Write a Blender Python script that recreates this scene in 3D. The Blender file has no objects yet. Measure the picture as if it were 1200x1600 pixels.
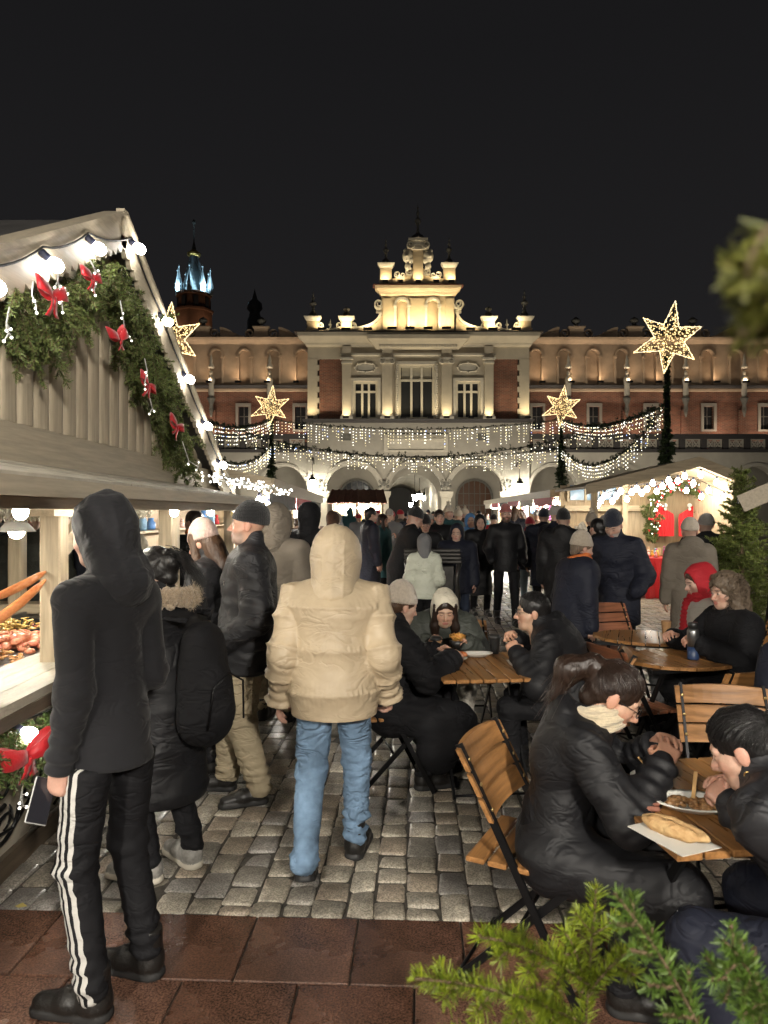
import bpy, bmesh, math, random
import numpy as np
import openvdb
from mathutils import Vector, Matrix, Euler

random.seed(7)
rng = np.random.default_rng(7)
PI = math.pi
SC = bpy.context.scene
COL = SC.collection
R = math.radians

# ------------------------------------------------------------------ camera, sky, exposure
CAM_Z = 1.72
FPX = 1110.0          # focal length measured in photograph pixels (1200 x 1600)
cam_d = bpy.data.cameras.new('camera')
cam = bpy.data.objects.new('camera', cam_d); COL.objects.link(cam)
cam.location = (0, 0, CAM_Z); cam.rotation_euler = (R(90), 0, 0)
cam_d.sensor_fit = 'VERTICAL'; cam_d.sensor_height = 36.0; cam_d.sensor_width = 27.0
cam_d.lens = 36.0 * FPX / 1600.0
cam_d.clip_start = 0.05; cam_d.clip_end = 2000
cam_d.dof.use_dof = True; cam_d.dof.focus_distance = 6.0; cam_d.dof.aperture_fstop = 7.5
SC.camera = cam

W = bpy.data.worlds.new('World'); SC.world = W; W.use_nodes = True
wn = W.node_tree.nodes; wl = W.node_tree.links
bg = wn['Background']
# night sky over a lit town: low cloud, a little paler towards the horizon where the town lights it
wtc = wn.new('ShaderNodeTexCoord'); wsp = wn.new('ShaderNodeSeparateXYZ'); wl.new(wtc.outputs['Generated'], wsp.inputs[0])
wrp = wn.new('ShaderNodeValToRGB'); wl.new(wsp.outputs['Z'], wrp.inputs[0]); wl.new(wrp.outputs[0], bg.inputs['Color'])
we = wrp.color_ramp.elements; we[0].position = 0.0; we[0].color = (.015, .0143, .015, 1); we[1].position = .55; we[1].color = (.0085, .0083, .009, 1)
bg.inputs['Strength'].default_value = 1.0

SC.view_settings.view_transform = 'Standard'; SC.view_settings.look = 'None'
SC.view_settings.exposure = 0.18; SC.view_settings.gamma = 1.0
SC.render.engine = 'CYCLES'
cy = SC.cycles
cy.use_denoising = True
try: cy.denoiser = 'OPENIMAGEDENOISE'
except Exception: pass
cy.use_light_tree = True
cy.max_bounces = 6; cy.diffuse_bounces = 3; cy.glossy_bounces = 3; cy.transmission_bounces = 4; cy.transparent_max_bounces = 6
cy.sample_clamp_indirect = 4.0; cy.caustics_reflective = False; cy.caustics_refractive = False

def U(px, py, d):
    "photograph pixel at depth d -> world point"
    return Vector(((px - 600) * d / FPX, d, CAM_Z - (py - 800) * d / FPX))
def G(px, py):
    d = FPX * CAM_Z / (py - 800)
    return Vector(((px - 600) * d / FPX, d, 0))
def gx(px, d): return (px - 600) * d / FPX
XD = gx

# ------------------------------------------------------------------ materials
MATS = {}
def _bsdf(name):
    m = bpy.data.materials.new(name); m.use_nodes = True
    nt = m.node_tree
    return m, nt, nt.nodes['Principled BSDF']
def col4(c): return (c[0], c[1], c[2], 1)
def mat(name, color, rough=0.6, metal=0.0, var=0.0, vscale=(8, 8, 8), bump=0.0, bscale=(40, 40, 40), bdist=0.01, sheen=0.0,
        spec=0.5, color2=None, coat=0.0, attr=None, rvar=0.0, detail=4, wave=None, obj_random=0.0):
    """procedural principled material: noise colour variation + noise bump, in object coordinates"""
    if name in MATS: return MATS[name]
    m, nt, b = _bsdf(name); N = nt.nodes; L = nt.links
    b.inputs['Base Color'].default_value = col4(color); b.inputs['Roughness'].default_value = rough
    b.inputs['Metallic'].default_value = metal; b.inputs['Specular IOR Level'].default_value = spec
    if sheen: b.inputs['Sheen Weight'].default_value = sheen; b.inputs['Sheen Roughness'].default_value = 0.5
    if coat: b.inputs['Coat Weight'].default_value = coat; b.inputs['Coat Roughness'].default_value = 0.15
    tc = N.new('ShaderNodeTexCoord')
    src = None
    if attr:
        at = N.new('ShaderNodeAttribute'); at.attribute_name = attr; src = at.outputs['Color']
    if var or color2:
        mp = N.new('ShaderNodeMapping'); mp.inputs['Scale'].default_value = vscale
        L.new(tc.outputs['Object'], mp.inputs['Vector'])
        nz = N.new('ShaderNodeTexNoise'); nz.inputs['Scale'].default_value = 1.0; nz.inputs['Detail'].default_value = detail
        nz.inputs['Roughness'].default_value = 0.65
        L.new(mp.outputs[0], nz.inputs['Vector'])
        rp = N.new('ShaderNodeValToRGB'); L.new(nz.outputs['Fac'], rp.inputs[0])
        e = rp.color_ramp.elements
        c2 = color2 or tuple(min(1, c * (1 + var)) for c in color)
        c1 = color if color2 else tuple(c * (1 - var) for c in color)
        e[0].position = 0.32; e[1].position = 0.68
        if attr:
            e[0].color = (1 - var,) * 3 + (1,); e[1].color = (1 + var,) * 3 + (1,)
            mx = N.new('ShaderNodeMix'); mx.data_type = 'RGBA'; mx.blend_type = 'MULTIPLY'; mx.inputs[0].default_value = 1
            L.new(src, mx.inputs[6]); L.new(rp.outputs[0], mx.inputs[7]); src = mx.outputs[2]
        else:
            e[0].color = col4(c1); e[1].color = col4(c2); src = rp.outputs[0]
        if rvar:
            mr = N.new('ShaderNodeMapRange'); L.new(nz.outputs['Fac'], mr.inputs[0])
            mr.inputs[1].default_value = 0.3; mr.inputs[2].default_value = 0.7
            mr.inputs[3].default_value = max(0.03, rough - rvar); mr.inputs[4].default_value = rough + rvar
            L.new(mr.outputs[0], b.inputs['Roughness'])
    if obj_random:
        oi = N.new('ShaderNodeObjectInfo')
        mr = N.new('ShaderNodeMapRange'); L.new(oi.outputs['Random'], mr.inputs[0])
        mr.inputs[3].default_value = 1 - obj_random; mr.inputs[4].default_value = 1 + obj_random
        mx = N.new('ShaderNodeVectorMath'); mx.operation = 'SCALE'
        if src: L.new(src, mx.inputs[0])
        else: mx.inputs[0].default_value = color
        L.new(mr.outputs[0], mx.inputs['Scale']); src = mx.outputs[0]
    if src: L.new(src, b.inputs['Base Color'])
    if bump:
        mp2 = N.new('ShaderNodeMapping'); mp2.inputs['Scale'].default_value = bscale
        L.new(tc.outputs['Object'], mp2.inputs['Vector'])
        n2 = N.new('ShaderNodeTexNoise'); n2.inputs['Scale'].default_value = 1.0; n2.inputs['Detail'].default_value = 3
        L.new(mp2.outputs[0], n2.inputs['Vector'])
        bp = N.new('ShaderNodeBump'); bp.inputs['Strength'].default_value = bump; bp.inputs['Distance'].default_value = bdist
        L.new(n2.outputs['Fac'], bp.inputs['Height']); L.new(bp.outputs[0], b.inputs['Normal'])
    MATS[name] = m
    return m

def emit(name, color, strength, sample='AUTO'):
    if name in MATS: return MATS[name]
    m, nt, b = _bsdf(name)
    b.inputs['Base Color'].default_value = (0.8, 0.8, 0.8, 1)
    b.inputs['Emission Color'].default_value = col4(color); b.inputs['Emission Strength'].default_value = strength
    m.cycles.emission_sampling = sample
    MATS[name] = m
    return m

# ------------------------------------------------------------------ mesh building
def to_mesh(name, v, f, m, smooth=False, colors=None):
    me = bpy.data.meshes.new(name)
    v = np.asarray(v, dtype=np.float64).reshape(-1, 3)
    me.from_pydata(v.tolist() if len(v) else [], [], f)
    if smooth: me.polygons.foreach_set('use_smooth', np.ones(len(me.polygons), dtype=bool))
    if colors is not None:
        ca = me.color_attributes.new('Col', 'FLOAT_COLOR', 'POINT')
        c = np.ones((len(v), 4), dtype=np.float32); c[:, :3] = colors
        ca.data.foreach_set('color', c.ravel())
    if m is not None:
        for q in (m if isinstance(m, (list, tuple)) else [m]): me.materials.append(q)
    me.update()
    return me

def link(name, me, parent=None, loc=None, rot=None, scale=None):
    o = bpy.data.objects.new(name, me); COL.objects.link(o)
    if parent is not None: o.parent = parent
    if loc is not None: o.location = loc
    if rot is not None: o.rotation_euler = rot
    if scale is not None: o.scale = (scale,) * 3 if isinstance(scale, (int, float)) else scale
    return o

class MB:
    "collects shapes, then becomes one mesh object"
    def __init__(s): s.v = []; s.f = []; s.sm = []
    def add(s, v, f, smooth=False):
        o = len(s.v); s.v += [tuple(p) for p in v]; s.f += [tuple(i + o for i in q) for q in f]; s.sm += [smooth] * len(f)
        return s
    def box(s, c, d, rot=None):
        x, y, z = d[0] / 2, d[1] / 2, d[2] / 2
        pts = [Vector((a * x, b * y, e * z)) for a in (-1, 1) for b in (-1, 1) for e in (-1, 1)]
        if rot is not None:
            M = Euler(rot).to_matrix(); pts = [M @ p for p in pts]
        pts = [p + Vector(c) for p in pts]
        return s.add(pts, [(0, 1, 3, 2), (4, 6, 7, 5), (0, 4, 5, 1), (2, 3, 7, 6), (0, 2, 6, 4), (1, 5, 7, 3)])
    def box2(s, a, b):
        return s.box([(a[i] + b[i]) / 2 for i in range(3)], [abs(b[i] - a[i]) for i in range(3)])
    def bbox(s, c, d, bev, rot=None):
        "box with chamfered vertical+horizontal edges (24 verts)"
        hx, hy, hz = d[0] / 2, d[1] / 2, d[2] / 2
        bev = min(bev, hx * .9, hy * .9, hz * .9)
        pts = []; idx = {}
        for sx in (-1, 1):
            for sy in (-1, 1):
                for sz in (-1, 1):
                    for k in range(3):
                        p = [sx * hx, sy * hy, sz * hz]
                        for j in range(3):
                            if j != k: p[j] -= (sx, sy, sz)[j] * bev
                        idx[(sx, sy, sz, k)] = len(pts); pts.append(Vector(p))
        F = []
        for k in range(3):
            a, b = [(1, 2), (2, 0), (0, 1)][k]
            for sg in (-1, 1):
                q = []
                for u, w in ((-1, -1), (1, -1), (1, 1), (-1, 1)):
                    t = [0, 0, 0]; t[k] = sg; t[a] = u; t[b] = w; q.append(idx[(*t, k)])
                F.append(tuple(q if sg > 0 else q[::-1]))
        for k in range(3):      # edges along axis k
            a, b = [(1, 2), (2, 0), (0, 1)][k]
            for u in (-1, 1):
                for w in (-1, 1):
                    t0 = [0, 0, 0]; t1 = [0, 0, 0]; t0[k] = -1; t1[k] = 1
                    for t in (t0, t1): t[a] = u; t[b] = w
                    q = [idx[(*t0, a)], idx[(*t1, a)], idx[(*t1, b)], idx[(*t0, b)]]
                    F.append(tuple(q if u * w < 0 else q[::-1]))
        for sx in (-1, 1):
            for sy in (-1, 1):
                for sz in (-1, 1):
                    q = [idx[(sx, sy, sz, k)] for k in range(3)]
                    F.append(tuple(q if sx * sy * sz > 0 else q[::-1]))
        if rot is not None:
            M = Euler(rot).to_matrix(); pts = [M @ p for p in pts]
        return s.add([p + Vector(c) for p in pts], F)
    def bar(s, p0, p1, w, h, up=(0, 0, 1)):
        p0 = Vector(p0); p1 = Vector(p1); t = (p1 - p0).normalized(); u = Vector(up)
        if abs(t.dot(u)) > .98: u = Vector((0, 1, 0)) if abs(t.y) < .9 else Vector((1, 0, 0))
        a = t.cross(u).normalized(); b = a.cross(t)
        pts = [p + a * (sx * w / 2) + b * (sz * h / 2) for p in (p0, p1) for sx, sz in ((-1, -1), (1, -1), (1, 1), (-1, 1))]
        return s.add(pts, [(3, 2, 1, 0), (4, 5, 6, 7), (0, 1, 5, 4), (1, 2, 6, 5), (2, 3, 7, 6), (3, 0, 4, 7)])
    def tube(s, pts, r, seg=8, smooth=True, flat=1.0, cap=True):
        pts = [Vector(p) for p in pts]; n = len(pts)
        rs = r if isinstance(r, (list, tuple)) else [r] * n
        V = []; prev = None
        for i, p in enumerate(pts):
            t = (pts[min(i + 1, n - 1)] - pts[max(i - 1, 0)])
            t = t.normalized() if t.length > 1e-9 else Vector((0, 0, 1))
            if prev is None:
                a = t.orthogonal().normalized()
            else:
                a = prev - t * prev.dot(t)
                a = a.normalized() if a.length > 1e-6 else t.orthogonal().normalized()
            prev = a; b = t.cross(a)
            for k in range(seg):
                th = 2 * PI * k / seg
                V.append(p + a * (math.cos(th) * rs[i]) + b * (math.sin(th) * rs[i] * flat))
        F = []
        for i in range(n - 1):
            for k in range(seg):
                k2 = (k + 1) % seg
                F.append((i * seg + k, i * seg + k2, (i + 1) * seg + k2, (i + 1) * seg + k))
        if cap:
            F.append(tuple(range(seg - 1, -1, -1))); F.append(tuple((n - 1) * seg + k for k in range(seg)))
        return s.add(V, F, smooth)
    def lathe(s, prof, c=(0, 0, 0), seg=16, smooth=True, axis=None, sx=1, sy=1):
        V = []; F = []; n = len(prof)
        M = Vector(axis).to_track_quat('Z', 'Y').to_matrix() if axis is not None else Matrix.Identity(3)
        for r, z in prof:
            for k in range(seg):
                th = 2 * PI * k / seg
                V.append(M @ Vector((r * math.cos(th) * sx, r * math.sin(th) * sy, z)) + Vector(c))
        for i in range(n - 1):
            for k in range(seg):
                k2 = (k + 1) % seg
                F.append((i * seg + k, i * seg + k2, (i + 1) * seg + k2, (i + 1) * seg + k))
        if prof[0][0] > 1e-5: F.append(tuple(range(seg - 1, -1, -1)))
        if prof[-1][0] > 1e-5: F.append(tuple((n - 1) * seg + k for k in range(seg)))
        return s.add(V, F, smooth)
    def ball(s, c, r, seg=10, rings=6, sc=(1, 1, 1), smooth=True):
        V = []; F = []
        for i in range(rings + 1):
            ph = PI * i / rings
            for k in range(seg):
                th = 2 * PI * k / seg
                V.append((c[0] + r * sc[0] * math.sin(ph) * math.cos(th), c[1] + r * sc[1] * math.sin(ph) * math.sin(th), c[2] - r * sc[2] * math.cos(ph)))
        for i in range(rings):
            for k in range(seg):
                k2 = (k + 1) % seg
                F.append((i * seg + k, i * seg + k2, (i + 1) * seg + k2, (i + 1) * seg + k))
        return s.add(V, F, smooth)
    def dot(s, c, r):
        "tiny octahedron lamp"
        x, y, z = c; o = len(s.v)
        s.v += [(x + r, y, z), (x - r, y, z), (x, y + r, z), (x, y - r, z), (x, y, z + r), (x, y, z - r)]
        s.f += [(o + a, o + b, o + e) for a, b, e in ((0, 2, 4), (2, 1, 4), (1, 3, 4), (3, 0, 4), (2, 0, 5), (1, 2, 5), (3, 1, 5), (0, 3, 5))]; s.sm += [False] * 8
        return s
    def prism(s, outline, p0, u, w, n, t):
        "polygon outline (list of 2d) on plane p0+u*a+w*b, extruded by t along n"
        p0 = Vector(p0); u = Vector(u); w = Vector(w); n = Vector(n)
        k = len(outline)
        a = [p0 + u * x + w * y for x, y in outline]; b = [p + n * t for p in a]
        F = [tuple(range(k)), tuple(range(2 * k - 1, k - 1, -1))] + [(i, i + k, (i + 1) % k + k, (i + 1) % k) for i in range(k)]
        return s.add(a + b, F)
    def xz(s, outline, y0, y1):
        "outline in world x,z extruded from y0 (front) to y1"
        return s.prism(outline, (0, y0, 0), (1, 0, 0), (0, 0, 1), (0, 1, 0), y1 - y0)
    def mesh(s, name, m):
        me = to_mesh(name, s.v, s.f, m)
        me.polygons.foreach_set('use_smooth', np.array(s.sm, dtype=bool))
        bm = bmesh.new(); bm.from_mesh(me); bmesh.ops.recalc_face_normals(bm, faces=bm.faces); bm.to_mesh(me); bm.free()
        return me
    def build(s, name, m, parent=None, loc=None, rot=None):
        return link(name, s.mesh(name, m), parent, loc, rot)

def tag(o, label=None, cat=None, group=None, kind=None):
    if label: o['label'] = label
    if cat: o['category'] = cat
    if group: o['group'] = group
    if kind: o['kind'] = kind
    return o
def thing(name, label, cat, loc=(0, 0, 0), rz=0.0, group=None):
    o = bpy.data.objects.new(name, None); COL.objects.link(o); o.empty_display_size = .1
    o.location = loc; o.rotation_euler = (0, 0, rz)
    return tag(o, label, cat, group)
def copy_tree(o, parent=None):
    c = o.copy(); COL.objects.link(c); c.parent = parent
    for ch in list(o.children): copy_tree(ch, c)
    return c

def rebase(root, loc):
    "move an Empty to loc while its children (already in world coordinates) stay put"
    root.location = loc
    for ch in root.children: ch.location = Vector(ch.location) - Vector(loc)

# ------------------------------------------------------------------ signed-distance sculpting
class Grid:
    def __init__(s, X, Y, Z): s.X, s.Y, s.Z = X, Y, Z
def seg_(g, a, b, ra, rb, n=None, fs=1.0):
    "tapered capsule a->b; flattened by fs (>1 thinner) along unit vector n"
    a = np.asarray(a, dtype=np.float32); b = np.asarray(b, dtype=np.float32)
    X = g.X - a[0]; Y = g.Y - a[1]; Z = g.Z - a[2]; ab = b - a
    if n is not None:
        n = np.asarray(n, dtype=np.float32); k = (X * n[0] + Y * n[1] + Z * n[2]) * (fs - 1)
        X = X + k * n[0]; Y = Y + k * n[1]; Z = Z + k * n[2]
        ab = ab + (fs - 1) * float(ab @ n) * n
    L = float(ab @ ab) + 1e-9
    t = np.clip((X * ab[0] + Y * ab[1] + Z * ab[2]) / L, 0, 1)
    X = X - t * ab[0]; Y = Y - t * ab[1]; Z = Z - t * ab[2]
    return np.sqrt(X * X + Y * Y + Z * Z) - (ra + (rb - ra) * t)
def ell_(g, c, r, M=None):
    X = g.X - c[0]; Y = g.Y - c[1]; Z = g.Z - c[2]
    if M is not None:      # M: 3x3 local->world
        X, Y, Z = [X * M[0][i] + Y * M[1][i] + Z * M[2][i] for i in range(3)]
    k = np.sqrt((X / r[0]) ** 2 + (Y / r[1]) ** 2 + (Z / r[2]) ** 2)
    return (k - 1) * min(r)
def smin(a, b, k):
    h = np.clip(0.5 + 0.5 * (b - a) / k, 0, 1)
    return b + (a - b) * h - k * h * (1 - h)
def smax(a, b, k): return -smin(-a, -b, k)
def sdf_mesh(f, lo, hi, h):
    lo = np.asarray(lo, dtype=np.float64); hi = np.asarray(hi, dtype=np.float64)
    n = np.ceil((hi - lo) / h).astype(int) + 1
    X = (lo[0] + h * np.arange(n[0], dtype=np.float32))[:, None, None].astype(np.float32)
    Y = (lo[1] + h * np.arange(n[1], dtype=np.float32))[None, :, None].astype(np.float32)
    Z = (lo[2] + h * np.arange(n[2], dtype=np.float32))[None, None, :].astype(np.float32)
    d = np.broadcast_to(f(Grid(X, Y, Z)), tuple(n)).astype(np.float32)
    d = np.clip(d, -4 * h, 4 * h).astype(np.float32).copy()
    d[0] = d[-1] = 4 * h; d[:, 0] = d[:, -1] = 4 * h; d[:, :, 0] = d[:, :, -1] = 4 * h
    g = openvdb.FloatGrid(float(4 * h)); g.copyFromArray(d)
    p, t, q = g.convertToPolygons(0.0, 0.0)
    p = np.asarray(p, dtype=np.float64) * h + lo
    q = np.asarray(q)[:, ::-1]
    return p, q
def vnormals(p, q):
    n = np.cross(p[q[:, 2]] - p[q[:, 0]], p[q[:, 3]] - p[q[:, 1]])
    out = np.zeros_like(p)
    for k in range(4): np.add.at(out, q[:, k], n)
    return out / (np.linalg.norm(out, axis=1, keepdims=True) + 1e-12)
def relax(p, q, it=2, w=.5):
    for _ in range(it):
        s = np.zeros_like(p); c = np.zeros((len(p), 1))
        for k in range(4):
            a, b = q[:, k], q[:, (k + 1) % 4]
            np.add.at(s, a, p[b]); np.add.at(c, a, 1); np.add.at(s, b, p[a]); np.add.at(c, b, 1)
        p = p * (1 - w) + w * s / np.maximum(c, 1)
    return p
def wob(p, freq, seed, oct=3):
    "smooth pseudo-noise on points, about -1..1, folds rather than blobs"
    r = np.random.default_rng(seed); out = np.zeros(len(p)); a = 1.0; tot = 0
    for o in range(oct):
        k = r.normal(size=(4, 3)); k /= np.linalg.norm(k, axis=1, keepdims=True)
        ph = r.uniform(0, 6.28, 4)
        warp = np.sin(p @ (k[0] * freq * .7) + ph[0]) * 1.3
        v = np.sin(p @ (k[1] * freq) + ph[1] + warp) * np.sin(p @ (k[2] * freq * .8) + ph[2] - warp * .6)
        out += a * v; tot += a; a *= .55; freq *= 1.9
    return out / tot
ORD = 'first second third fourth fifth sixth seventh eighth ninth tenth eleventh twelfth thirteenth fourteenth fifteenth sixteenth seventeenth eighteenth nineteenth twentieth'.split()
def ordw(k): return ORD[k] if k < 20 else (('twenty-', 'thirty-', 'forty-', 'fifty-')[(k + 1) // 10 - 2] + ORD[(k + 1) % 10 - 1] if (k + 1) % 10 else ('', '', '', 'thirtieth', 'fortieth', 'fiftieth')[(k + 1) // 10])
# ------------------------------------------------------------------ ground
def stone_material(name, rough, rvar, speck, bump):
    m, nt, b = _bsdf(name); N = nt.nodes; L = nt.links
    tc = N.new('ShaderNodeTexCoord'); at = N.new('ShaderNodeAttribute'); at.attribute_name = 'Col'
    def noise(sc, det=3, ro=.6):
        n = N.new('ShaderNodeTexNoise'); n.inputs['Scale'].default_value = sc; n.inputs['Detail'].default_value = det; n.inputs['Roughness'].default_value = ro
        L.new(tc.outputs['Object'], n.inputs['Vector']); return n
    fine = noise(120, 2, .7); big = noise(1.7, 4, .6); mid = noise(7, 6, .7)
    r1 = N.new('ShaderNodeValToRGB'); L.new(fine.outputs['Fac'], r1.inputs[0])
    e = r1.color_ramp.elements; e[0].position = .38; e[1].position = .62
    e[0].color = (1 - speck,) * 3 + (1,); e[1].color = (1 + speck,) * 3 + (1,)
    r2 = N.new('ShaderNodeValToRGB'); L.new(mid.outputs['Fac'], r2.inputs[0])
    e = r2.color_ramp.elements; e[0].position = .3; e[1].position = .7; e[0].color = (.5, .48, .46, 1); e[1].color = (1.3, 1.27, 1.25, 1)
    def mul(a, b_):
        x = N.new('ShaderNodeMix'); x.data_type = 'RGBA'; x.blend_type = 'MULTIPLY'; x.inputs[0].default_value = 1
        L.new(a, x.inputs[6]); L.new(b_, x.inputs[7]); return x.outputs[2]
    L.new(mul(mul(at.outputs['Color'], r1.outputs[0]), r2.outputs[0]), b.inputs['Base Color'])
    mr = N.new('ShaderNodeMapRange'); L.new(big.outputs['Fac'], mr.inputs[0]); mr.inputs[1].default_value = .35; mr.inputs[2].default_value = .65
    mr.inputs[3].default_value = rough - rvar; mr.inputs[4].default_value = rough + rvar
    L.new(mr.outputs[0], b.inputs['Roughness'])
    bp = N.new('ShaderNodeBump'); bp.inputs['Strength'].default_value = bump; bp.inputs['Distance'].default_value = .004
    ad = N.new('ShaderNodeMath'); ad.operation = 'ADD'; L.new(fine.outputs['Fac'], ad.inputs[0]); L.new(mid.outputs['Fac'], ad.inputs[1])
    L.new(ad.outputs[0], bp.inputs['Height']); L.new(bp.outputs[0], b.inputs['Normal'])
    MATS[name] = m
    return m
M_SETT = stone_material('granite_sett', .42, .16, .42, .5)
M_SLAB = stone_material('red_granite', .27, .15, .5, .5)
M_SOIL = mat('joint_sand', (.055, .049, .04), .7, var=.4, vscale=(30, 30, 30), bump=.4, bscale=(60, 60, 60))

ground = MB().add([(-400, -60, -.010), (400, -60, -.010), (400, 600, -.010), (-400, 600, -.010)], [(0, 1, 2, 3)]).build('ground', M_SOIL)
tag(ground, 'dark sanded joints under the paving of the square', 'ground', kind='structure')

TH = R(-2.6)     # the courses run very slightly to the right of straight ahead
def rotp(x, y): return (x * math.cos(TH) - y * math.sin(TH), x * math.sin(TH) + y * math.cos(TH))
def rotarr(p):
    q = p.copy(); q[:, 0] = p[:, 0] * math.cos(TH) - p[:, 1] * math.sin(TH); q[:, 1] = p[:, 0] * math.sin(TH) + p[:, 1] * math.cos(TH); return q

def sett_block(x0, x1, y0, y1, z, r, dome=.004, cut=.012, tilt=.0025, rings=((0, -.05), (0, -.009), (.006, -.002), (.016, 0))):
    "one worn sett: 8-sided, rounded shoulders, about 40 triangles"
    cx, cy = (x0 + x1) / 2, (y0 + y1) / 2; hx, hy = (x1 - x0) / 2, (y1 - y0) / 2
    tx, ty = r.normal(0, tilt), r.normal(0, tilt)
    V = []
    base = [(-1, -1, 1, 0), (1, -1, -1, 0), (1, -1, 0, 1), (1, 1, 0, -1), (1, 1, -1, 0), (-1, 1, 1, 0), (-1, 1, 0, -1), (-1, -1, 0, 1)]
    jit = r.normal(0, .0045, (8, 2))
    for ins, dz in rings:
        for k, (sx, sy, ox, oy) in enumerate(base):
            c = cut
            x = cx + sx * (hx - ins) + ox * c + jit[k, 0]; y = cy + sy * (hy - ins) + oy * c + jit[k, 1]
            zz = z + dz + tx * (x - cx) / hx + ty * (y - cy) / hy
            V.append((x, y, zz))
    V.append((cx, cy, z + dome * r.uniform(.2, 1)))
    F = []
    nr = len(rings) - 1
    for i in range(nr):
        for k in range(8):
            k2 = (k + 1) % 8
            F.append((i * 8 + k, i * 8 + k2, i * 8 + 8 + k2, i * 8 + 8 + k))
    for k in range(8): F.append((nr * 8 + k, nr * 8 + (k + 1) % 8, nr * 8 + 8))
    return np.array(V), F

pave = thing('cobblestone_pavement', 'worn granite cobbles covering the market square', 'pavement'); tag(pave, kind='structure')
r_ = np.random.default_rng(3)
stones = []
xw, yl = .136, .178
x = -9.5
col_i = 0
while x < 12.5:
    w = xw * r_.uniform(.88, 1.14)
    y = 3.005 + (0 if r_.random() < .5 else -.0)
    first = True
    while y < 17.5:
        l = yl * r_.uniform(.72, 1.28)
        if first: l *= r_.uniform(.55, 1.05); first = False
        if abs(x + .08) < .57 * y + .9:
            stones.append((x, x + w, y, y + l))
        y += l
    x += w
tone = [(.30, .275, .225), (.25, .235, .205), (.34, .315, .26), (.22, .21, .195), (.28, .24, .19)]
stones.sort(key=lambda s: (s[2] * 1.0 + abs((s[0] + s[1]) / 2 / max(s[2], .1) + .02) * 2.2))
restV, restF, restC = [], [], []; off = 0
for i, (a, b, c, e) in enumerate(stones):
    j = .0042
    z = r_.normal(0, .0035) + .0
    V, F = sett_block(a + j, b - j, c + j, e - j, z, r_) if c < 7.5 else sett_block(a + j, b - j, c + j, e - j, z, r_, rings=((0, -.012), (.012, 0)))
    V = rotarr(V)
    t = np.array(tone[r_.integers(len(tone))]) * r_.uniform(.8, 1.2)
    if i < 300:
        o = V[:, :].mean(0); o[2] = 0
        me = to_mesh('cobble', V - o, F, M_SETT, True, np.tile(t, (len(V), 1)))
        link('cobble', me, pave, tuple(o))
    else:
        restV.append(V); restF += [tuple(k + off for k in q) for q in F]; restC.append(np.tile(t, (len(V), 1))); off += len(V)
ob = link('cobbles', to_mesh('cobbles', np.concatenate(restV), restF, M_SETT, True, np.concatenate(restC)), pave)
tag(ob, kind='stuff')
# beyond 24 m the cobbles are too small to tell apart: a sheet with a brick-pattern material
m, nt, b = _bsdf('far_cobbles'); N = nt.nodes; L = nt.links
tc = N.new('ShaderNodeTexCoord'); br = N.new('ShaderNodeTexBrick'); mp = N.new('ShaderNodeMapping'); mp.inputs['Rotation'].default_value = (0, 0, R(90))
L.new(tc.outputs['Object'], mp.inputs[0]); L.new(mp.outputs[0], br.inputs['Vector']); br.inputs['Scale'].default_value = 2.4
br.inputs['Color1'].default_value = (.25, .23, .19, 1); br.inputs['Color2'].default_value = (.19, .18, .16, 1); br.inputs['Mortar'].default_value = (.03, .03, .03, 1)
L.new(br.outputs['Color'], b.inputs['Base Color']); b.inputs['Roughness'].default_value = .36
fs = MB().add([Vector((*rotp(-90, 17.6), -.004)), Vector((*rotp(90, 17.6), -.004)), Vector((*rotp(120, 110), -.004)), Vector((*rotp(-120, 110), -.004))], [(0, 1, 2, 3)]).build('far_paving', m)
tag(fs, 'distant cobbles running up to the market hall', 'pavement', kind='structure')

# red granite slabs in front
slabs = thing('granite_paving', 'band of wet reddish brown granite slabs across the front', 'pavement'); tag(slabs, kind='structure')
yrow = 3.0; row = 0
offs = [-1.62, -1.42, -1.52, -1.3, -1.6]
depths = [.425, .43, .45, .42, .44, .43]
while yrow > .5 and row < 6:
    dp = depths[row]; x = -4.2 + [.12, .34, .02, .25, .4, .1][row]
    while x < 3.4:
        w = .43 * [1.0, 1.0, 1.02, .98][r_.integers(4)]
        j = .0035
        cx, cy_ = x + w / 2, yrow - dp / 2
        mb = MB().bbox((0, 0, -.03), (w - 2 * j, dp - 2 * j, .06), .004)
        v = np.array(mb.v); t = np.array((.135, .066, .042)) * r_.uniform(.7, 1.25) + np.array((0, .008, .01)) * r_.random()
        me = to_mesh('slab', v, mb.f, M_SLAB, False, np.tile(t, (len(v), 1)))
        wx, wy = rotp(cx, cy_)
        link('slab', me, slabs, (wx, wy, .001 + r_.normal(0, .0008)), (r_.normal(0, .002), r_.normal(0, .002), TH))
        x += w
    yrow -= dp; row += 1
# ------------------------------------------------------------------ the market hall (45 m away)
D = 45.0; K = D / FPX
def fx(px): return (px - 600) * K
def fz(py): return CAM_Z - (py - 800) * K
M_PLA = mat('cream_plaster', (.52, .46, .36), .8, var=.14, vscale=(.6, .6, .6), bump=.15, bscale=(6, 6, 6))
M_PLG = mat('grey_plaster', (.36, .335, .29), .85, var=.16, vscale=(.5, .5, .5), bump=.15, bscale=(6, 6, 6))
M_STO = mat('pale_stone', (.55, .51, .43), .75, var=.12, vscale=(2, 2, 2), bump=.2, bscale=(14, 14, 14))
M_ATT = mat('ochre_plaster', (.55, .44, .29), .8, var=.15, vscale=(.8, .8, .8), bump=.12, bscale=(6, 6, 6))
M_LED = mat('sheet_metal_ledge', (.055, .05, .05), .5)
M_IRON = mat('black_iron', (.012, .012, .013), .4, metal=.6)
M_URN = mat('dark_stone_urn', (.13, .125, .11), .7, var=.3, vscale=(6, 6, 6))
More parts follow.
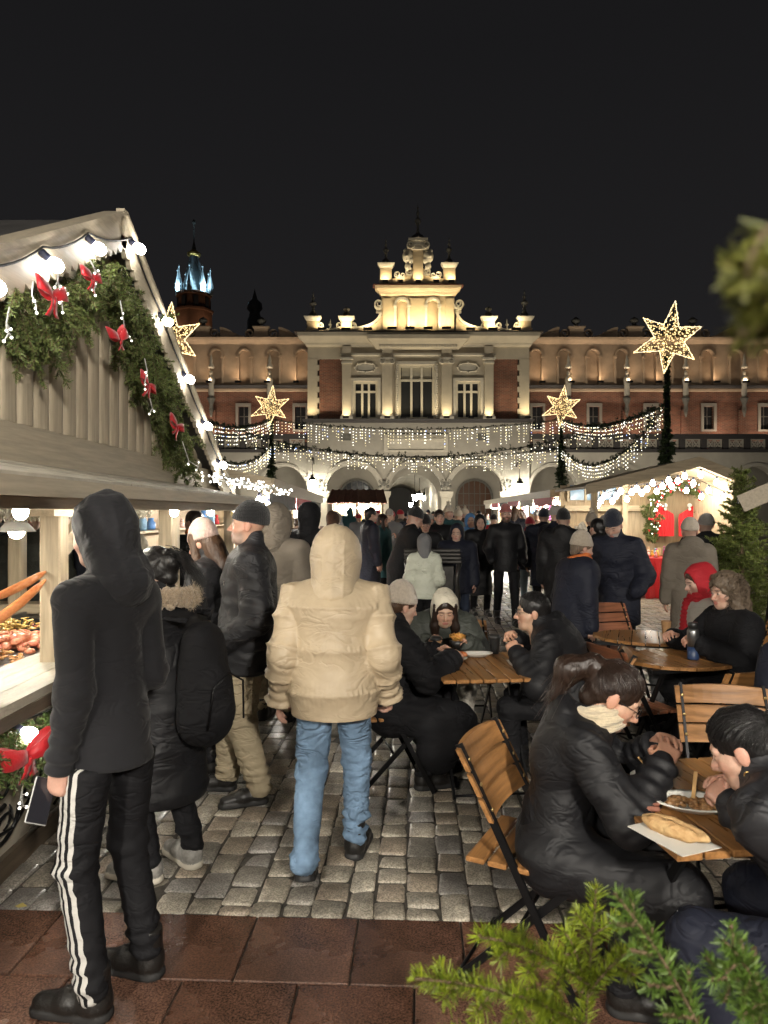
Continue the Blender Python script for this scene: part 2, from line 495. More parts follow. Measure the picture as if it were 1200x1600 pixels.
M_DARKGLASS = mat('dark_window_glass', (.03, .032, .035), .12, spec=.6)
M_WFRAME = mat('white_window_wood', (.62, .58, .48), .5)
m, nt, b = _bsdf('brickwork'); N = nt.nodes; L = nt.links
tc = N.new('ShaderNodeTexCoord'); mp = N.new('ShaderNodeMapping'); mp.inputs['Rotation'].default_value = (R(90), 0, 0)
br = N.new('ShaderNodeTexBrick'); L.new(tc.outputs['Object'], mp.inputs[0]); L.new(mp.outputs[0], br.inputs['Vector'])
br.inputs['Scale'].default_value = 1.0; br.inputs['Brick Width'].default_value = .28; br.inputs['Row Height'].default_value = .085; br.inputs['Mortar Size'].default_value = .012
br.inputs['Color1'].default_value = (.25, .085, .05, 1); br.inputs['Color2'].default_value = (.15, .055, .038, 1); br.inputs['Mortar'].default_value = (.24, .17, .12, 1)
nz = N.new('ShaderNodeTexNoise'); nz.inputs['Scale'].default_value = .9; L.new(tc.outputs['Object'], nz.inputs['Vector'])
mr = N.new('ShaderNodeMapRange'); mr.inputs[1].default_value = .3; mr.inputs[2].default_value = .7; mr.inputs[3].default_value = .7; mr.inputs[4].default_value = 1.25; L.new(nz.outputs[0], mr.inputs[0])
vm = N.new('ShaderNodeVectorMath'); vm.operation = 'SCALE'; L.new(br.outputs['Color'], vm.inputs[0]); L.new(mr.outputs[0], vm.inputs['Scale']); L.new(vm.outputs[0], b.inputs['Base Color'])
b.inputs['Roughness'].default_value = .85
M_BRICK = m

hall = thing('market_hall', 'long renaissance market hall with floodlit stepped gable and arcade', 'building')
def P(name, mb, m, parent=None): return mb.build(name, m, parent or hall)

def arch_wall(mb, x0, x1, zt, xc, r, zs, y0, y1, seg=18, z0=0.0):
    "wall bay x0..x1, z0..zt with a round-headed opening: centre xc, radius r, springing zs"
    mb.box2((x0, y0, z0), (xc - r, y1, zt)); mb.box2((xc + r, y0, z0), (x1, y1, zt))
    pts = [(xc - r * math.cos(PI * i / seg), zs + r * math.sin(PI * i / seg)) for i in range(seg + 1)]
    for (xa, za), (xb, zb) in zip(pts, pts[1:]):
        mb.add([(xa, y0, za), (xb, y0, zb), (xb, y0, zt), (xa, y0, zt), (xa, y1, za), (xb, y1, zb), (xb, y1, zt), (xa, y1, zt)],
               [(0, 1, 2, 3), (5, 4, 7, 6), (0, 4, 5, 1)])
def arch_ring(mb, xc, r0, r1, zs, y0, y1, seg=18, legs=0.0):
    A = [(math.cos(PI - PI * i / seg), math.sin(PI - PI * i / seg)) for i in range(seg + 1)]
    i0 = [(xc + r0 * a, zs + r0 * b) for a, b in A]; o0 = [(xc + r1 * a, zs + r1 * b) for a, b in A]
    if legs:
        i0 = [(xc - r0, zs - legs)] + i0 + [(xc + r0, zs - legs)]; o0 = [(xc - r1, zs - legs)] + o0 + [(xc + r1, zs - legs)]
    for k in range(len(i0) - 1):
        a, b_, c, e = i0[k], i0[k + 1], o0[k + 1], o0[k]
        mb.add([(a[0], y0, a[1]), (b_[0], y0, b_[1]), (c[0], y0, c[1]), (e[0], y0, e[1]), (a[0], y1, a[1]), (b_[0], y1, b_[1]), (c[0], y1, c[1]), (e[0], y1, e[1])],
               [(0, 1, 2, 3), (0, 4, 5, 1), (3, 2, 6, 7)])
def holed(mb, x0, x1, z0, z1, holes, y0, y1):
    xs = sorted({x0, x1} | {h[0] for h in holes} | {h[1] for h in holes}); zs = sorted({z0, z1} | {h[2] for h in holes} | {h[3] for h in holes})
    for xa, xb in zip(xs, xs[1:]):
        for za, zb in zip(zs, zs[1:]):
            xm, zm = (xa + xb) / 2, (za + zb) / 2
            if not any(h[0] < xm < h[1] and h[2] < zm < h[3] for h in holes): mb.box2((xa, y0, za), (xb, y1, zb))
def moulding(mb, x0, x1, prof, yf):
    "horizontal moulding: prof = [(out, z)...] from bottom to top, sticking out of plane y=yf towards the viewer, mitred returns"
    V = []; n = len(prof)
    for o, z in prof: V += [(x0 - o, yf + .3, z), (x0 - o, yf - o, z), (x1 + o, yf - o, z), (x1 + o, yf + .3, z)]
    F = []
    for i in range(n - 1):
        for k in range(3): F.append((i * 4 + k, i * 4 + k + 1, i * 4 + 5 + k, i * 4 + 4 + k))
    F.append((0, 3, 2, 1)); F.append(tuple((n - 1) * 4 + k for k in range(4)))
    mb.add(V, F)
def finial(x, y, z, h, w, kind, parent=None):
    "turned stone finial with ball, bowl and spike"
    if kind == 'spire':
        pr = [(.5, 0), (.55, .03), (.3, .09), (.22, .16), (.34, .2), (.2, .25), (.3, .32), (.62, .40), (.66, .47), (.4, .53), (.2, .57), (.16, .63), (.3, .67), (.3, .72), (.12, .77), (.1, .84), (.2, .87), (.1, .91), (.04, .95), (.03, 1.0)]
    elif kind == 'urn':
        pr = [(.6, 0), (.6, .08), (.3, .15), (.25, .25), (.7, .4), (.85, .55), (.8, .68), (.45, .75), (.5, .8), (.2, .9), (.0, 1.0)]
    else:
        pr = [(.8, 0), (.8, .1), (.4, .2), (.35, .35), (.75, .5), (.8, .62), (.55, .8), (.2, .9), (.0, 1.0)]
    return P('finial', MB().lathe([(r * w / 2, zz * h) for r, zz in pr], (x, y, z), 10), M_URN, parent)
def scroll(mb, x, z, r, y0, y1, sgn=1, turns=1.6, w=.16):
    pts = []
    n = 26
    for i in range(n):
        t = i / (n - 1); a = sgn * (t * turns * 2 * PI) + (PI if sgn > 0 else 0); rr = r * (1 - .78 * t)
        pts.append((x + rr * math.cos(a), z + rr * math.sin(a), w * r * (1 - .5 * t)))
    for (xa, za, wa), (xb, zb, wb) in zip(pts, pts[1:]):
        mb.bar((xa, (y0 + y1) / 2, za), (xb, (y0 + y1) / 2, zb), y1 - y0, wa * 2, up=(0, 0, 1) if abs(zb - za) < abs(xb - xa) else (1, 0, 0))

YF = D            # front plane of the central block
zc0, zc1 = fz(541), fz(521)       # main cornice
zled = fz(655)                    # ledge under the big windows
# -- upper storey wall with three window openings
mb = MB()
W3 = [(fx(552), fx(590), fz(654), fz(595)), (fx(623.5), fx(679), fz(654), fz(569)), (fx(713), fx(751), fz(654), fz(595))]
holed(mb, fx(534), fx(772), zled, zc0, W3, YF + .18, YF + .9)
mb.box2((fx(480), YF + .22, fz(560)), (fx(534), YF + .9, zc0)); mb.box2((fx(772), YF + .22, fz(560)), (fx(828), YF + .9, zc0))
P('upper_wall', mb, M_PLA)
for a, b_ in ((498, 534), (772, 810)):
    P('brick_panel', MB().box2((fx(a), YF + .26, zled), (fx(b_), YF + .9, fz(560))), M_BRICK)
for a, b_, s in ((480, 494, 1), (814, 828, -1)):
    P('corner_strip', MB().box2((fx(a), YF + .2, zled), (fx(b_), YF + .9, fz(560))), M_PLA)
    n = 11; hq = (fz(560) - zled) / n
    for i in range(n):
        wq = 4.5 if i % 2 else 1.5
        xa, xb = (fx(b_), fx(b_ + wq)) if s > 0 else (fx(a - wq), fx(a))
        P('quoin', MB().box2((xa, YF + .2, zled + i * hq + .01), (xb, YF + .5, zled + (i + 1) * hq - .01)), M_PLA)
# -- pilasters
for a, b_, ion in ((535, 548.5, 0), (597, 613, 1), (690, 706, 1), (757, 770.5, 0)):
    xa, xb = fx(a), fx(b_); w = xb - xa
    mb = MB().box2((xa, YF - .08, zled + .28), (xb, YF + .25, fz(568)))
    pl = P('pilaster', mb, M_PLA)
    P('pilaster_base', MB().box2((xa - .12, YF - .2, zled + .003), (xb + .12, YF + .2, zled + .16)).box2((xa - .06, YF - .14, zled + .16), (xb + .06, YF + .2, zled + .28)), M_STO, pl)
    cap = MB().box2((xa - .06, YF - .15, fz(568)), (xb + .06, YF + .2, fz(568) + .1)).box2((xa - .14, YF - .22, fz(562)), (xb + .14, YF + .2, fz(559)))
    cap.box2((xa, YF - .1, fz(568) + .1), (xb, YF + .2, fz(562)))
    if ion:
        for sx in (-1, 1): scroll(cap, (xa + xb) / 2 + sx * w * .5, fz(564), .2, YF - .24, YF - .05, sx)
    P('capital', cap, M_STO, pl)
    P('entablature_block', MB().box2((xa, YF - .06, fz(559) + .003), (xb, YF + .25, zc0)), M_PLA, pl)
# -- windows
def hall_window(x0, x1, z0, z1, cols, tr, upper_mat=None, fr=.13):
    w = MB()
    ro = thing_part('window', hall)
    # outer surround
    s = MB(); t = .2
    holed(s, x0 - t, x1 + t, z0 - .02, z1 + t, [(x0, x1, z0 - .03, z1)], YF + .04, YF + .17)
    s.build('surround', M_STO, ro)
    f = MB(); yb, yf_ = YF + .42, YF + .32
    f.box2((x0, yf_, z0), (x0 + fr, yb, z1)); f.box2((x1 - fr, yf_, z0), (x1, yb, z1)); f.box2((x0 + fr, yf_, z0), (x1 - fr, yb, z0 + fr)); f.box2((x0 + fr, yf_, z1 - fr), (x1 - fr, yb, z1))
    f.build('frame', M_WFRAME, ro)
    cw = (x1 - x0 - 2 * fr) / cols
    for i in range(1, cols):
        xm = x0 + fr + cw * i
        MB().box2((xm - .07, yf_ - .03, z0 + fr), (xm + .07, yb - .01, z1 - fr)).build('mullion', M_WFRAME, ro)
    MB().box2((x0 + fr, yf_ - .035, tr - .06), (x1 - fr, yb - .02, tr + .06)).build('transom', M_WFRAME, ro)
    for i in range(cols):
        xa = x0 + fr + cw * i + .05; xb = xa + cw - .1
        MB().box2((xa, yb + .02, z0 + .1), (xb, yb + .04, tr)).build('pane', M_DARKGLASS, ro)
        MB().box2((xa, yb + .02, tr), (xb, yb + .04, z1 - .1)).build('pane', upper_mat or M_DARKGLASS, ro)
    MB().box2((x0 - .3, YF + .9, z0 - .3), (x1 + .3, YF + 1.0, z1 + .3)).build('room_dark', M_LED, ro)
    return ro
def thing_part(name, parent):
    o = bpy.data.objects.new(name, None); COL.objects.link(o); o.parent = parent; return o
M_BLIND = mat('pale_window_blind', (.42, .39, .31), .4)
hall_window(*W3[0], 3, fz(611)); hall_window(*W3[2], 3, fz(611)); hall_window(*W3[1], 3, fz(593), M_BLIND)
mb = MB()      # beaded outer frame of the middle window
for i in range(24):
    z = fz(654) + (i + .5) / 24 * (fz(567) - fz(654))
    for x in (fx(620), fx(682.5)): mb.ball((x, YF + .04, z), .09, 6, 4)
tag(P('beaded_frame', mb, M_STO), kind='stuff')
for a, b_ in ((555, 587), (715.5, 748)):    # cartouches
    xm, zm = (fx(a) + fx(b_)) / 2, fz(573.5); mb = MB()
    mb.tube([(xm + .62 * math.cos(t * PI / 10), YF + .12, zm + .27 * math.copysign(abs(math.sin(t * PI / 10)) ** .6, math.sin(t * PI / 10))) for t in range(21)], .05, 6)
    mb.box2((xm - .5, YF + .12, zm - .2), (xm + .5, YF + .2, zm + .2))
    for i in range(8):
        a_ = i * PI / 4; mb.ball((xm + .68 * math.cos(a_), YF + .1, zm + .33 * math.sin(a_)), .07, 6, 4)
    P('cartouche', mb, M_STO)
# -- string course, main cornice, dentils
mb = MB(); moulding(mb, fx(480), fx(828), [(.0, zled - .22), (.12, zled - .2), (.28, zled - .08), (.3, zled)], YF + .1); P('ledge', mb, M_LED)
mb = MB(); moulding(mb, fx(534), fx(772), [(.02, fz(556)), (.1, fz(555)), (.1, fz(552))], YF + .05); P('architrave', mb, M_STO)
mb = MB(); moulding(mb, fx(480), fx(828), [(.0, zc0), (.12, zc0 + .1), (.16, zc0 + .2), (.5, zc0 + .5), (.56, zc0 + .56), (.58, zc1 - .02)], YF + .1); P('cornice', mb, M_PLA)
mb = MB(); moulding(mb, fx(590), fx(716), [(.0, fz(546)), (.1, fz(545)), (.5, fz(535)), (.62, fz(533)), (.66, fz(527))], YF - .1); P('centre_cornice', mb, M_PLA)
for i in range(28):
    x = fx(592) + (fx(714) - fx(592)) * (i + .5) / 28
    P('dentil', MB().box2((x - .05, YF - .42, fz(544)), (x + .05, YF - .1, fz(540.5))), M_STO)
mb = MB(); moulding(mb, fx(476), fx(832), [(.3, zc1), (.62, zc1 + .005), (.62, zc1 + .06), (.3, zc1 + .08)], YF + .1); P('cornice_flashing', mb, M_LED)

# -- stepped gable (attic)
za = zc1 + .08
def ped(a, b_, y1, fin_h, fin_w, kind, z0=za, yp=0):
    xa, xb = fx(a), fx(b_)
    p = P('pedestal', MB().box2((xa, YF - .2, z0), (xb, YF + .6, fz(y1) - .28)).box2((xa - .06, YF - .26, z0), (xb + .06, YF + .6, z0 + .2)), M_ATT)
    mb = MB(); moulding(mb, xa, xb, [(.0, fz(y1) - .28), (.06, fz(y1) - .22), (.16, fz(y1) - .08), (.18, fz(y1))], YF - .2); mb.build('pedestal_cap', M_STO, p)
    MB().lathe([(.34, 0), (.22, .3), (.2, .34)], ((xa + xb) / 2, YF + .1, fz(y1)), 4, False).build('pedestal_roof', M_LED, p)
    finial((xa + xb) / 2, YF + .1, fz(y1) + .3, fin_h, fin_w, kind, p)
ped(480, 498, 496, fz(455) - fz(488), .72, 'spire'); ped(811, 829, 496, fz(452) - fz(488), .72, 'spire')
ped(533, 550, 496, fz(479) - fz(489), .5, 'urn'); ped(755, 772.5, 496, fz(478) - fz(489), .5, 'urn')
def curvewall(x0, z0, x1, z1, bow, name='parapet', flip=False):
    "low wall whose top is a concave curve from (x0,z0) to (x1,z1)"
    n = 16; out = [(x0, za)]; top = []
    for i in range(n + 1):
        t = i / n
        top.append((x0 + (x1 - x0) * t, z0 + (z1 - z0) * t - bow * math.sin(PI * t)))
    out += top + [(x1, za)]
    mb = MB()
    for (xa, z_a), (xb, z_b) in zip(top, top[1:]):
        mb.add([(xa, YF + .02, za), (xb, YF + .02, za), (xb, YF + .02, z_b), (xa, YF + .02, z_a), (xa, YF + .5, za), (xb, YF + .5, za), (xb, YF + .5, z_b), (xa, YF + .5, z_a)], [(0, 1, 2, 3), (5, 4, 7, 6), (3, 2, 6, 7)])
    p = P(name, mb, M_ATT)
    cp = MB()
    for (xa, z_a), (xb, z_b) in zip(top, top[1:]): cp.bar((xa, YF + .2, z_a + .05), (xb, YF + .2, z_b + .05), .62, .13)
    cp.build('coping', M_STO, p)
    return p
for m_ in (0, 1):
    f = (lambda p: fx(p)) if not m_ else (lambda p: fx(1309 - p))
    curvewall(f(498), fz(512), f(533), fz(512), .22)
    mb = MB(); scroll(mb, f(501), fz(508), .22, YF - .05, YF + .3, -1 if m_ else 1); P('scroll', mb, M_STO); mb = MB(); scroll(mb, f(530), fz(508), .22, YF - .05, YF + .3, 1 if m_ else -1); P('scroll', mb, M_STO)
    finial(f(516), YF + .2, fz(513), fz(497) - fz(513), .36, 'spire')
    # sweep up to the tall middle
    n = 18; mb = MB(); cp = MB(); top = []
    for i in range(n + 1):
        a = PI / 2 * i / n
        top.append((f(550 + 46 * math.sin(a)), fz(514) + (fz(484) - fz(514)) * (1 - math.cos(a)) ** 1.15))
    for (xa, z_a), (xb, z_b) in zip(top, top[1:]):
        mb.add([(xa, YF + .02, za), (xb, YF + .02, za), (xb, YF + .02, z_b), (xa, YF + .02, z_a), (xa, YF + .5, za), (xb, YF + .5, za), (xb, YF + .5, z_b), (xa, YF + .5, z_a)], [(0, 1, 2, 3), (5, 4, 7, 6), (3, 2, 6, 7)])
        cp.bar((xa, YF + .2, z_a + .04), (xb, YF + .2, z_b + .04), .66, .16)
    P('sweep', mb, M_ATT); P('sweep_coping', cp, M_STO)
    mb = MB(); scroll(mb, f(592), fz(475), .34, YF - .1, YF + .3, 1 if m_ else -1); P('scroll', mb, M_STO); mb = MB(); scroll(mb, f(552), fz(508), .24, YF - .05, YF + .3, -1 if m_ else 1); P('scroll', mb, M_STO)
# tall middle of the gable, two arched niches
mb = MB(); zt, zb = fz(463), za
for (a, b_, c) in ((612, 653, 628), (653, 695, 676)):
    arch_wall(mb, fx(a), fx(b_), zt, fx(c), .34, fz(477), YF - .05, YF + .25, 12, zb)
mb.box2((fx(596), YF - .05, zb), (fx(612), YF + .25, zt)); mb.box2((fx(695), YF - .05, zb), (fx(710), YF + .25, zt)); mb.box2((fx(596), YF + .3, zb), (fx(710), YF + .8, zt))
P('gable_wall', mb, M_ATT)
for c in (628, 676):
    mb = MB(); arch_ring(mb, fx(c), .36, .5, fz(477), YF - .14, YF - .05, 12)
    for s in (-1, 1):
        mb.box2((fx(c) + s * .43 - .12, YF - .17, fz(477) - .14), (fx(c) + s * .43 + .12, YF - .04, fz(477))); mb.box2((fx(c) + s * .43 - .07, YF - .12, zb), (fx(c) + s * .43 + .07, YF - .05, fz(477) - .14))
    P('niche', mb, M_STO)
for a, b_ in ((598, 611), (641, 664), (696, 709)): P('gable_pilaster', MB().box2((fx(a), YF - .12, zb + .1), (fx(b_), YF - .05, fz(467))), M_ATT)
mb = MB(); moulding(mb, fx(596), fx(710), [(.0, zt), (.1, zt + .08), (.16, zt + .2), (.38, zt + .4), (.42, zt + .56)], YF - .05); P('gable_cornice', mb, M_ATT)
mb = MB(); moulding(mb, fx(594), fx(712), [(.2, zt + .56), (.44, zt + .565), (.44, zt + .62), (.1, zt + .75)], YF - .05); P('gable_roof', mb, mat('roof_tile', (.14, .05, .035), .8))
zg = zt + .75
ped(594, 612, 413, fz(370) - fz(404), .55, 'spire', zg); ped(693, 711, 413, fz(368) - fz(404), .55, 'spire', zg)
P('aedicule', MB().box2((fx(645), YF - .15, zg), (fx(661), YF + .5, fz(392))).box2((fx(642), YF - .25, zg), (fx(664), YF + .5, zg + .25)), M_ATT)
mb = MB().box2((fx(641), YF - .3, fz(392)), (fx(665), YF + .5, fz(389))).box2((fx(638), YF - .4, fz(379)), (fx(668), YF + .5, fz(375)))
mb.box2((fx(643), YF - .25, fz(389)), (fx(663), YF + .5, fz(379)))
for s in (-1, 1): scroll(mb, fx(653) + s * .5, fz(385), .25, YF - .4, YF - .1, s)
P('aedicule_capital', mb, M_STO)
mb = MB().lathe([(.7, 0), (.35, .3), (.3, .36)], (fx(653), YF + .1, fz(375)), 4, False); P('aedicule_roof', mb, M_LED)
finial(fx(653), YF + .1, fz(366), fz(318) - fz(366), .62, 'spire')
for s in (-1, 1):       # curved wings with grotesque heads beside the aedicule
    X = lambda p: fx(653 + s * p)
    mb = MB()
    for i in range(10):
        t = i / 9; p0, p1 = 8 + 32 * t, 8 + 32 * (t + 1 / 9)
        h0 = .25 + .75 * (1 - t) ** 2.2 + .15 * t
        mb.box2((X(p0), YF, zg), (X(min(p1, 40)), YF + .3, zg + h0))
    P('gable_wing', mb, M_ATT)
    mb = MB()
    scroll(mb, X(32), zg + .62, .24, YF - .1, YF + .2, s); scroll(mb, X(24), zg + .55, .2, YF - .1, YF + .2, -s); scroll(mb, X(14), zg + .8, .26, YF - .12, YF + .2, s)
    mb.ball((X(16), YF - .05, zg + 1.75), .34, 10, 7, (1, .9, 1.25)); mb.ball((X(18), YF - .25, zg + 1.7), .16, 8, 5); mb.ball((X(20), YF - .1, zg + 2.1), .12, 6, 4)
    mb.ball((X(12.5), YF - .05, zg + 1.5), .25, 8, 5); mb.ball((X(14), YF, zg + 2.15), .18, 8, 5); mb.tube([(X(13), YF, zg + .9), (X(16), YF, zg + 1.1), (X(14), YF, zg + 1.45)], .2, 8)
    P('mask_sculpture', mb, M_STO)

# -- arcade of the central block
zt_ = zled - .22
mb = MB()
arcs = [(551, 42), (649.5, 42), (744, 42)]
bounds = [480, 600, 697, 828]
for (c, r), a, b_ in zip(arcs, bounds, bounds[1:]): arch_wall(mb, fx(a), fx(b_), zt_, fx(c), r * K, fz(768), YF + .1, YF + .9)
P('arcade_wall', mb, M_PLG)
for c, r in arcs:
    mb = MB(); arch_ring(mb, fx(c), r * K - .02, r * K + .22, fz(768), YF - .02, YF + .1, 20); arch_ring(mb, fx(c), r * K + .22, r * K + .3, fz(768), YF - .07, YF + .1, 20); P('archivolt', mb, M_PLG)
for c in (504, 600, 697, 791):
    p = P('pier', MB().box2((fx(c) - .3, YF - .12, 0), (fx(c) + .3, YF + .1, fz(778))), M_STO)
    mb = MB(); moulding(mb, fx(c) - .3, fx(c) + .3, [(0, fz(778)), (.05, fz(777)), (.12, fz(773)), (.14, fz(768))], YF - .12); mb.build('capital', M_STO, p)
    mb = MB().ball((fx(c), YF, fz(756)), .2, 8, 6, (1, .5, 1.3))
    for s in (-1, 1): scroll(mb, fx(c) + s * .2, fz(752), .16, YF - .05, YF + .1, s); mb.ball((fx(c) + s * .25, YF, fz(760)), .11, 6, 4)
    mb.tube([(fx(c), YF, fz(762)), (fx(c), YF, fz(766))], .08, 6); mb.build('carved_bracket', M_URN, p)
mb = MB().box2((fx(600), YF - .03, fz(706)), (fx(700), YF + .1, fz(703))).box2((fx(600), YF - .03, fz(688)), (fx(700), YF + .1, fz(679)))
mb.box2((fx(600), YF - .03, fz(703)), (fx(607), YF + .1, fz(688))).box2((fx(693), YF - .03, fz(703)), (fx(700), YF + .1, fz(688))).box2((fx(607), YF + .04, fz(703)), (fx(693), YF + .1, fz(688)))
P('tablet', mb, M_STO)
mb = MB()
for i in range(16):
    x = fx(604) + (fx(696) - fx(604)) * (i + .5) / 16; scroll(mb, x, fz(683.5), .12, YF - .07, YF - .02, 1 if i % 2 else -1, 1.2, .2)
tag(P('carved_frieze', mb, M_STO), kind='stuff')
for a in (540, 755):      # small grilles between
    P('wall_grille', MB().box2((fx(a - 8), YF + .06, fz(688)), (fx(a + 8), YF + .1, fz(678))), M_URN)
# arcade interior: back wall with doors, vault
yb = YF + 4.5
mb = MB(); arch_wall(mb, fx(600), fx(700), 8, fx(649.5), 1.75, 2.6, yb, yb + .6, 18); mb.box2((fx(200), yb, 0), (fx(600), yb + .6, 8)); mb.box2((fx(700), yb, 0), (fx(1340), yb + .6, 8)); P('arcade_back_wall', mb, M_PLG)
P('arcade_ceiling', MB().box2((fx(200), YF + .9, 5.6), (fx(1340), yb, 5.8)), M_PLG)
for c, mt in ((558, M_DARKGLASS), (741, mat('brown_leaded_glass', (.10, .05, .03), .2))):
    xw_, s = fx(c) * (yb / D), 1.15
    o = thing_part('arcade_window', hall)
    mb = MB(); arch_ring(mb, xw_, 1.0 * s, 1.14 * s, fz(775), yb - .15, yb + .02, 16, legs=2.4); mb.build('frame', M_URN, o)
    A = [(xw_ - s, .6), (xw_ - s, fz(775))] + [(xw_ - s * math.cos(PI * i / 12), fz(775) + s * math.sin(PI * i / 12)) for i in range(1, 12)] + [(xw_ + s, fz(775)), (xw_ + s, .6)]
    MB().xz(A, yb - .05, yb - .02).build('pane', mt, o)
    mb = MB()
    for i in range(-2, 3): mb.box2((xw_ + i * .38 - .025, yb - .1, .6), (xw_ + i * .38 + .025, yb - .055, fz(775) + s * math.sqrt(max(0, 1 - (i * .38 / s) ** 2))))
    for z in (1.4, 2.2, 3.0): mb.box2((xw_ - s, yb - .105, z - .025), (xw_ + s, yb - .06, z + .025))
    mb.build('glazing_bars', M_URN, o)
# passage beyond the middle arch
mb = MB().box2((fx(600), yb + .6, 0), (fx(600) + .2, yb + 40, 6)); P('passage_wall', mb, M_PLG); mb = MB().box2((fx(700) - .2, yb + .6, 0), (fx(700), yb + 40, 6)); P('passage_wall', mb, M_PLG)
mb = MB()
xc = (fx(600) + fx(700)) / 2; rr = (fx(700) - fx(600)) / 2
V = []; F = []
for j, y in enumerate((yb + .6, yb + 40)):
    for i in range(13): V.append((xc - rr * math.cos(PI * i / 12), y, 3.2 + rr * .8 * math.sin(PI * i / 12)))
for i in range(12): F.append((i, i + 1, 14 + i, 13 + i))
P('passage_vault', mb.add(V, F), M_PLG)
P('passage_end', MB().box2((fx(600), yb + 40, 0), (fx(700), yb + 40.2, 6)), M_LED)

# -- lanterns
E_LAN = emit('lantern_light', (1.0, .93, .75), 260)
def lantern(px, py, y, label, h=1.0, chain=1.0, wall=False, grp=None):
    x = (px - 600) * y / FPX; z = CAM_Z - (py - 800) * y / FPX
    o = thing('hanging_lantern', label, 'lantern', (x, y, z), 0, grp)
    MB().lathe([(.13 * h, 0), (.2 * h, .42 * h)], (0, 0, -.2 * h), 6, False).build('glass', E_LAN, o)
    mb = MB()
    for k in range(6):
        a = k * PI / 3; mb.bar((.14 * h * math.cos(a), .14 * h * math.sin(a), -.2 * h), (.21 * h * math.cos(a), .21 * h * math.sin(a), .22 * h), .03 * h, .03 * h)
    mb.lathe([(.15 * h, -.27 * h), (.16 * h, -.2 * h)], (0, 0, 0), 6, False); mb.lathe([(.28 * h, .22 * h), (.1 * h, .42 * h), (.12 * h, .46 * h), (.03 * h, .55 * h), (.0, .6 * h)], (0, 0, 0), 6, False)
    mb.build('frame', M_IRON, o)
    mb = MB().tube([(0, 0, .55 * h), (0, 0, .55 * h + chain)], .02 * h, 5)
    if wall: mb.tube([(0, 0, .55 * h + chain), (.0, .6, .55 * h + chain + .1), (0, 1.2, .55 * h + chain - .3)], .035, 6); scroll(mb, 0, .55 * h + chain, .12, -.03, .03)
    mb.build('chain', M_IRON, o)
lantern(488, 757, YF - 1.0, 'black wall lantern left of the three central arches', 1.1, 1.0, True)
lantern(812, 762, YF - 1.0, 'black wall lantern right of the three central arches', 1.1, 1.0, True)
lantern(648, 778, YF + 7, 'largest hanging lantern in the middle archway', 1.0, 1.6)
lantern(655.5, 776, YF + 14, 'second lantern along the passage behind the middle arch', 1.0, 1.0)
lantern(663, 778, YF + 22, 'third lantern along the passage behind the middle arch', 1.0, 1.0)
lantern(642, 789, YF + 30, 'farthest tiny lantern deep in the passage', 1.0, 1.0)

